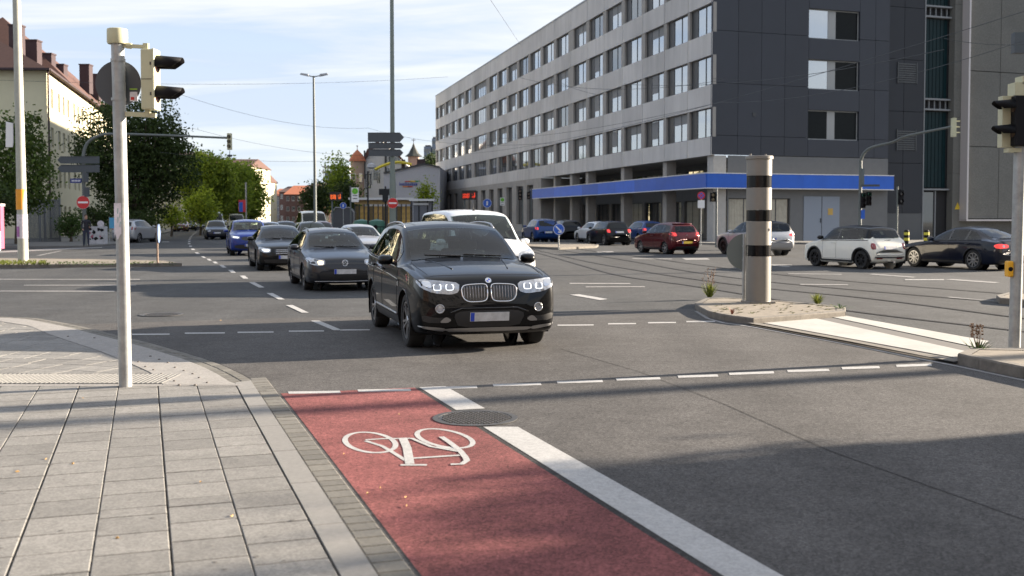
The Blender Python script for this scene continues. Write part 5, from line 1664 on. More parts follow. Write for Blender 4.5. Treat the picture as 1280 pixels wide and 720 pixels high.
for sg in (1, -1):
    poly = [(.025 * sg, .865), (.025 * sg, .71), (.06 * sg, .66), (.29 * sg, .655), (.355 * sg, .71), (.37 * sg, .82), (.33 * sg, .87), (.08 * sg, .882)]
    gr = part("kidney_grille", c.patch(poly, 'front', .006, .04, 1), M_gloss_bk)
    ring = chaikin(poly, 2)
    MB().tube(c.line(ring + [ring[0]], 'front', .010, .03), .0095, 6).build("grille_frame", M_chrome, gr, smooth=True)
    mb = MB()
    for k in range(8):
        yy = (.065 + .038 * k) * sg
        mb.tube(c.line([(yy, .675), (yy, .865)], 'front', .008, .04), .0055, 5)
    mb.build("grille_slat", mat("slat_grey", (.34, .34, .35), .35, metal=.8), gr, smooth=True)
    # fog lamp
    ci = [(.655 * sg + .052 * math.cos(a), .575 + .052 * math.sin(a)) for a in [2 * math.pi * k / 18 for k in range(18)]]
    fg = part("fog_lamp", c.patch(ci, 'front', .006, .03, 0), M_lamp_glass)
    MB().tube(c.line(ci + [ci[0]], 'front', .01, .03), .010, 5).build("fog_ring", M_satin, fg, smooth=True)
    part("air_intake", c.patch([(.50 * sg, .47), (.52 * sg, .39), (.86 * sg, .40), (.88 * sg, .50), (.70 * sg, .46)], 'front', .005, .05, 1), M_black_pl)
    part("bumper_accent", c.patch([(.50 * sg, .43), (.55 * sg, .395), (.66 * sg, .40), (.60 * sg, .46), (.56 * sg, .47)], 'front', .010, .04, 1), M_satin)
part("lower_grille", c.patch([(-.48, .50), (-.40, .32), (.40, .32), (.48, .50), (.36, .545), (-.36, .545)], 'front', .005, .06, 1), M_black_pl)
part("skid_plate", c.patch([(-.62, .315), (-.5, .275), (.5, .275), (.62, .315), (.48, .325), (-.48, .325)], 'front', .014, .05, 1), M_satin)
part("bumper_skirt", c.patch([(-.84, .30), (-.7, .22), (.7, .22), (.84, .30), (.6, .27), (-.6, .27)], 'front', .006, .05, 1), M_black_pl)
for sg in (1, -1): part("bumper_strip", c.patch([(.55 * sg, .30), (.62 * sg, .28), (.90 * sg, .335), (.91 * sg, .36), (.6 * sg, .33)], 'front', .008, .04, 1), M_satin)
MB().tube(c.line([(-.52, .52), (-.37, .575), (.37, .575), (.52, .52)], 'front', .004, .05), .012, 6).build("bumper_crease", M_gloss_bk, suv, smooth=True)
plate(c, suv, 'front', -.26, .26, .405, .52)
l, n = c.hit('front', 0, .925)
e = MB(); q = n.to_track_quat('Z', 'Y')
e2 = bpy.data.objects.new("bonnet_badge", MB().lathe([(.041, 0), (.041, .006), (.034, .007), (0, .007)], 20).mesh("bonnet_badge", M_chrome, smooth='auto'))
COL.objects.link(e2); e2.parent = suv; e2.location = l; e2.rotation_mode = 'QUATERNION'; e2.rotation_quaternion = q
e3 = MB()
for k in range(4):
    a0 = math.pi / 2 * k
    e3.add([(0, 0, .0085)] + [(.026 * math.cos(a0 + math.pi / 2 * j / 5), .026 * math.sin(a0 + math.pi / 2 * j / 5), .0085) for j in range(6)], [tuple(range(7))], mi=k % 2)
e3.build("badge_quarters", [M_plate_b, M_plate], e2, fix=False)
mb = MB()
for sg in (1, -1):
    mb.tube(c.line([(c.X(.5), .38 * sg), (c.X(.9), .45 * sg), (c.X(1.3), .52 * sg)], 'top', .001, .08), .009, 5)
mb.build("bonnet_crease", P_black, suv, smooth=True)
mb = MB()
mb.tube(c.line([(c.X(.22), -.74), (c.X(.20), -.4), (c.X(.17), 0), (c.X(.20), .4), (c.X(.22), .74)], 'top', .0, .05), .004, 4)
for sg in (1, -1): mb.tube(c.line([(c.X(.30), .76 * sg), (c.X(.8), .80 * sg), (c.X(1.3), .78 * sg)], 'top', .0, .08), .004, 4)
mb.build("bonnet_seam", M_darkgap, suv)
for side in ('left', 'right'):
    MB().tube(c.line([(c.X(1.25), .88), (c.X(2.2), .93), (c.X(3.2), .965), (c.X(4.4), .985)], side, .002, .1), .012, 6).build("shoulder_crease", P_black, suv, smooth=True)
    MB().tube(c.line([(c.X(1.4), .41), (c.X(3.2), .43)], side, .008, .1), .014, 6).build("side_strip", M_satin, suv, smooth=True)
    MB().add(*c.patch([(c.X(1.22), .80), (c.X(1.36), .80), (c.X(1.36), .86), (c.X(1.24), .87)], side, .007, .04, 1)).build("side_vent", M_satin, suv, smooth=True, fix=False)
# the windscreen mirror and seats' headrests are dark shapes behind glass: the mirror foot shows through the top edge
# ---------------- grey estate behind
est, c, part, lamp = build_car('hatch', 4.56, 1.80, 1.475, (-4.62, 27.5), 180 + 108, P_grey, "dark grey estate car with one warm lit headlight behind the black SUV", rims='s5', res=6, rails=M_gloss_bk, name="grey_estate", interior=True, wb=2.63, fo=.87)
lamp('front', 'headlight', [(.46, .735), (.47, .62), (.66, .605), (.84, .66), (.87, .77), (.80, .79), (.6, .75)], M_lamp_glass)
for o, sg in zip([o for o in est.children if o.name.startswith('headlight')], (1, -1)):
    MB().add(*c.patch([(.50 * sg, .715), (.50 * sg, .63), (.62 * sg, .625), (.64 * sg, .715)], 'front', .012, .04, 1)).build("ring_lamp", M_lamp_warm if sg < 0 else M_chrome, o, smooth=True, fix=False)
part("upper_grille", c.patch([(-.46, .70), (-.46, .63), (.46, .63), (.46, .70)], 'front', .005, .05, 0), M_gloss_bk)
part("lower_grille", c.patch([(-.62, .42), (-.55, .27), (.55, .27), (.62, .42), (.5, .47), (-.5, .47)], 'front', .005, .05, 1), M_black_pl)
for sg in (1, -1): part("air_intake", c.patch([(.66 * sg, .43), (.64 * sg, .30), (.84 * sg, .34), (.85 * sg, .45)], 'front', .005, .05, 1), M_black_pl)
MB().tube(c.line([(-.7, .245), (0, .235), (.7, .245)], 'front', .008, .06), .012, 5).build("bumper_strip", M_satin, est, smooth=True)
l, n = c.hit('front', 0, .665)
bd = MB().tube([(l.x + .022, .068 * math.cos(a), .665 + .068 * math.sin(a)) for a in [2 * math.pi * k / 24 for k in range(25)]], .008, 5)
for pts in ([(-.034, .048), (-.012, -.002), (0, .03), (.012, -.002), (.034, .048)], [(-.058, .03), (-.025, -.055), (0, .0), (.025, -.055), (.058, .03)]):
    bd.tube([(l.x + .022, y, .665 + z) for y, z in pts], .0065, 5)
bd.build("emblem", M_chrome, est, smooth=True)
plate(c, est, 'front', -.26, .26, .41, .52)
# ---------------- anthracite estate third in the queue
mer, c, part, lamp = build_car('sedan', 4.93, 1.85, 1.475, (-8.05, 37.3), 180 + 108, P_dark, "near black saloon with bright headlight third in the queue", rims='s10', res=5, rails=False, name="dark_saloon", interior=True)
lamp('front', 'headlight', [(.50, .72), (.52, .60), (.70, .58), (.86, .66), (.88, .77), (.72, .75)], M_lamp_glass)
for o, sg in zip([o for o in mer.children if o.name.startswith('headlight')], (1, -1)):
    MB().add(*c.patch([(.54 * sg, .70), (.56 * sg, .62), (.74 * sg, .63), (.80 * sg, .71)], 'front', .012, .04, 1)).build("ring_lamp", M_lamp_on, o, smooth=True, fix=False)
gr = part("grille", c.patch([(-.40, .68), (-.34, .50), (.34, .50), (.40, .68), (.34, .71), (-.34, .71)], 'front', .005, .05, 1), M_gloss_bk)
mb = MB()
for z in (.56, .62, .67): mb.tube(c.line([(-.34, z), (.34, z)], 'front', .012, .08), .010, 5)
mb.build("grille_slat", M_chrome, gr, smooth=True)
part("lower_grille", c.patch([(-.75, .36), (-.65, .25), (.65, .25), (.75, .36), (.6, .38), (-.6, .38)], 'front', .005, .06, 1), M_black_pl)
plate(c, mer, 'front', -.26, .26, .39, .50)
# ---------------- blue compact SUV fourth
sk, c, part, lamp = build_car('suv', 4.38, 1.84, 1.62, (-12.35, 50.5), 180 + 107, P_blue, "bright blue compact SUV with lit headlight fourth in the queue", rims='s5', res=4, name="blue_suv", interior=True, low_trim=True)
lamp('front', 'headlight', [(.46, .86), (.48, .76), (.84, .80), (.86, .92), (.7, .90)], M_lamp_glass)
for o, sg in zip([o for o in sk.children if o.name.startswith('headlight')], (1, -1)):
    MB().add(*c.patch([(.52 * sg, .85), (.52 * sg, .79), (.76 * sg, .81), (.78 * sg, .87)], 'front', .012, .06, 1)).build("ring_lamp", M_lamp_on, o, smooth=True, fix=False)
part("grille", c.patch([(-.42, .86), (-.36, .68), (.36, .68), (.42, .86)], 'front', .005, .06, 1), M_gloss_bk)
part("lower_grille", c.patch([(-.75, .50), (-.65, .32), (.65, .32), (.75, .50)], 'front', .005, .06, 1), M_black_pl)
plate(c, sk, 'front', -.26, .26, .42, .53)
# ---------------- white van beside the SUV
vn, c, part, lamp = build_car('van', 4.85, 1.90, 1.93, (-1.02, 26.6), 180 + 108, P_white, "white people carrier van half hidden behind the black SUV", rims='s5', res=5, name="white_van", interior=True, cat="van", rails=False)
lamp('front', 'headlight', [(.50, .95), (.52, .80), (.84, .84), (.88, 1.02), (.74, 1.0)], M_lamp_glass)
part("grille", c.patch([(-.46, .88), (-.46, .76), (.46, .76), (.46, .88)], 'front', .005, .06, 1), M_gloss_bk)
part("lower_grille", c.patch([(-.7, .5), (-.6, .34), (.6, .34), (.7, .5)], 'front', .005, .06, 1), M_black_pl)
plate(c, vn, 'front', -.26, .26, .52, .63)
l, n = c.hit('top', c.X(2.15), .0)
MB().tube([l, l + Vector((-.14, 0, .20))], [.012, .004], 6).lathe([(.035, 0), (.02, .03), (.0, .035)], 10, tuple(l)).build("aerial", M_black_pl, vn, smooth=True)
# ---------------- silver saloon in the second lane
sv, c, part, lamp = build_car('sedan', 4.6, 1.82, 1.45, (-6.3, 44.6), 180 + 108, P_silver, "silver saloon behind the grey estate in the second lane", rims='s5', res=4, name="silver_saloon", interior=True)
lamp('front', 'headlight', [(.50, .72), (.52, .60), (.80, .62), (.86, .76)], M_lamp_glass, res=.07)
part("grille", c.patch([(-.40, .68), (-.34, .52), (.34, .52), (.40, .68)], 'front', .005, .08, 1), M_gloss_bk)
# ---------------- simple front/rear dressers for the smaller ones
def dress_front(c, root, part, lamp, zh, lit=False):
    lamp('front', 'headlight', [(.46, zh + .05), (.48, zh - .06), (.80, zh - .04), (.86, zh + .10)], M_lamp_on if lit else M_lamp_glass, res=.08)
    part("grille", c.patch([(-.42, zh + .03), (-.40, zh - .06), (.40, zh - .06), (.42, zh + .03)], 'front', .005, .08, 1), M_gloss_bk)
    part("lower_grille", c.patch([(-.65, zh - .25), (-.55, zh - .38), (.55, zh - .38), (.65, zh - .25)], 'front', .005, .08, 1), M_black_pl)
    plate(c, root, 'front', -.26, .26, zh - .22, zh - .11)
far_group = "cars in the far left queue and kerbside"
for kind, L, W, H, pos, hd, pm, lab, nm in [
    ('hatch', 4.0, 1.7, 1.48, (-23.3, 85), 288, P_dkblue, "small dark hatchback behind the blue SUV in the queue", "dark_hatchback"),
    ('van', 5.0, 1.95, 2.25, (-28.7, 104), 287, P_white, "white tall van behind the small dark hatchback", "white_transporter"),
    ('van', 4.9, 1.9, 2.1, (-30.9, 121), 287, P_cream, "pale van farther back right of the tall white van", "pale_transporter"),
    ('sedan', 4.6, 1.8, 1.45, (-15.3, 68), 287, P_silver, "light grey saloon roof seen between blue SUV and dark saloon", "light_saloon"),
    ('sedan', 4.7, 1.8, 1.46, (-15.9, 76), 287, P_dkblue, "dark blue saloon over the roof of the near black saloon", "dark_blue_saloon"),
    ('van', 5.0, 1.95, 2.15, (-13.5, 73), 287, P_cream, "cream van with dark windscreen in the middle of the queue", "cream_van"),
    ('hatch', 4.2, 1.78, 1.50, (-10.8, 58.2), 287, P_dark, "dark hatchback in front of the cream van", "dark_hatchback"),
    ('hatch', 4.1, 1.75, 1.50, (-11.8, 66.5), 287, P_red, "dark red hatchback mostly hidden behind the silver saloon", "red_hatchback"),
    ('hatch', 4.2, 1.78, 1.55, (-39.8, 130), 285, P_brown, "reddish brown car parked first in the row under the trees", "brown_car"),
    ('hatch', 4.2, 1.78, 1.50, (-41.2, 138), 285, P_dark, "dark car parked second in the row under the trees", "dark_car"),
    ('sedan', 4.5, 1.8, 1.46, (-42.6, 147), 285, P_silver, "silver car parked third in the row under the trees", "silver_car"),
    ('hatch', 4.2, 1.78, 1.50, (-44.2, 157), 285, P_grey, "grey car parked last in the row under the trees", "grey_car"),
    ('hatch', 4.2, 1.78, 1.50, (-17.2, 90), 287, P_red, "maroon car far back between light saloon and cream van", "maroon_car")]:
    o, c, part, lamp = build_car(kind, L, W, H, pos, hd, pm, lab, rims='s5', res=3, name=nm, detail=False, pillars=False, cat="van" if kind == 'van' else "car", group=None)
    dress_front(c, o, part, lamp, .68 if kind != 'van' else .85, lit=False)
# silver car parked on the left, seen from behind
pk, c, part, lamp = build_car('hatch', 4.3, 1.78, 1.60, (-25.9, 74.5), 84, P_silver, "silver car parked at the left kerb behind the galvanised post", rims='s5', res=4, name="silver_car", detail=False)
lamp('rear', 'tail_light', [(.60, 1.10), (.62, .85), (.84, .85), (.84, 1.12)], M_tail, res=.08)
plate(c, pk, 'rear', -.26, .26, .72, .83)
# ---------------- cars crossing on the right
mn, c, part, lamp = build_car('mini', 3.58, 1.69, 1.46, (11.95, 37.75), 113, paint("ivory_car_paint", (.76, .74, .66)), "ivory small hatchback with black roof and black wheels", rims='bk', res=6, name="ivory_hatchback", interior=True, roof_m=P_black, arch=True)
lamp('rear', 'tail_light', [(.56, .86), (.57, .66), (.72, .66), (.74, .80), (.70, .88)], M_tail)
for o in [o for o in mn.children if o.name.startswith('tail_light')]:
    pass
plate(c, mn, 'rear', -.27, .27, .66, .77)
MB().tube(c.line([(-.62, .40), (0, .39), (.62, .40)], 'rear', .004, .06), .026, 6).build("bumper_strip", M_black_pl, mn, smooth=True)
part("rear_reflector", c.patch([(.30, .375), (.30, .34), (.55, .34), (.55, .375)], 'rear', .012, .05, 0), M_tail)
part("rear_reflector", c.patch([(-.30, .375), (-.30, .34), (-.55, .34), (-.55, .375)], 'rear', .012, .05, 0), M_tail)
MB().tube([(c.X(3.72) - .06, .0, .25), (c.X(3.5), .0, .25)], .04, 10).build("exhaust", M_chrome, mn)
for side in ('left', 'right'): MB().tube(c.line([(c.X(1.06), .93), (c.X(2.0), .945), (c.X(3.45), .965)], side, .004, .1), .013, 5).build("waist_trim", M_gloss_bk, mn, smooth=True)
eo, c, part, lamp = build_car('sedan', 4.42, 1.79, 1.44, (15.45, 36.9), 113, P_dkblue, "dark blue coupe with silver wheels behind the ivory hatchback", rims='cap', res=6, name="dark_blue_coupe", interior=True)
lamp('rear', 'tail_light', [(.36, .86), (.36, .74), (.78, .72), (.82, .82), (.76, .88)], M_tail_on)
for o, sg in zip([o for o in eo.children if o.name.startswith('tail_light')], (1, -1)):
    ci = [(.56 * sg + .045 * math.cos(a), .80 + .04 * math.sin(a)) for a in [2 * math.pi * k / 14 for k in range(14)]]
    MB().add(*c.patch(ci, 'rear', .010, .03, 0)).build("round_lens", M_lamp_glass, o, smooth=True, fix=False)
plate(c, eo, 'rear', -.26, .26, .50, .61)
part("lower_bumper", c.patch([(-.7, .38), (-.65, .27), (.65, .27), (.7, .38)], 'rear', .005, .06, 1), M_black_pl)
rd, c, part, lamp = build_car('hatch', 3.8, 1.67, 1.50, (7.45, 52.1), 112, P_red, "dark red small hatchback with glowing tail lights and yellow number plate", rims='s7', res=5, name="red_hatchback", interior=True, R=.29)
lamp('rear', 'tail_light', [(.55, 1.02), (.50, .86), (.72, .84), (.80, .94), (.74, 1.03)], M_tail_on, res=.06)
plate(c, rd, 'rear', -.27, .27, .50, .61, M_plate_y)
part("lower_bumper", c.patch([(-.7, .38), (-.65, .25), (.65, .25), (.7, .38)], 'rear', .005, .06, 1), M_black_pl)
MB().tube(c.line([(-.5, 1.385), (0, 1.40), (.5, 1.385)], 'rear', .03, .06), .03, 6).build("roof_spoiler", P_red, rd, smooth=True)
l, n = c.hit('rear', 0, .88); e = MB()
for k in range(3):
    a = math.pi / 2 + k * 2 * math.pi / 3
    p = lambda r, b: (l.x - .012, r * math.cos(b), .88 + r * math.sin(b))
    e.add([p(0, 0), p(.035, a - .5), p(.065, a), p(.035, a + .5)], [(0, 1, 2, 3)])
e.build("emblem", M_chrome, rd, fix=False)
ss, c, part, lamp = build_car('suv', 4.25, 1.80, 1.58, (11.2, 49.9), 109, P_silver, "silver crossover with black roof half hidden behind the striped round pillar", rims='bk', res=5, name="silver_crossover", interior=True, roof_m=P_black, arch=True)
lamp('rear', 'tail_light', [(.50, 1.0), (.50, .90), (.84, .88), (.86, 1.02)], M_tail_on, res=.06)
plate(c, ss, 'rear', -.27, .27, .72, .83)
dm, c, part, lamp = build_car('mini', 3.9, 1.73, 1.49, (6.05, 67.9), 106, P_black, "black small hatchback passing left of the dark red hatchback", rims='s5', res=4, name="black_hatchback", R=.32)
lamp('rear', 'tail_light', [(.58, .98), (.58, .78), (.76, .78), (.78, .98)], M_tail_on, res=.06)
plate(c, dm, 'rear', -.27, .27, .76, .87)
db, c, part, lamp = build_car('hatch', 4.2, 1.78, 1.50, (9.0, 74.5), 106, P_mid, "mid blue hatchback between the black and the dark red hatchback", rims='s5', res=4, name="blue_hatchback")
lamp('rear', 'tail_light', [(.58, .98), (.58, .82), (.80, .82), (.80, .98)], M_tail_on, res=.06)
dw, c, part, lamp = build_car('hatch', 4.2, 1.78, 1.45, (5.7, 74.0), 106, P_white, "white car hidden behind the black small hatchback", rims='s5', res=3, name="white_car", detail=False)
du, c, part, lamp = build_car('suv', 4.3, 1.80, 1.62, (1.95, 74.5), 103, P_mid, "blue off-road car with square tail lights beside the blue arrow sign", rims='s5', res=4, name="blue_offroader")
lamp('rear', 'tail_light', [(.66, 1.06), (.66, .88), (.84, .88), (.84, 1.06)], M_tail_on, res=.06)
plate(c, du, 'rear', -.27, .27, .66, .77)
dk, c, part, lamp = build_car('hatch', 4.2, 1.78, 1.52, (3.9, 80), 103, P_black, "black car just beyond the blue arrow sign", rims='s5', res=3, name="black_car", detail=False)
lamp('rear', 'tail_light', [(.58, 1.02), (.58, .82), (.80, .82), (.80, 1.0)], M_tail, res=.06)
# ================================================================== STREET FURNITURE
M_galv = mat("galvanised_steel", (0.33, 0.34, 0.335), 0.5, metal=0.45, var=.28, scale=7, bump=.1, bscale=40)
M_pole = mat("grey_pole_paint", (0.11, 0.125, 0.12), 0.55, var=.12, scale=3)
M_pole_dk = mat("dark_pole_paint", (0.10, 0.12, 0.125), 0.5, var=.1)
M_cream_h = mat("signal_housing_cream", (0.47, 0.46, 0.31), 0.5, var=.06, scale=5)
M_sig_bk = mat("signal_black", (0.006, 0.006, 0.008), 0.6, spec=.2)
M_signback = mat("sign_back_grey", (0.055, 0.065, 0.075), 0.55, var=.08)
M_sign_red = mat("sign_red", (0.50, 0.018, 0.02), 0.4)
M_sign_white = mat("sign_white", (0.72, 0.72, 0.72), 0.45)
M_sign_blue = mat("sign_blue", (0.012, 0.10, 0.50), 0.4)
M_sign_green = mat("sign_green", (0.07, 0.42, 0.03), 0.4)
M_sign_yel = mat("sign_yellow", (0.72, 0.36, 0.01), 0.5)
M_led = mat("led_orange", (0.4, .05, .01), .5, emit=(1.0, .16, .03), estr=.25)
M_led_r = mat("led_red", (0.4, .03, .01), .5, emit=(1.0, .06, .02), estr=.2)
M_disp = mat("display_black", (0.01, 0.009, 0.01), .35)
M_wire = mat("wire_black", (0.05, 0.055, 0.06), .6)
M_paper = mat("weathered_poster", (0.60, 0.56, 0.60), .8, var=.25, scale=9)
M_orange_p = mat("orange_band", (0.72, 0.30, 0.02), .6, var=.1)
M_lens_dk = mat("dark_lens", (.03, .012, .012), .2, coat=.5)

def disc(mb, c, r, n=28, axis='Y', th=.004, mi=0, sgn=-1):
    """thin disc facing -y"""
    x, y, z = c
    mb.lathe([(0, y - th / 2), (r, y - th / 2), (r, y + th / 2), (0, y + th / 2)], n, (x, 0, z), 'Y', mi)

# ---- foreground signal post on the pavement -----------------------------
b = G(157, 483, PZ)
zq = lambda py: AT(157, py, b.y).z
post = thing("signal_post", "near galvanised signal post standing on tactile paving, cream cap, round sign back behind it", "signal post", (b.x, b.y, PZ))
hp = zq(36) - PZ
tp = MB().tube([(0, 0, -.02), (-.012, 0, hp * .5), (-.03, 0, hp - .1)], .064, 24).build("pole", M_galv, post, smooth='auto')
MB().lathe([(0, hp), (.085, hp), (.098, hp - .006), (.10, hp - .03), (.100, hp - .135), (.092, hp - .152), (.07, hp - .152)], 32, (-.032, 0, 0)).build("cap", M_cream_h, post, smooth='auto')
# sticker paper round the pole
zt_, zl_ = zq(254) - PZ, zq(296) - PZ
n = 20; vs = []
for k in range(n + 1):
    a = -math.pi * .98 + math.pi * 1.05 * k / n
    vs += [(-.02 + .0665 * math.cos(a), .0665 * math.sin(a), zl_ - .03 * math.sin(k)), (-.02 + .0665 * math.cos(a), .0665 * math.sin(a), zt_)]
mb = MB().add(vs, [(2 * k, 2 * k + 2, 2 * k + 3, 2 * k + 1) for k in range(n)])
for k in range(n): mb.m[k] = 0
mb.build("paper_wrap", M_paper, post, smooth=True, fix=False)
mb = MB()
for k in range(4):
    a = -math.pi * (.35 + .1 * (k % 2)); zz_ = zl_ + .10 + .045 * k
    mb.add([(-.02 + .068 * math.cos(a - .35), .068 * math.sin(a - .35), zz_), (-.02 + .068 * math.cos(a + .3), .068 * math.sin(a + .3), zz_ - .02), (-.02 + .068 * math.cos(a + .35), .068 * math.sin(a + .35), zz_ + .03), (-.02 + .068 * math.cos(a - .3), .068 * math.sin(a - .3), zz_ + .055)], [(0, 1, 2, 3)])
mb.build("sticker_print", mat("sticker_teal", (.05, .26, .22), .7, var=.3, scale=20), post, fix=False)
# round sign back on the post, seen from behind
r_ = .232; zc_ = zq(103.5) - PZ
mb = MB(); disc(mb, (-.055, .075, zc_), r_, 40, th=.012)
mb.build("sign_back", M_signback, post, smooth='auto')
MB().box((.10, .066, zc_ - .13), (.075, .004, .095)).build("label_sticker", M_paper, post)
MB().box((.09, .066, zc_ - .15), (.035, .007, .03)).build("label_print", M_sign_red, post)
MB().box((.10, .066, zc_ - .055), (.075, .004, .012)).build("label_strip", mat("lime_sticker", (.3, .5, .05), .6), post)
for z in (zc_ + .225, zc_ - .165): MB().lathe([(.066, z - .014), (.072, z - .014), (.072, z + .014), (.066, z + .014)], 24, (-.028, 0, 0)).build("clamp", M_galv, post)
# two-lamp signal head on brackets, facing right
hx = .285
z0, z1 = zq(137.5) - PZ, zq(62.5) - PZ
hd = MB().box((hx, .0, (z0 + z1) / 2), (.12, .175, z1 - z0))
hd.box((hx + .065, 0, (z0 + z1) / 2), (.03, .20, z1 - z0 + .01))
hdo = hd.build("signal_housing", M_cream_h, post)
bv = hdo.modifiers.new("edge_softening", 'BEVEL'); bv.width = .012; bv.segments = 2
MB().box((hx, -.088, (z0 + z1) / 2 + .0), (.15, .004, .006)).build("housing_seam", M_sig_bk, post)
for zc in ((z0 + z1) / 2 + .155, (z0 + z1) / 2 - .145):
    # hood: open-bottomed visor
    vs = []; n = 18
    for k in range(n + 1):
        a = -math.pi * .12 + math.pi * 1.24 * k / n
        y_, z_ = .092 * math.cos(a), .092 * math.sin(a)
        ln = .255 if math.sin(a) > 0 else .15
        vs += [(hx + .08, y_, zc + z_), (hx + .08 + lerp(.14, .255, max(0, min(1, math.sin(a) + .5))), y_ * .92, zc + z_ * .86 - .01)]
    hood = MB().add(vs, [(2 * k, 2 * k + 1, 2 * k + 3, 2 * k + 2) for k in range(n)]).build("visor", M_sig_bk, post, smooth=True)
    sm = hood.modifiers.new("thickness", 'SOLIDIFY'); sm.thickness = .006
    MB().lathe([(.001, hx + .083), (.082, hx + .083)], 24, (0, 0, zc), 'X').build("lens", M_lens_dk, post)
    MB().box((hx + .04, -.092, zc), (.012, .008, .03)).build("latch", M_winframe, post)
br = MB().bar((-.03, 0, z1 + .045), (hx - .02, 0, z1 + .03), .035).bar((hx - .03, 0, z1 + .065), (hx - .03, 0, z1 - .01), .05).tube([(.06, 0, z1 + .045), (.11, 0, z1 + .04)], .03, 10)
br.build("bracket", M_cream_h, post); br = MB()
br.bar((-.02, 0, z0 - .035), (hx + .06, 0, z0 - .055), .035, .045).bar((hx - .02, 0, z0 + .01), (hx - .02, 0, z0 - .06), .05)
br.build("bracket", M_cream_h, post)
# ---- round pillar with black bands on the refuge island -----------------
b = G(947.5, 378, .11)
zq = lambda py: AT(947, py, b.y).z - .11
pil = thing("camera_pillar", "thick round beige metal pillar with three black bands on the refuge island", "pillar", (b.x, b.y, .11))
M_pillar = mat("pillar_beige", (0.20, 0.187, 0.168), .42, metal=.25, var=.05, scale=3)
M_band = mat("pillar_black_glass", (.004, .004, .005), .2, spec=.25)
rp_ = .238
zs_ = [0, zq(320), zq(306.5), zq(276.5), zq(262.5), zq(234.5), zq(220), zq(199)]
for i in range(7):
    m = M_pillar if i % 2 == 0 else M_band
    rr = rp_ if i % 2 == 0 else rp_ - .004
    nm = "shaft" if i % 2 == 0 else "black_band"
    MB().lathe([(rr, zs_[i] + .003), (rr, zs_[i + 1] - .003)], 48).build(nm, m, pil, smooth='auto')
MB().lathe([(.24, zs_[7] - .01), (.262, zs_[7]), (.262, zs_[7] + .05), (.25, zs_[7] + .062), (0, zs_[7] + .07)], 48).build("lid", M_pillar, pil, smooth='auto')
mb = MB()
for x in (-.17, .12): mb.lathe([(.02, zs_[7] + .06), (.02, zs_[7] + .10), (0, zs_[7] + .10)], 8, (x, 0, 0))
mb.build("lid_bolt", M_pillar, pil)
MB().lathe([(.36, -.006), (.36, .028), (.24, .030)], 4).build("base_plate", M_pillar, pil, rz=.9)
mb = MB(); mb.box((.16, -.175, zs_[2] + .30), (.02, .02, .05)); mb.build("lock", M_satin, pil)
mb = MB()
for z in (.72, 1.45): mb.lathe([(rp_ + .0005, z), (rp_ + .0005, z + .004)], 48)
# ---- sign post with round sign seen from behind ------------------------
b = G(930, 376, .11)
zq = lambda py: AT(930, py, b.y).z - .11
sp = thing("sign_post", "thin galvanised sign post with round sign turned edge-on beside the banded pillar", "sign post", (b.x, b.y, .11))
MB().tube([(0, 0, -.02), (0, 0, zq(293))], .036, 14).build("pole", M_galv, sp, smooth='auto')
mb = MB(); disc(mb, (0, .055, 0), .355, 36, th=.012)
sd = mb.build("sign_back", mat("sign_back_green_grey", (.13, .155, .15), .5), sp, loc=(0.01, 0, zq(315)), rz=R(-14))
for z in (.12, -.16): MB().lathe([(.037, zq(315) + z - .02), (.046, zq(315) + z - .02), (.046, zq(315) + z + .02), (.037, zq(315) + z + .02)], 14).build("clamp", M_galv, sp)
# ---- near right signal post --------------------------------------------
b = G(1268, 432, .13)
zq = lambda py: AT(1268, py, b.y).z - .13
rs = thing("signal_post", "grey signal post at the right edge with black two-lamp head and yellow push button", "signal post", (b.x, b.y, .13))
MB().tube([(0, 0, -.02), (.03, 0, zq(118))], .072, 20).build("pole", M_galv, rs, smooth='auto')
hz0, hz1 = zq(183), zq(121)
hc = (-.10, -.0)
MB().box((-.09, .05, (hz0 + hz1) / 2), (.24, .13, hz1 - hz0 + .02)).build("backing", M_cream_h, rs)
hh = MB().box((-.005, -.07, (hz0 + hz1) / 2), (.20, .16, hz1 - hz0)).build("signal_housing", M_sig_bk, rs)
bv = hh.modifiers.new("edge_softening", 'BEVEL'); bv.width = .012; bv.segments = 2
M_cap2 = M_cream_h
MB().box((.08, .02, hz1 + .09), (.34, .2, .16)).box((.12, .02, hz1 + .20), (.24, .2, .1)).build("top_box", M_cream_h, rs)
MB().box((-.02, .0, hz0 - .05), (.26, .14, .05)).build("bracket", M_cream_h, rs)
for zc in (lerp(hz0, hz1, .80), lerp(hz0, hz1, .30)):
    vs = []; n = 16
    for k in range(n + 1):
        a = -math.pi * .10 + math.pi * 1.2 * k / n
        y_, z_ = .088 * math.cos(a), .088 * math.sin(a)
        ln = lerp(.12, .24, max(0, min(1, math.sin(a) + .5)))
        vs += [(-.105, -.07 + y_, zc + z_), (-.105 - ln, -.07 + y_ * .92, zc + z_ * .86 - .01)]
    hood = MB().add(vs, [(2 * k, 2 * k + 1, 2 * k + 3, 2 * k + 2) for k in range(n)]).build("visor", M_sig_bk, rs, smooth=True)
    sm = hood.modifiers.new("thickness", 'SOLIDIFY'); sm.thickness = .006
    MB().lathe([(.001, -.108), (.078, -.108)], 20, (0, -.07, zc), 'X').build("lens", M_lens_dk, rs)
zb_ = zq(336)
bb = MB().box((-.095, -.02, zb_), (.07, .12, .20)).build("push_button_box", M_sign_yel, rs)
bv = bb.modifiers.new("edge_softening", 'BEVEL'); bv.width = .02; bv.segments = 3
MB().lathe([(0, -.085), (.025, -.085), (.03, -.078)], 14, (-.10, 0, zb_), 'Y').build("push_button", M_sig_bk, rs)
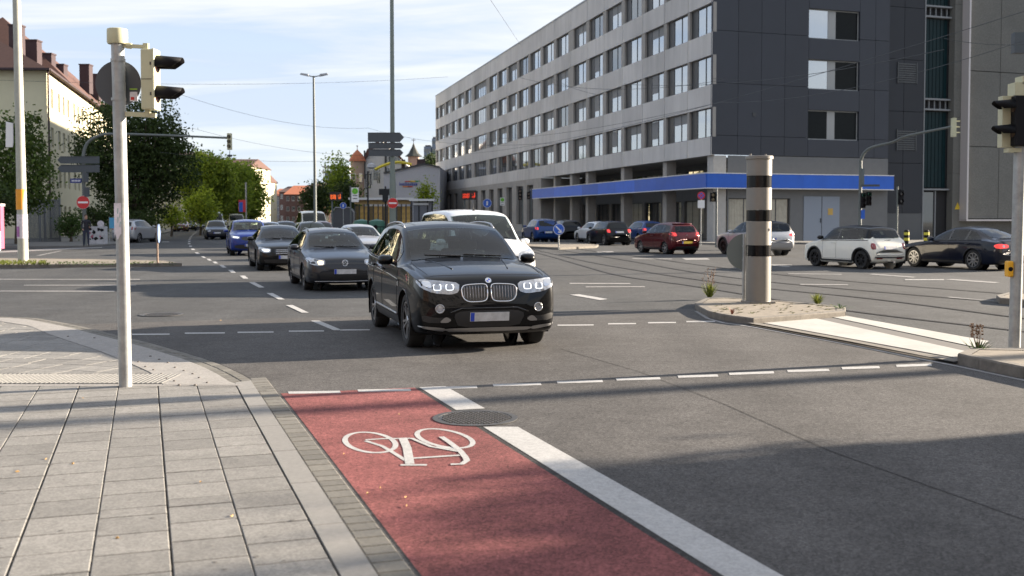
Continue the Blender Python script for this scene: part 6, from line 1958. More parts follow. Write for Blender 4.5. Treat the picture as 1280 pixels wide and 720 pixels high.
# hanging traffic sign back at the frame's edge carried on an arm from a mast out of view
a_ = AT(1272, 54, 40)
ms = thing("arm_mast", "grey box on the arm of a mast at the upper right edge", "mast", (a_.x + 4.2, 40, 0))
MB().tube([(0, 0, 0), (0, 0, a_.z + .1)], .11, 14).build("pole", M_pole, ms, smooth='auto')
MB().tube([(0, 0, a_.z), (-3.9, 0, a_.z)], .05, 10).build("arm", M_pole, ms, smooth='auto')
MB().box((-4.15, 0, a_.z), (.45, .3, .75)).build("sensor_box", M_signback, ms)
bm0 = G(1280, 459).xy + SD * 26  # unseen mast, added to throw a soft shade band over the near road
ms = thing("tram_mast", "thick mast added outside the right edge of the view to cast a shade band", "mast", (bm0.x, bm0.y, 0))
MB().tube([(0, 0, 0), (0, 0, 11.5)], [.24, .17], 16).build("pole", M_galv, ms, smooth='auto')
MB().tube([(0, 0, 10.6), (-2.5, -.4, 10.9)], .05, 8).build("bracket_arm", M_galv, ms)

# ---- generic pole signs ----------------------------------------------------
def noentry(root, c, r, rz=0.0):
    mb = MB(); disc(mb, (0, 0, 0), r, 32, th=.02)
    s = mb.build("no_entry_sign", M_sign_red, root, loc=c, rz=rz)
    mb = MB(); disc(mb, (0, .012, 0), r * 1.04, 32, th=.01); mb.build("rim", M_sign_white, s)
    MB().box((0, -.014, 0), (r * 1.55, .01, r * .28)).build("white_bar", M_sign_white, s)
def arrow_panel(root, x0, x1, z0, z1, right=True, y=-.12):
    h = z1 - z0; t = h * .45
    if right: poly = [(x0, z0), (x1 - t, z0), (x1, (z0 + z1) / 2), (x1 - t, z1), (x0, z1)]
    else: poly = [(x0 + t, z0), (x1, z0), (x1, z1), (x0 + t, z1), (x0, (z0 + z1) / 2)]
    o = MB().vprism(poly, y, y + .05).build("direction_sign", M_signback, root)
    MB().bar((min(x0, x1) + t, y - .008, z1 - .03), (x1 - t, y - .008, z1 - .03), .02, .03).build("sign_edge", M_winframe, o)
# left arched mast
b = G(106, 306.5, .10); Yb = b.y
zq = lambda py: AT(106, py, Yb).z - .1
xq = lambda px: AT(px, 271, Yb).x - b.x
am = thing("arched_mast", "arched signal mast over the left street, with no entry sign and two direction signs", "signal mast", (b.x, b.y, .10))
pts = [(0, 0, -.05), (0, 0, zq(215)), (.02, 0, zq(192)), (.28, 0, zq(178)), (.9, 0, zq(170)), (1.7, 0, zq(167.5)), (4.5, 0, zq(169)), (xq(287), 0, zq(172.5))]
def smooth3(pts, n=6):
    P = [Vector(p) for p in pts]; out = []
    for i in range(len(P) - 1):
        p0, p1, p2, p3 = P[max(i - 1, 0)], P[i], P[i + 1], P[min(i + 2, len(P) - 1)]
        for k in range(n):
            t = k / n
            out.append(0.5 * ((2 * p1) + (p2 - p0) * t + (2 * p0 - 5 * p1 + 4 * p2 - p3) * t * t + (3 * p1 - p0 - 3 * p2 + p3) * t ** 3))
    return out + [P[-1]]
sm_ = smooth3(pts); k_ = len(sm_)
MB().tube(sm_, [lerp(.11, .06, min(1, i / k_ * 1.1)) for i in range(k_)], 12).build("mast", M_pole, am, smooth='auto')
noentry(am, (0.0, -.16, zq(253)), .37)
arrow_panel(am, xq(74), xq(126), zq(204.5), zq(195.5), False); arrow_panel(am, xq(74), xq(126), zq(215.5), zq(206), False)
sgx = xq(288)
hd_ = MB().box((sgx, 0, zq(177)), (.22, .3, zq(167) - zq(187.5))).build("signal_head", M_cream_h, am)
for k in range(3): MB().lathe([(.085, -.32), (.10, -.15), (.10, -.13)], 12, (sgx, 0, zq(171 + k * 6)), 'Y').build("visor", M_sig_bk, am)
MB().lathe([(.0, zq(193)), (.15, zq(193.5)), (.17, zq(194.5)), (.1, zq(196)), (0, zq(196.4))], 14, (sgx, 0, 0)).build("lamp_globe", M_signback, am, smooth='auto')
MB().tube([(sgx, 0, zq(188)), (sgx, 0, zq(193))], .02, 6).build("hanger", M_pole, am)
MB().box((xq(96.5), -.1, zq(226)), (xq(104) - xq(90), .03, .26)).build("street_name_plate", mat("street_plate_blue", (.02, .03, .16), .5), am)
mb = MB()
for i in range(6): mb.box((xq(92 + i * 1.9), -.118, zq(226)), (.045, .004, .10))
mb.build("plate_lettering", M_sign_white, am)
for px_, py_ in ((109, 222), (110, 240)): MB().box((xq(px_), -.1, zq(py_)), (.22, .25, .55)).build("signal_box", M_signback, am)
MB().box((.05, -.115, zq(285)), (.12, .01, .5)).build("pole_sticker", M_paper, am)
# tall lamp / catenary post on the left island
b = G(29, 326, .12); Yb = b.y
zq = lambda py: AT(29, py, Yb).z - .12
tl = thing("tram_mast", "tall thick pale mast with orange band and paper posters on the left island", "mast", (b.x, b.y, .12))
MB().tube([(0, 0, -.02), (-.08, 0, zq(-60))], [.185, .13], 20).build("pole", mat("pale_pole", (.36, .36, .31), .6, var=.15, scale=4), tl, smooth='auto')
def wrap(nm, z0, z1, r, m, par, dx=0):
    MB().lathe([(r, z0), (r, z1)], 24, (dx, 0, 0)).build(nm, m, par, smooth='auto')
wrap("orange_band", zq(262), zq(236.5), .183, M_orange_p, tl, -.03)
wrap("poster", zq(298), zq(268), .188, M_paper, tl, -.01)
MB().add([(.02 + .193 * math.sin(a) - .03, -.193 * math.cos(a), z) for z in (zq(296), zq(283)) for a in (-1.2, -.8, -.4, -.1)], [(0, 1, 5, 4), (1, 2, 6, 5), (2, 3, 7, 6)]).build("poster_print", mat("print_purple", (.30, .12, .30), .7, var=.4, scale=8), tl, fix=False)
sgn_ = MB().vprism([(-.55, zq(184)), (-.30, zq(184)), (-.27, zq(178)), (-.27, zq(154)), (-.52, zq(152))], -.05, .0).build("side_sign", M_sign_white, tl)
# lamp post with two heads
b = AT(394, 271, 62)
zq = lambda py: AT(394, py, 62).z
dl = thing("street_lamp", "tall slim street lamp with two short opposite heads above the traffic queue", "street lamp", (b.x, 62, 0))
MB().tube([(0, 0, 0), (0, 0, 4), (-.03, 0, zq(95))], [.10, .085, .055], 14).build("pole", M_pole, dl, smooth='auto')
for sg in (-1, 1):
    MB().tube([(-.03, 0, zq(96)), (sg * .35, 0, zq(94.5))], .03, 8).build("arm", M_pole, dl)
    h = MB().add([(sg * .30, -.13, zq(95.6)), (sg * .80, -.12, zq(93.2)), (sg * .80, .12, zq(93.2)), (sg * .30, .13, zq(95.6)),
              (sg * .34, -.10, zq(92.6)), (sg * .74, -.08, zq(91.4)), (sg * .74, .08, zq(91.4)), (sg * .34, .10, zq(92.6))],
             [(0, 1, 2, 3), (4, 5, 6, 7), (0, 1, 5, 4), (1, 2, 6, 5), (2, 3, 7, 6), (3, 0, 4, 7)]).build("lamp_head", mat("lamp_head_grey", (.30, .31, .32), .4), dl)
# tall mast with direction signs and no-entry sign
b = AT(491, 271, 66)
zq = lambda py: AT(491, py, 66).z
xq = lambda px: AT(px, 271, 66).x - b.x
tm_ = thing("tram_mast", "tall green grey mast with three arrow direction signs and small no entry sign", "mast", (b.x, 66, 0))
MB().tube([(0, 0, 0), (0, 0, zq(240)), (0, 0, zq(200)), (0, 0, zq(-40))], [.22, .20, .14, .11], 14).build("pole", mat("mast_green_grey", (.16, .19, .17), .6, var=.1), tm_, smooth='auto')
for y0, y1, x0, x1 in ((166, 178, 461, 506), (178.6, 186, 461.5, 505.5), (187, 195.5, 462, 505)): arrow_panel(tm_, xq(x0), xq(x1), zq(y1), zq(y0), True, y=-.26)
noentry(tm_, (.03, -.28, zq(254)), .31)
# old style lantern poles left of the mast
for i, px_ in enumerate((460, 482)):
    b = AT(px_, 271, 78); zq = lambda py: AT(px_, py, 78).z
    t = thing("signal_pole", "thin dark pole with boxy top frame " + ("left of the direction signs" if i == 0 else "directly behind the no entry sign"), "pole", (b.x, 78, 0))
    MB().tube([(0, 0, 0), (0, 0, zq(233 if i else 214))], .06, 8).build("pole", M_darkgap, t, smooth='auto')
    f = MB()
    if i == 0:
        for x in (-.13, .2): f.box((x, 0, zq(226)), (.05, .05, zq(218) - zq(235)))
        f.box((.03, 0, zq(218)), (.5, .05, .05)).box((.03, 0, zq(235)), (.4, .05, .05))
    else: f.box((.0, -.1, zq(240)), (.9, .2, .45)).box((.0, -.1, zq(248)), (.4, .2, .5))
    f.build("frame", M_darkgap, t)
    if i == 0: MB().lathe([(.0, zq(203)), (.28, zq(205)), (.34, zq(209)), (.1, zq(210.5)), (0, zq(210.5))], 14, (.2, .5, 0)).build("lamp_shade", mat("lamp_shade_pale", (.35, .35, .36), .5), t, smooth='auto')
# bus stop signs
def bus_stop(px, Y, py0, py1, w, label):
    b = AT(px, 271, Y); zq = lambda py: AT(px, py, Y).z
    t = thing("bus_stop_sign", label, "bus stop sign", (b.x, Y, 0))
    MB().tube([(-w * .62, 0.03, 0), (-w * .62, .03, zq(py0) + .1)], .05, 8).build("pole", M_pole, t, smooth='auto')
    h = zq(py0) - zq(py1)
    MB().box((0, 0, (zq(py0) + zq(py1)) / 2), (w, .05, h)).build("panel", M_sign_white, t)
    mb = MB(); r = w * .42
    disc(mb, (0, -.035, zq(py0) - r * 1.15), r, 24, th=.02); mb.build("green_disc", M_sign_green, t)
    mb = MB().lathe([(r * .80, -.05), (r * .92, -.05)], 24, (0, 0, zq(py0) - r * 1.15), 'Y')
    for x in (-.24, .24): mb.box((x * r, -.05, zq(py0) - r * 1.15), (.12 * r, .004, r * .8))
    mb.box((0, -.05, zq(py0) - r * 1.15), (.4 * r, .004, r * .12)); mb.build("letter_h", mat("sign_lime", (.35, .55, .03), .5), t)
    mb = MB()
    for k in range(2): mb.box((0, -.03, zq(py0) - r * 2.6 - k * .2), (w * .6, .005, .05))
    mb.build("line_text", M_winframe, t)
    return t
bus_stop(444, 74, 234.5, 252.5, .50, "green and white tram stop sign left of the golden shelter")
bus_stop(628, 108, 247, 257, .45, "small green and white stop sign before the office building's tall windows")
# passenger displays
def display(px0, px1, py0, py1, Y, m, label, seed):
    a, b_ = AT(px0, py0, Y), AT(px1, py1, Y); w = b_.x - a.x; cx_ = (a.x + b_.x) / 2
    t = thing("departure_display", label, "display board", (cx_, Y, 0))
    MB().box((0, 0, (a.z + b_.z) / 2), (w, .25, a.z - b_.z)).build("case", M_disp, t)
    mb = MB(); r2 = random.Random(seed); H_ = a.z - b_.z
    nd = 16
    for row in range(2):
        for i in range(nd):
            if i in (9, 10, 11) or (i > 12 and row): continue
            hgt = H_ * r2.choice((.12, .2, .28)); z = b_.z + H_ * (.30 + .0 * row) + row * H_ * .26
            mb.box((-w / 2 + w * (.10 + .052 * i), -.13, z), (w * .032, .012, hgt))
    mb.box((w * .38, -.13, (a.z + b_.z) / 2), (w * .05, .012, H_ * .5))
    mb.build("led_text", m, t)
    MB().tube([(-w * .3, .05, 0), (-w * .3, .05, b_.z + .1)], .07, 8).build("pole", M_pole_dk, t)
display(412, 427.5, 240, 250.8, 84, M_led, "black departure board with orange digits above the queue left of the stop sign", 3)
display(577, 595.5, 238, 249.6, 104, M_led_r, "black departure board with red digits in front of the office building", 5)
# blue info discs near the shelter
def blue_sign(px, py, r, Y, label, kind):
    b = AT(px, py, Y); base = 0.1 if Y < 70 and px > 600 else 0
    t = thing("traffic_sign", label, "traffic sign", (b.x, Y, 0))
    MB().tube([(0, .03, 0), (0, .03, b.z + r)], .03, 8).build("pole", M_galv, t, smooth='auto')
    mb = MB(); disc(mb, (0, 0, b.z), r, 28, th=.02); mb.build("blue_disc", M_sign_blue, t)
    mb = MB().lathe([(r * .90, -.016), (r * .97, -.016)], 28, (0, 0, b.z), 'Y')
    if kind == 'arrow':
        for p0, p1 in (((-.52, .52), (.40, -.40)),):
            mb.bar((p0[0] * r, -.018, b.z + p0[1] * r), (p1[0] * r, -.018, b.z + p1[1] * r), .01, r * .24)
        mb.bar((.52 * r, -.0215, b.z - .52 * r), (-.12 * r, -.0215, b.z - .52 * r), .01, r * .22)
        mb.bar((.52 * r, -.025, b.z - .58 * r), (.52 * r, -.025, b.z + .12 * r), r * .22, .01)
    else: mb.box((0, -.018, b.z), (r * .35, .01, r * .9))
    mb.build("white_symbol", M_sign_white, t)
blue_sign(698.5, 286.5, .30, 57.0, "round blue sign with white diagonal arrow on the island at the road split", 'arrow')
blue_sign(429, 257, .26, 86, "small blue round sign over the arched dark shelter", 'bar')
blue_sign(609, 254, .42, 100, "blue square like sign right of the red digit departure board", 'bar')
# no parking sign near the corner column
b = AT(876.5, 244.5, 66)
t = thing("no_parking_sign", "red and blue no parking sign with white plate beside the corner column", "traffic sign", (b.x, 66, 0))
MB().tube([(0, .03, 0), (0, .03, b.z + .2)], .03, 8).build("pole", M_galv, t)
mb = MB(); disc(mb, (0, 0, b.z), .24, 28, th=.02); mb.build("red_disc", M_sign_red, t)
mb = MB(); disc(mb, (0, -.012, b.z), .175, 28, th=.01); mb.build("blue_disc", M_sign_blue, t)
mb = MB().bar((-.13, -.022, b.z + .13), (.13, -.022, b.z - .13), .01, .05).bar((.13, -.026, b.z + .13), (-.13, -.026, b.z - .13), .01, .05); mb.build("red_cross", M_sign_red, t)
MB().box((0, -.01, b.z - .52), (.42, .02, .48)).build("white_plate", M_sign_white, t)
# traffic signals around the crossing
def signal(px, pytop, pybot, Y, label, pole=True, side=-1, lamps=3, flip=False):
    a, c_ = AT(px, pytop, Y), AT(px, pybot, Y); w = .30
    t = thing("traffic_signal", label, "traffic signal", (a.x, Y, 0))
    if pole: MB().tube([(.22 * side * -1, 0, 0), (.22 * side * -1, 0, a.z + .25)], .06, 10).build("pole", M_pole, t, smooth='auto')
    MB().box((0, 0, (a.z + c_.z) / 2), (w, .22, a.z - c_.z)).box((.12 * side * -1, 0, a.z + .03), (.25, .1, .05)).build("signal_housing", M_sig_bk, t)
    for k in range(lamps):
        z = lerp(a.z, c_.z, (k + .5) / lamps)
        MB().lathe([(.09, -.13), (.11, -.12), (.12, -.30)], 12, (0, 0, z), 'Y').build("visor", M_sig_bk, t)
        MB().lathe([(.0, -.12), (.10, -.12)], 12, (0, 0, z), 'Y').build("lens", M_lens_dk, t)
signal(891, 241, 252, 62, "small black signal in front of the white corner column", side=-1, lamps=2)
signal(650, 237, 250, 90, "black signal left of the pair before the office", lamps=3)
signal(661, 240, 249, 92, "black signal right of the pair before the office", lamps=2)
signal(1126, 238, 256, 70, "thin pole with small dark signal between ivory car and green glass strip", side=1, lamps=2)
# right mast with arm
b = AT(1075, 271, 60); zq = lambda py: AT(1075, py, 60).z
t = thing("arched_mast", "curved signal mast behind the ivory hatchback with long rising arm", "signal mast", (b.x, 60, 0))
e_ = AT(1192, 158, 52) - Vector((b.x, 60, 0))
pts = [(0, 0, 0), (0, 0, zq(215)), (.02, -.05, zq(198)), (.35, -.4, zq(186)), (1.2, -1.4, AT(1100, 178, 58.6).z), (e_.x * .55, e_.y * .55, lerp(AT(1100, 178, 58.6).z, e_.z, .45)), tuple(e_)]
sm_ = smooth3(pts); k_ = len(sm_)
MB().tube(sm_, [lerp(.10, .055, min(1, i / k_)) for i in range(k_)], 12).build("mast", M_pole, t, smooth='auto')
MB().box((e_.x, e_.y, e_.z - .05), (.16, .3, .9)).build("signal_head", M_cream_h, t)
for k in range(3): MB().bar((e_.x + .08, e_.y, e_.z + .25 - k * .27), (e_.x + .30, e_.y, e_.z + .25 - k * .27), .10, .05).build("visor", M_cream_h, t)
for dx, p0, p1 in ((.10, 241, 260), (.42, 240, 257)):
    MB().box((dx, -.15, (zq(p0) + zq(p1)) / 2), (.24, .22, zq(p0) - zq(p1))).build("signal_housing", M_sig_bk, t)
    for k in range(3): MB().lathe([(.075, -.28), (.09, -.26), (.09, -.40)], 12, (dx, 0, lerp(zq(p0), zq(p1), (k + .5) / 3)), 'Y').build("lens_hood", M_lens_dk if k else mat("dim_green", (.02, .10, .06), .3), t)
MB().box((.12, -.12, zq(268)), (.2, .05, .5)).build("small_sign", M_sign_blue, t)
MB().box((.1, 0, zq(222)), (.16, .2, 1.0)).build("control_box", M_pole_dk, t)
MB().box((.5, -.2, zq(232)), (1.0, .03, .12)).build("street_name_plate", M_signback, t)
# bollards
for i, px_ in enumerate((1133, 1158)):
    b = G(px_, 306, .1)
    t = thing("bollard", "black and yellow banded bollard " + ("left of" if i == 0 else "in front of") + " the dark store door", "bollard", (b.x, b.y, .1))
    MB().lathe([(.15, 0), (.15, .8), (.10, .87), (0, .88)], 16).build("post", M_sig_bk, t, smooth='auto')
    for z in (.25, .58): MB().lathe([(.153, z), (.153, z + .16)], 16).build("yellow_band", mat("bollard_yellow", (.55, .50, .05), .5), t)
# small post with edge-on sign on the left island
b = G(197, 329, .12)
t = thing("sign_post", "short brown post with narrow edge-on sign at the tip of the left island", "sign post", (b.x, b.y, .12))
zq = lambda py: AT(197, py, b.y).z - .12
MB().tube([(0, 0, 0), (0, 0, zq(281))], .035, 10).build("pole", mat("brown_post", (.22, .15, .11), .6), t)
mb = MB(); disc(mb, (0, -.05, 0), .33, 28, th=.03); mb.build("sign", mat("sign_face_bluewhite", (.14, .2, .34), .5, var=.5, scale=5), t, loc=(0, 0, zq(292)), rz=R(100))

# ---- left background: fence, hedge, painted box, kiosk ---------------------
fa, fb = AT(33, 271, 70), AT(75, 271, 73)
t = thing("metal_fence", "tall grey metal slat gate between the dark bushes at left", "fence", (fa.x, 70, 0.1))
h = AT(33, 248.5, 70).z - .1; d_ = Vector((fb.x - fa.x, 3, 0)); n = 26
for nm, cnt in (("slat", 0),):
    mb = MB()
    for i in range(n + 1): mb.box((d_.x * i / n, d_.y * i / n, h / 2), (.05, .05, h))
    mb.bar((0, 0, h - .05), (d_.x, d_.y, h - .05), .05, .06).bar((0, 0, .2), (d_.x, d_.y, .2), .05, .06)
    mb.build("slat_panel", mat("fence_grey", (.13, .14, .15), .6), t)
for f_ in (0, .38, .55, 1): MB().box((d_.x * f_, d_.y * f_ - .06, h / 2 + .05), (.12, .12, h + .1)).build("gate_post", mat("gate_post_grey", (.18, .19, .20), .6), t)
b = AT(122, 271, 66)
t = thing("painted_box", "low box covered with black and white graffiti behind the waiting person", "utility box", (b.x, 66, .1))
zt_ = AT(122, 283, 66).z - .1
MB().box((0, 0, zt_ / 2), (1.0, .5, zt_)).build("cabinet", mat("graffiti_white", (.42, .42, .44), .8, var=.3, scale=5), t)
mb = MB(); r2 = random.Random(4)
for i in range(16):
    x, z = r2.uniform(-.42, .42), r2.uniform(.25, zt_ * .9); s_ = r2.uniform(.05, .14)
    mb.add([(x + s_ * r2.uniform(.5, 1.2) * math.cos(a), -.255 - i * .0006, z + s_ * r2.uniform(.4, 1.1) * math.sin(a)) for a in [k * math.pi / 3 for k in range(6)]], [tuple(range(6))], mi=1 if i > 12 else 0)
mb.build("graffiti", [M_sig_bk, mat("graffiti_pink", (.3, .08, .12), .8)], t, fix=False)
b = AT(128, 271, 68)
t = thing("waste_bin", "dark round bin with pale lid beside the graffiti box", "bin", (b.x, 68, .1))
MB().lathe([(.25, 0), (.28, .9), (.28, 1.0)], 14).build("body", M_signback, t); mb = MB(); disc(mb, (0, -.3, 1.2), .22, 16); mb.build("lid", M_paper, t)
b = AT(2, 271, 56)
t = thing("pink_pillar", "narrow pink advertising box cut by the left edge", "advertising pillar", (b.x - .25, 56, 0))
z1 = AT(2, 255, 56).z
MB().box((0, 0, z1 / 2), (.55, .4, z1 - .2)).build("panel", mat("pink_panel", (.45, .07, .13), .6, var=.15), t)
MB().box((0, 0, z1 - .05), (.65, .5, .12)).box((.15, -.25, .5), (.25, .1, 1.0)).build("frame", mat("pale_frame", (.5, .46, .44), .6), t)
b = AT(140, 271, 71)
t = thing("banner", "light blue upright banner left of the silver parked car", "banner", (b.x, 71, 0.1))
MB().box((0, 0, (AT(140, 274, 71).z + .9) / 2), (.34, .05, AT(140, 274, 71).z - .9)).build("cloth", mat("banner_blue", (.10, .38, .62), .6), t)
MB().tube([(-.18, 0, 0), (-.18, 0, AT(140, 273, 71).z)], .025, 6).build("pole", M_galv, t)
# blue and red petrol price pylon near the far bend
b = AT(303, 271, 115)
t = thing("price_pylon", "red and blue price board on a pole at the far end of the trees", "sign board", (b.x, 115, 0))
z0_, z1_ = AT(303, 265, 115).z, AT(303, 250, 115).z
MB().box((0, 0, (z0_ + z1_) / 2), (.75, .2, z1_ - z0_)).build("panel", mat("pylon_red", (.5, .03, .05), .5), t)
MB().box((-.12, -.11, (z0_ + z1_) / 2 - .1), (.4, .02, (z1_ - z0_) * .8)).build("blue_field", M_sign_blue, t)
MB().tube([(.4, 0, 0), (.4, 0, AT(303, 228, 115).z)], .10, 8).build("pole", M_galv, t)
# railing and small green bins in front of the shelter
b = AT(452, 271, 70)
t = thing("railing", "dark metal railing along the tram stop behind the grey estate", "railing", (b.x, 70, 0))
mb = MB()
for i in range(14): mb.box((i * .22 - 1.2, 0, .55), (.03, .03, 1.1))
mb.box((.23, 0, 1.1), (3.0, .05, .05)).box((.23, 0, .15), (3.0, .04, .04)); mb.build("bars", M_sig_bk, t)
for i, px_ in enumerate((452, 471)):
    b = AT(px_, 271, 80)
    t = thing("recycling_container", "rounded green recycling container " + ("left" if i == 0 else "right") + " of the pair by the golden shelter", "container", (b.x, 80, 0))
    MB().lathe([(.6, 0), (.75, .3), (.75, 1.1), (.55, 1.45), (0, 1.6)], 16).build("shell", mat("container_green", (.03, .12, .08), .5), t, smooth='auto')
    MB().lathe([(.0, -.78), (.16, -.78)], 12, (0, 0, 1.0), 'Y').build("opening", M_sig_bk, t)

# ---- overhead wires ---------------------------------------------------------
def wire(a, b, sag, r, label, n=24):
    mb = MB(); pts = []
    for i in range(n + 1):
        t_ = i / n; p = a.lerp(b, t_); p = Vector(p); p.z -= sag * 4 * t_ * (1 - t_); pts.append(p)
    return tag(mb.tube(pts, r, 5).build("overhead_wire", M_wire, None), label, "wire", "overhead wires")
WR = [((-5, 100, 60), (560, 96, 90), .4, "long level wire crossing behind the double street lamp"),
      ((225, 118, 60), (460, 160, 85), .6, "faint sloping wire between left trees and direction signs"),
      ((460, 160, 85), (700, 178, 60), .6, "wire running from the direction signs to the office wall"),
      ((200, 190, 80), (470, 197, 90), .5, "lowest faint wire above the far red roofs"),
      ((240, 160, 80), (470, 195, 90), .5, "thin wire dropping towards the far roofs"),
      ((608, -8, 30), (652, 58, 64), .0, "short steep wire entering at the top centre"),
      ((540, 194, 90), (1300, 8, 26), .9, "long wire climbing across the office facade to the upper right"),
      ((540, 170, 90), (900, 128, 40), .7, "wire crossing the upper windows towards the corner"),
      ((650, 97, 62), (905, 100, 42), .5, "wire along the second row of office windows"),
      ((690, 98, 60), (745, 118, 50), .1, "short slack wire over the middle of the facade"),
      ((900, 128, 42), (1300, 44, 24), .4, "wire crossing the dark side face to the right edge"),
      ((780, 105, 50), (1180, 62, 30), .4, "middle wire crossing the dark side face"),
      ((890, 98, 44), (945, 101, 44), .0, "short stub wire anchored at the building corner"),
      ((1180, 48, 30), (1300, 54, 28), .1, "short wire at the right edge over the concrete panels"),
      ((560, 188, 80), (640, 178, 76), .0, "short wire stub by the far end of the office")]
for (x0, y0, Y0), (x1, y1, Y1), sg, lab in WR:
    wire(AT(x0, y0, Y0), AT(x1, y1, Y1), sg, .009 if Y0 > 45 else .007, lab)
# ================================================================== PLANTS
M_bark = mat("bark", (0.09, 0.07, 0.05), .9, var=.3, scale=8, bump=.5, bscale=12)
def leafmat(name, col, trans=.25):
    m, t, b = nmat(name); L = t.links
    g = t.nodes.new("ShaderNodeNewGeometry")
    cr = t.nodes.new("ShaderNodeValToRGB")
    cr.color_ramp.elements[0].color = (col[0] * .55, col[1] * .6, col[2] * .6, 1); cr.color_ramp.elements[1].color = (col[0] * 1.5, col[1] * 1.35, col[2] * 1.1, 1)
    L.new(g.outputs["Random Per Island"], cr.inputs[0])
    tcn = t.nodes.new("ShaderNodeTexCoord"); n = t.nodes.new("ShaderNodeTexNoise"); n.inputs["Scale"].default_value = .6
    L.new(tcn.outputs["Object"], n.inputs[0])
    mr = t.nodes.new("ShaderNodeMapRange"); mr.inputs[1].default_value = .3; mr.inputs[2].default_value = .7; mr.inputs[3].default_value = .75; mr.inputs[4].default_value = 1.25
    L.new(n.outputs[0], mr.inputs[0])
    mx = t.nodes.new("ShaderNodeVectorMath"); mx.operation = 'SCALE'; L.new(cr.outputs[0], mx.inputs[0]); L.new(mr.outputs[0], mx.inputs["Scale"])
    L.new(mx.outputs[0], b.inputs["Base Color"]); b.inputs["Roughness"].default_value = .6; b.inputs["Specular IOR Level"].default_value = .25
    tr = t.nodes.new("ShaderNodeBsdfTranslucent"); L.new(mx.outputs[0], tr.inputs[0])
    ms = t.nodes.new("ShaderNodeMixShader"); ms.inputs[0].default_value = trans
    L.new(b.outputs[0], ms.inputs[1]); L.new(tr.outputs[0], ms.inputs[2]); L.new(ms.outputs[0], t.nodes["Material Output"].inputs[0])
    return m
L_dark = leafmat("leaves_dark", (.04, .066, .018), .3); L_mid = leafmat("leaves_mid", (.20, .28, .04), .5)
L_bright = leafmat("leaves_bright", (.24, .32, .035), .45); L_bush = leafmat("leaves_bush", (.06, .11, .03), .3); L_ever = leafmat("leaves_evergreen", (.07, .115, .025), .25)
def crown_mesh(blobs, nleaf, size, seed, m, name="crown"):
    rg = np.random.RandomState(seed); vol = np.array([b[3] * b[4] * b[5] for b in blobs]); vol = vol / vol.sum()
    V = []; F = []
    # leaf clumps: cluster centres on and inside each blob, leaves around them
    for b_, w_ in zip(blobs, vol):
        nc = max(6, int(nleaf * w_ / 14))
        d = rg.normal(size=(nc, 3)); d /= np.linalg.norm(d, axis=1)[:, None]
        rad = rg.uniform(.45, 1.08, nc) ** .6
        cc_ = np.array(b_[:3]) + d * rad[:, None] * np.array(b_[3:6])
        csz = rg.uniform(.6, 1.5, nc) * size * 2.6
        for c_, s_ in zip(cc_, csz):
            k = int(rg.uniform(8, 20))
            p = c_ + rg.normal(size=(k, 3)) * s_ * np.array([.5, .5, .36])
            for q in p:
                a = rg.normal(size=3); a /= np.linalg.norm(a); u = np.cross(a, rg.normal(size=3)); u /= (np.linalg.norm(u) + 1e-6); v = np.cross(a, u)
                s2 = size * rg.uniform(.6, 1.3); i = len(V)
                V += [tuple(q - u * s2 * .5), tuple(q + v * s2 * .32), tuple(q + u * s2 * .5), tuple(q - v * s2 * .32)]
                F.append((i, i + 1, i + 2, i + 3))
    me = bpy.data.meshes.new(name); me.from_pydata(V, [], F); me.materials.append(m); me.update()
    return me
def tree(x, y, label, blobs, nleaf, size, lm, trunk_h=3, tr=.2, seed=1, name="tree", group=None, z=0, cat="tree"):
    t = thing(name, label, cat, (x, y, z), 0, group)
    mb = MB(); rg = random.Random(seed)
    top = max(b[2] for b in blobs)
    mb.tube([(0, 0, -.05), (.05, 0, trunk_h * .5), (0, .05, trunk_h), (.1, 0, top)], [tr, tr * .8, tr * .7, tr * .15], 10)
    for b_ in blobs:
        m_ = Vector((b_[0] * .4, b_[1] * .4, lerp(trunk_h, b_[2], .45)))
        mb.tube([(0, 0, trunk_h * .75), m_, (b_[0], b_[1], b_[2])], [tr * .5, tr * .3, tr * .1], 6)
        for q in range(3): mb.tube([m_, (b_[0] + rg.uniform(-.6, .6) * b_[3], b_[1] + rg.uniform(-.6, .6) * b_[4], b_[2] + rg.uniform(-.2, .6) * b_[5])], [tr * .25, tr * .06], 5)
    mb.build("trunk", M_bark, t, smooth='auto')
    obj_from("crown", crown_mesh(blobs, nleaf, size, seed, lm), t)
    return t
def pxtree(px0, px1, pytop, pybot, Y, label, lm, nl, size, seed, name="tree", nb=5, group=None, depth=.9, trunk=.15, cat="tree"):
    a, b_ = AT(px0, pytop, Y), AT(px1, pybot, Y); w = (b_.x - a.x) * 1.12; zt = a.z; zb = b_.z; cx_ = (a.x + b_.x) / 2; h = zt - zb
    rg = random.Random(seed); bl = [(0, 0, zb + h * .5, w * .36, w * .36 * depth, h * .40)]
    for i in range(nb):
        an = 2 * math.pi * i / nb + rg.uniform(-.4, .4); rr = rg.uniform(.20, .30)
        s_ = rg.uniform(.17, .25)
        bl.append((math.cos(an) * w * rr, math.sin(an) * w * rr * depth, zb + h * rg.uniform(.28, .72), w * s_, w * s_ * depth, h * rg.uniform(.16, .26)))
    bl.append((rg.uniform(-.1, .1) * w, 0, zt - h * .17, w * .2, w * .2, h * .17))
    return tree(cx_, Y, label, bl, nl, size, lm, max(zb + h * .15, .5), max(.12, w * .03), seed, name, group, cat=cat)
pxtree(98, 244, 112, 300, 84, "big dark leafy tree in front of the cream apartment house", L_dark, 30000, .25, 11, nb=10)
pxtree(-30, 68, 136, 285, 66, "dark ivy-like evergreen with sunlit tip behind the tall left mast", L_ever, 9000, .24, 12, nb=5, name="evergreen_tree")
pxtree(-70, 30, 225, 292, 62, "dark bush at the left edge under the evergreen", L_dark, 3000, .2, 13, name="bush", nb=4, cat="bush")
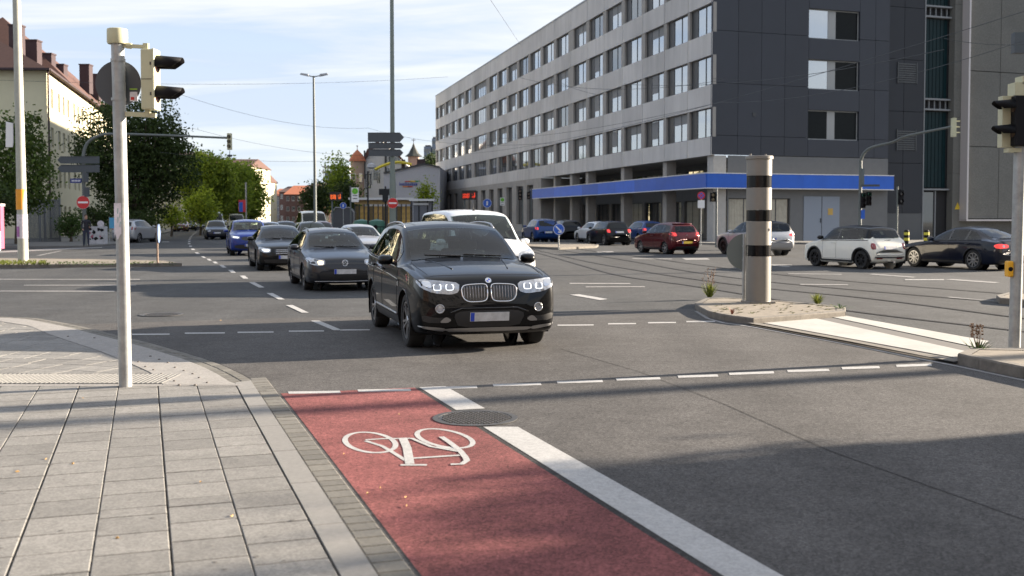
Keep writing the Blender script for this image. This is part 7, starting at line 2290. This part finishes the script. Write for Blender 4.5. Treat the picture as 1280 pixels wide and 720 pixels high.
pxtree(222, 292, 186, 284, 118, "broad green street tree right of the dark tree", L_mid, 15000, .32, 14, nb=7, group="street trees along the left kerb")
pxtree(265, 312, 198, 284, 126, "middle green street tree in the sunlit row", L_mid, 8000, .38, 15, nb=5, group="street trees along the left kerb")
pxtree(292, 332, 203, 284, 150, "narrow bright street tree at the end of the row", L_mid, 8000, .4, 16, nb=5, group="street trees along the left kerb")
pxtree(228, 272, 234, 283, 102, "small bright yellow green tree below the street trees", L_bright, 3000, .26, 17, nb=4)
pxtree(196, 232, 255, 286, 96, "low light green bush left of the parked row", L_bright, 1600, .2, 18, nb=3, name="bush", cat="bush")
pxtree(72, 104, 264, 300, 72, "leafy green bush right of the grey gate", L_bush, 1800, .16, 19, nb=3, name="bush", cat="bush")
pxtree(96, 142, 255, 296, 76, "dark bush behind the waiting person", L_dark, 2200, .18, 20, nb=4, name="bush", cat="bush")
pxtree(140, 205, 262, 300, 80, "dark bush behind the silver parked car", L_dark, 2500, .18, 21, nb=4, name="bush", cat="bush")
pxtree(378, 412, 226, 282, 130, "dark round tree in front of the brick houses", L_dark, 3500, .32, 22, nb=5)
pxtree(404, 446, 192, 284, 150, "tall green tree left of the red capped turret", L_mid, 6000, .4, 23, nb=6)
pxtree(420, 450, 222, 285, 120, "dark leafy tree behind the green and white stop sign", L_dark, 3000, .3, 24, nb=4)
pxtree(519, 545, 226, 262, 118, "bright small tree beside the grey hall and the office", L_bright, 1500, .24, 25, nb=3)
pxtree(529, 548, 192, 215, 200, "dark tree top under the distant tower block", L_dark, 900, .4, 26, nb=3)
# tree added off-frame to soften the lower right shade, and the block behind
cst = G(700, 598).xy + SD * 18.9
tree(cst.x, cst.y, "broad tree added outside the right edge of the view to soften the shade", [(0, -1.5, 4.55, 1.5, 1.5, .6), (.2, -3.6, 4.9, 2.0, 1.8, .9), (0, -6.6, 5.3, 2.4, 2.4, 1.3)], 9000, .22, L_mid, 3.2, .2, 31)
def backhouse(x0, x1, y, h, mw, label):  # unseen houses added so the car paint and glass reflect something dark
    t = thing("apartment_building", label, "building", (x1, y, 0), math.pi)
    w = x1 - x0; ws = [(1.5 + i * 3.2, 2.9 + i * 3.2, 1.2 + f * 3.2, 2.8 + f * 3.2) for i in range(int((w - 2) / 3.2)) for f in range(int(h / 3.2))][:60]
    facade(t, (0, 0), (0, 0), (w, 0), 0, h, ws, mw, .15, "wall", 'flat')
    facade(t, (0, 0), (w, 0), (w, 12), 0, h, [], mw, .15, "side_wall"); facade(t, (0, 0), (0, 12), (0, 0), 0, h, [], mw, .15, "side_wall")
    roofm(Vector((-.3, -.3, 0)), Vector((w + .3, -.3, 0)), Vector((w + .3, 12.3, 0)), Vector((-.3, 12.3, 0)), Vector((4, 6, 0)), Vector((w - 4, 6, 0)), h, 4, M_tile, t)
backhouse(-34, -3, -19, 20, M_brick2, "pale brick house added behind the viewer on the left to darken reflections")
backhouse(-2, 22, -20, 22, M_grey_r, "grey house added behind the viewer on the right to darken reflections")
# weeds on the islands
L_grass = leafmat('leaves_grass', (.13, .16, .035), .35)
def weed(px, py, z, n, h, sp, label, m=None, flower=False):
    p = G(px, py, z); t = thing("weed_plant", label, "plant", (p.x, p.y, z)); mb = MB(); rg = random.Random(int(px))
    for i in range(n):
        a = rg.uniform(0, 6.28); r_ = rg.uniform(.02, sp); hh = h * rg.uniform(.35, 1)
        e = Vector((math.cos(a) * r_ * 1.6, math.sin(a) * r_ * 1.6, hh)); s0 = Vector((math.cos(a) * r_ * .3, math.sin(a) * r_ * .3, 0))
        d = Vector((-math.sin(a), math.cos(a), 0)) * rg.uniform(.003, .007); md = s0.lerp(e, .55) + Vector((0, 0, hh * .08))
        mb.add([s0 - d, s0 + d, md + d * 1.4, e, md - d * 1.4], [(0, 1, 2, 4), (2, 3, 4)])
    mb.build("blades", m or L_bush, t, fix=False)
    if flower:
        st = MB()
        for i in range(7):
            a = rg.uniform(0, 6.28); r_ = rg.uniform(.02, .22); st.tube([(0, 0, 0), (math.cos(a) * r_ * .5, math.sin(a) * r_ * .5, h * .9), (math.cos(a) * r_, math.sin(a) * r_, h * rg.uniform(1.2, 1.9))], .003, 4)
            for q in range(6): st.box((math.cos(a) * r_ * rg.uniform(.5, 1), math.sin(a) * r_, h * rg.uniform(.8, 1.8)), (.018, .018, .018))
        st.build("stalks", mat("dry_stalk", (.22, .14, .09), .9), t)
weed(887, 371.5, .05, 130, .34, .16, "tall yellow green weed at the left tip of the refuge island", L_grass, True)
weed(1022, 380, .09, 110, .22, .13, "bright grass tuft behind the refuge island kerb", L_grass)
weed(938, 398, .02, 30, .12, .12, "small dark weed in the joint by the crossing", L_bush)
weed(1050, 385.5, .11, 30, .08, .22, "low moss tuft at the right end of the refuge island", L_bush)
weed(1222, 441, .06, 50, .20, .16, "flowering weed at the tip of the right island", L_bush, True)
weed(915, 393, .10, 14, .16, .05, "reddish dry weed at the kerb below the thin sign post", mat("red_weed", (.20, .07, .04), .9))
mb_ = None
def tuft_patch(pts, z, n, h, label, m, seed):
    mb = MB(); rg = random.Random(seed)
    for i in range(n):
        (x0, y0), (x1, y1) = pts; p = G(rg.uniform(x0, x1), rg.uniform(y0, y1), z)
        for k in range(7):
            a = rg.uniform(0, 6.28); e = Vector((math.cos(a) * .06, math.sin(a) * .06, h * rg.uniform(.4, 1))); d = Vector((-math.sin(a), math.cos(a), 0)) * .012
            mb.add([p - d, p + d, p + e], [(0, 1, 2)])
    return tag(mb.build("grass", m, None, fix=False), label, "grass", kind="stuff")
tuft_patch([(-20, 326.5), (60, 331.5)], .12, 260, .10, "patchy grass round the tall left mast", L_grass, 3)
tuft_patch([(60, 327.5), (220, 332)], .12, 160, .06, "sparse grass along the left island", L_bush, 5)
tuft_patch([(892, 380), (1040, 392)], .105, 70, .02, "short moss and grass on the refuge island", mat("dry_moss", (.16, .15, .06), .9), 6)

# ================================================================== PERSON
def person(x, y, z, rz, label):
    t = thing("person", label, "person", (x, y, z), rz)
    J = {'pel': (0, 0, .96, .135, .10), 'sp': (0, .01, 1.12, .13, .095), 'ch': (0, .0, 1.34, .165, .11), 'nk': (0, .02, 1.50, .055, .055), 'hd0': (0, -.01, 1.58, .07, .08), 'hd': (0, -.02, 1.67, .078, .095), 'hd1': (0, -.01, 1.75, .055, .07),
         'ls': (.18, .0, 1.43, .06, .06), 'le': (.23, -.02, 1.15, .045, .045), 'lw': (.17, -.20, 1.06, .033, .033), 'lh': (.12, -.27, 1.10, .035, .02),
         'rs': (-.18, .0, 1.43, .06, .06), 're': (-.24, .04, 1.15, .045, .045), 'rw': (-.20, -.14, .98, .033, .033), 'rh': (-.18, -.18, .92, .03, .02),
         'lhp': (.09, 0, .90, .095, .095), 'lk': (.10, -.03, .50, .065, .065), 'la': (.11, .02, .10, .042, .045), 'lt': (.12, -.16, .04, .04, .03),
         'rhp': (-.09, 0, .90, .095, .095), 'rk': (-.11, -.01, .50, .065, .065), 'ra': (-.13, .03, .10, .042, .045), 'rt': (-.15, -.14, .04, .04, .03)}
    E_ = [('pel', 'sp'), ('sp', 'ch'), ('ch', 'nk'), ('nk', 'hd0'), ('hd0', 'hd'), ('hd', 'hd1'), ('ch', 'ls'), ('ls', 'le'), ('le', 'lw'), ('lw', 'lh'), ('ch', 'rs'), ('rs', 're'), ('re', 'rw'), ('rw', 'rh'),
          ('pel', 'lhp'), ('lhp', 'lk'), ('lk', 'la'), ('la', 'lt'), ('pel', 'rhp'), ('rhp', 'rk'), ('rk', 'ra'), ('ra', 'rt')]
    ks = list(J); V = [J[k][:3] for k in ks]; Ed = [(ks.index(a), ks.index(b)) for a, b in E_]
    # fingers
    for side, sg in (('lh', 1), ('rh', -1)):
        hx_, hy_, hz__ = J[side][:3]
        for i in range(5):
            i0 = len(V); l_ = (.05, .075, .08, .075, .06)[i]
            V.append((hx_ + sg * (.022 - .011 * i), hy_ - .03, hz__ + (.02 if i == 0 else 0))); V.append((hx_ + sg * (.030 - .014 * i), hy_ - .03 - l_, hz__ + (.03 if i == 0 else -.012)))
            Ed += [(ks.index(side), i0), (i0, i0 + 1)]
    me = bpy.data.meshes.new("body"); me.from_pydata(V, Ed, []); o = bpy.data.objects.new("body", me); COL.objects.link(o)
    o.modifiers.new("skin", 'SKIN'); ss_ = o.modifiers.new("sub", 'SUBSURF'); ss_.levels = 2; ss_.render_levels = 2
    if not me.skin_vertices: 
        bm = bmesh.new(); bm.from_mesh(me); bm.verts.layers.skin.verify(); bm.to_mesh(me); bm.free()
    sk_ = me.skin_vertices[0].data
    for i in range(len(V)):
        r_ = J[ks[i]][3:5] if i < len(ks) else (.009, .009)
        sk_[i].radius = r_
    sk_[0].use_root = True
    dg = bpy.context.evaluated_depsgraph_get(); dg.update()
    m2 = bpy.data.meshes.new_from_object(o.evaluated_get(dg)); bpy.data.objects.remove(o)
    m2.name = "body"; m2.materials.clear()
    for m in (mat("skin_tone", (.42, .25, .18), .6), mat("dark_jacket", (.012, .014, .022), .8, var=.2), mat("dark_jeans", (.016, .022, .045), .85, var=.2), mat("shoe_dark", (.02, .018, .016), .6)): m2.materials.append(m)
    for p in m2.polygons:
        c_ = p.center
        hand = (math.hypot(c_.x - .12, c_.y + .29) < .10 and c_.z > 1.0) or (math.hypot(c_.x + .18, c_.y + .2) < .12 and c_.z < .99 and c_.x < -.13 and c_.z > .8 and c_.y < -.13)
        p.material_index = 0 if (c_.z > 1.515 or hand) else (1 if c_.z > .93 else (2 if c_.z > .11 else 3)); p.use_smooth = True
    b = obj_from("body", m2, t)
    hr = MB(); hr.lathe([(.0, 1.795), (.05, 1.788), (.082, 1.755), (.094, 1.70), (.090, 1.66)], 20, (0, .012, 0)); 
    hr.build("hair", mat("brown_hair", (.045, .028, .018), .8), t, smooth=True)
    fc = MB()
    for sx in (-1, 1): fc.lathe([(0, -.010), (.012, -.006), (.0, .004)], 8, (sx * .032, -.105, 1.675), 'Y')
    fc.build("eyes", M_sig_bk, t); MB().add([(-.014, -.108, 1.63), (.014, -.108, 1.63), (0, -.128, 1.635), (0, -.108, 1.672)], [(0, 1, 2), (1, 3, 2), (3, 0, 2)]).build("nose", mat("skin_tone", (.42, .25, .18), .6), t)
    MB().box((0, -.106, 1.608), (.04, .012, .008)).build("mouth", mat("lips", (.3, .1, .08), .6), t)
    MB().box((.10, -.33, 1.13), (.07, .012, .14)).build("phone", M_sig_bk, t)
    return t
p = G(108.5, 308.2, .1)
person(p.x + .12, p.y - .35, .10, R(28), "person in dark jacket and dark jeans leaning at the arched mast, looking down")
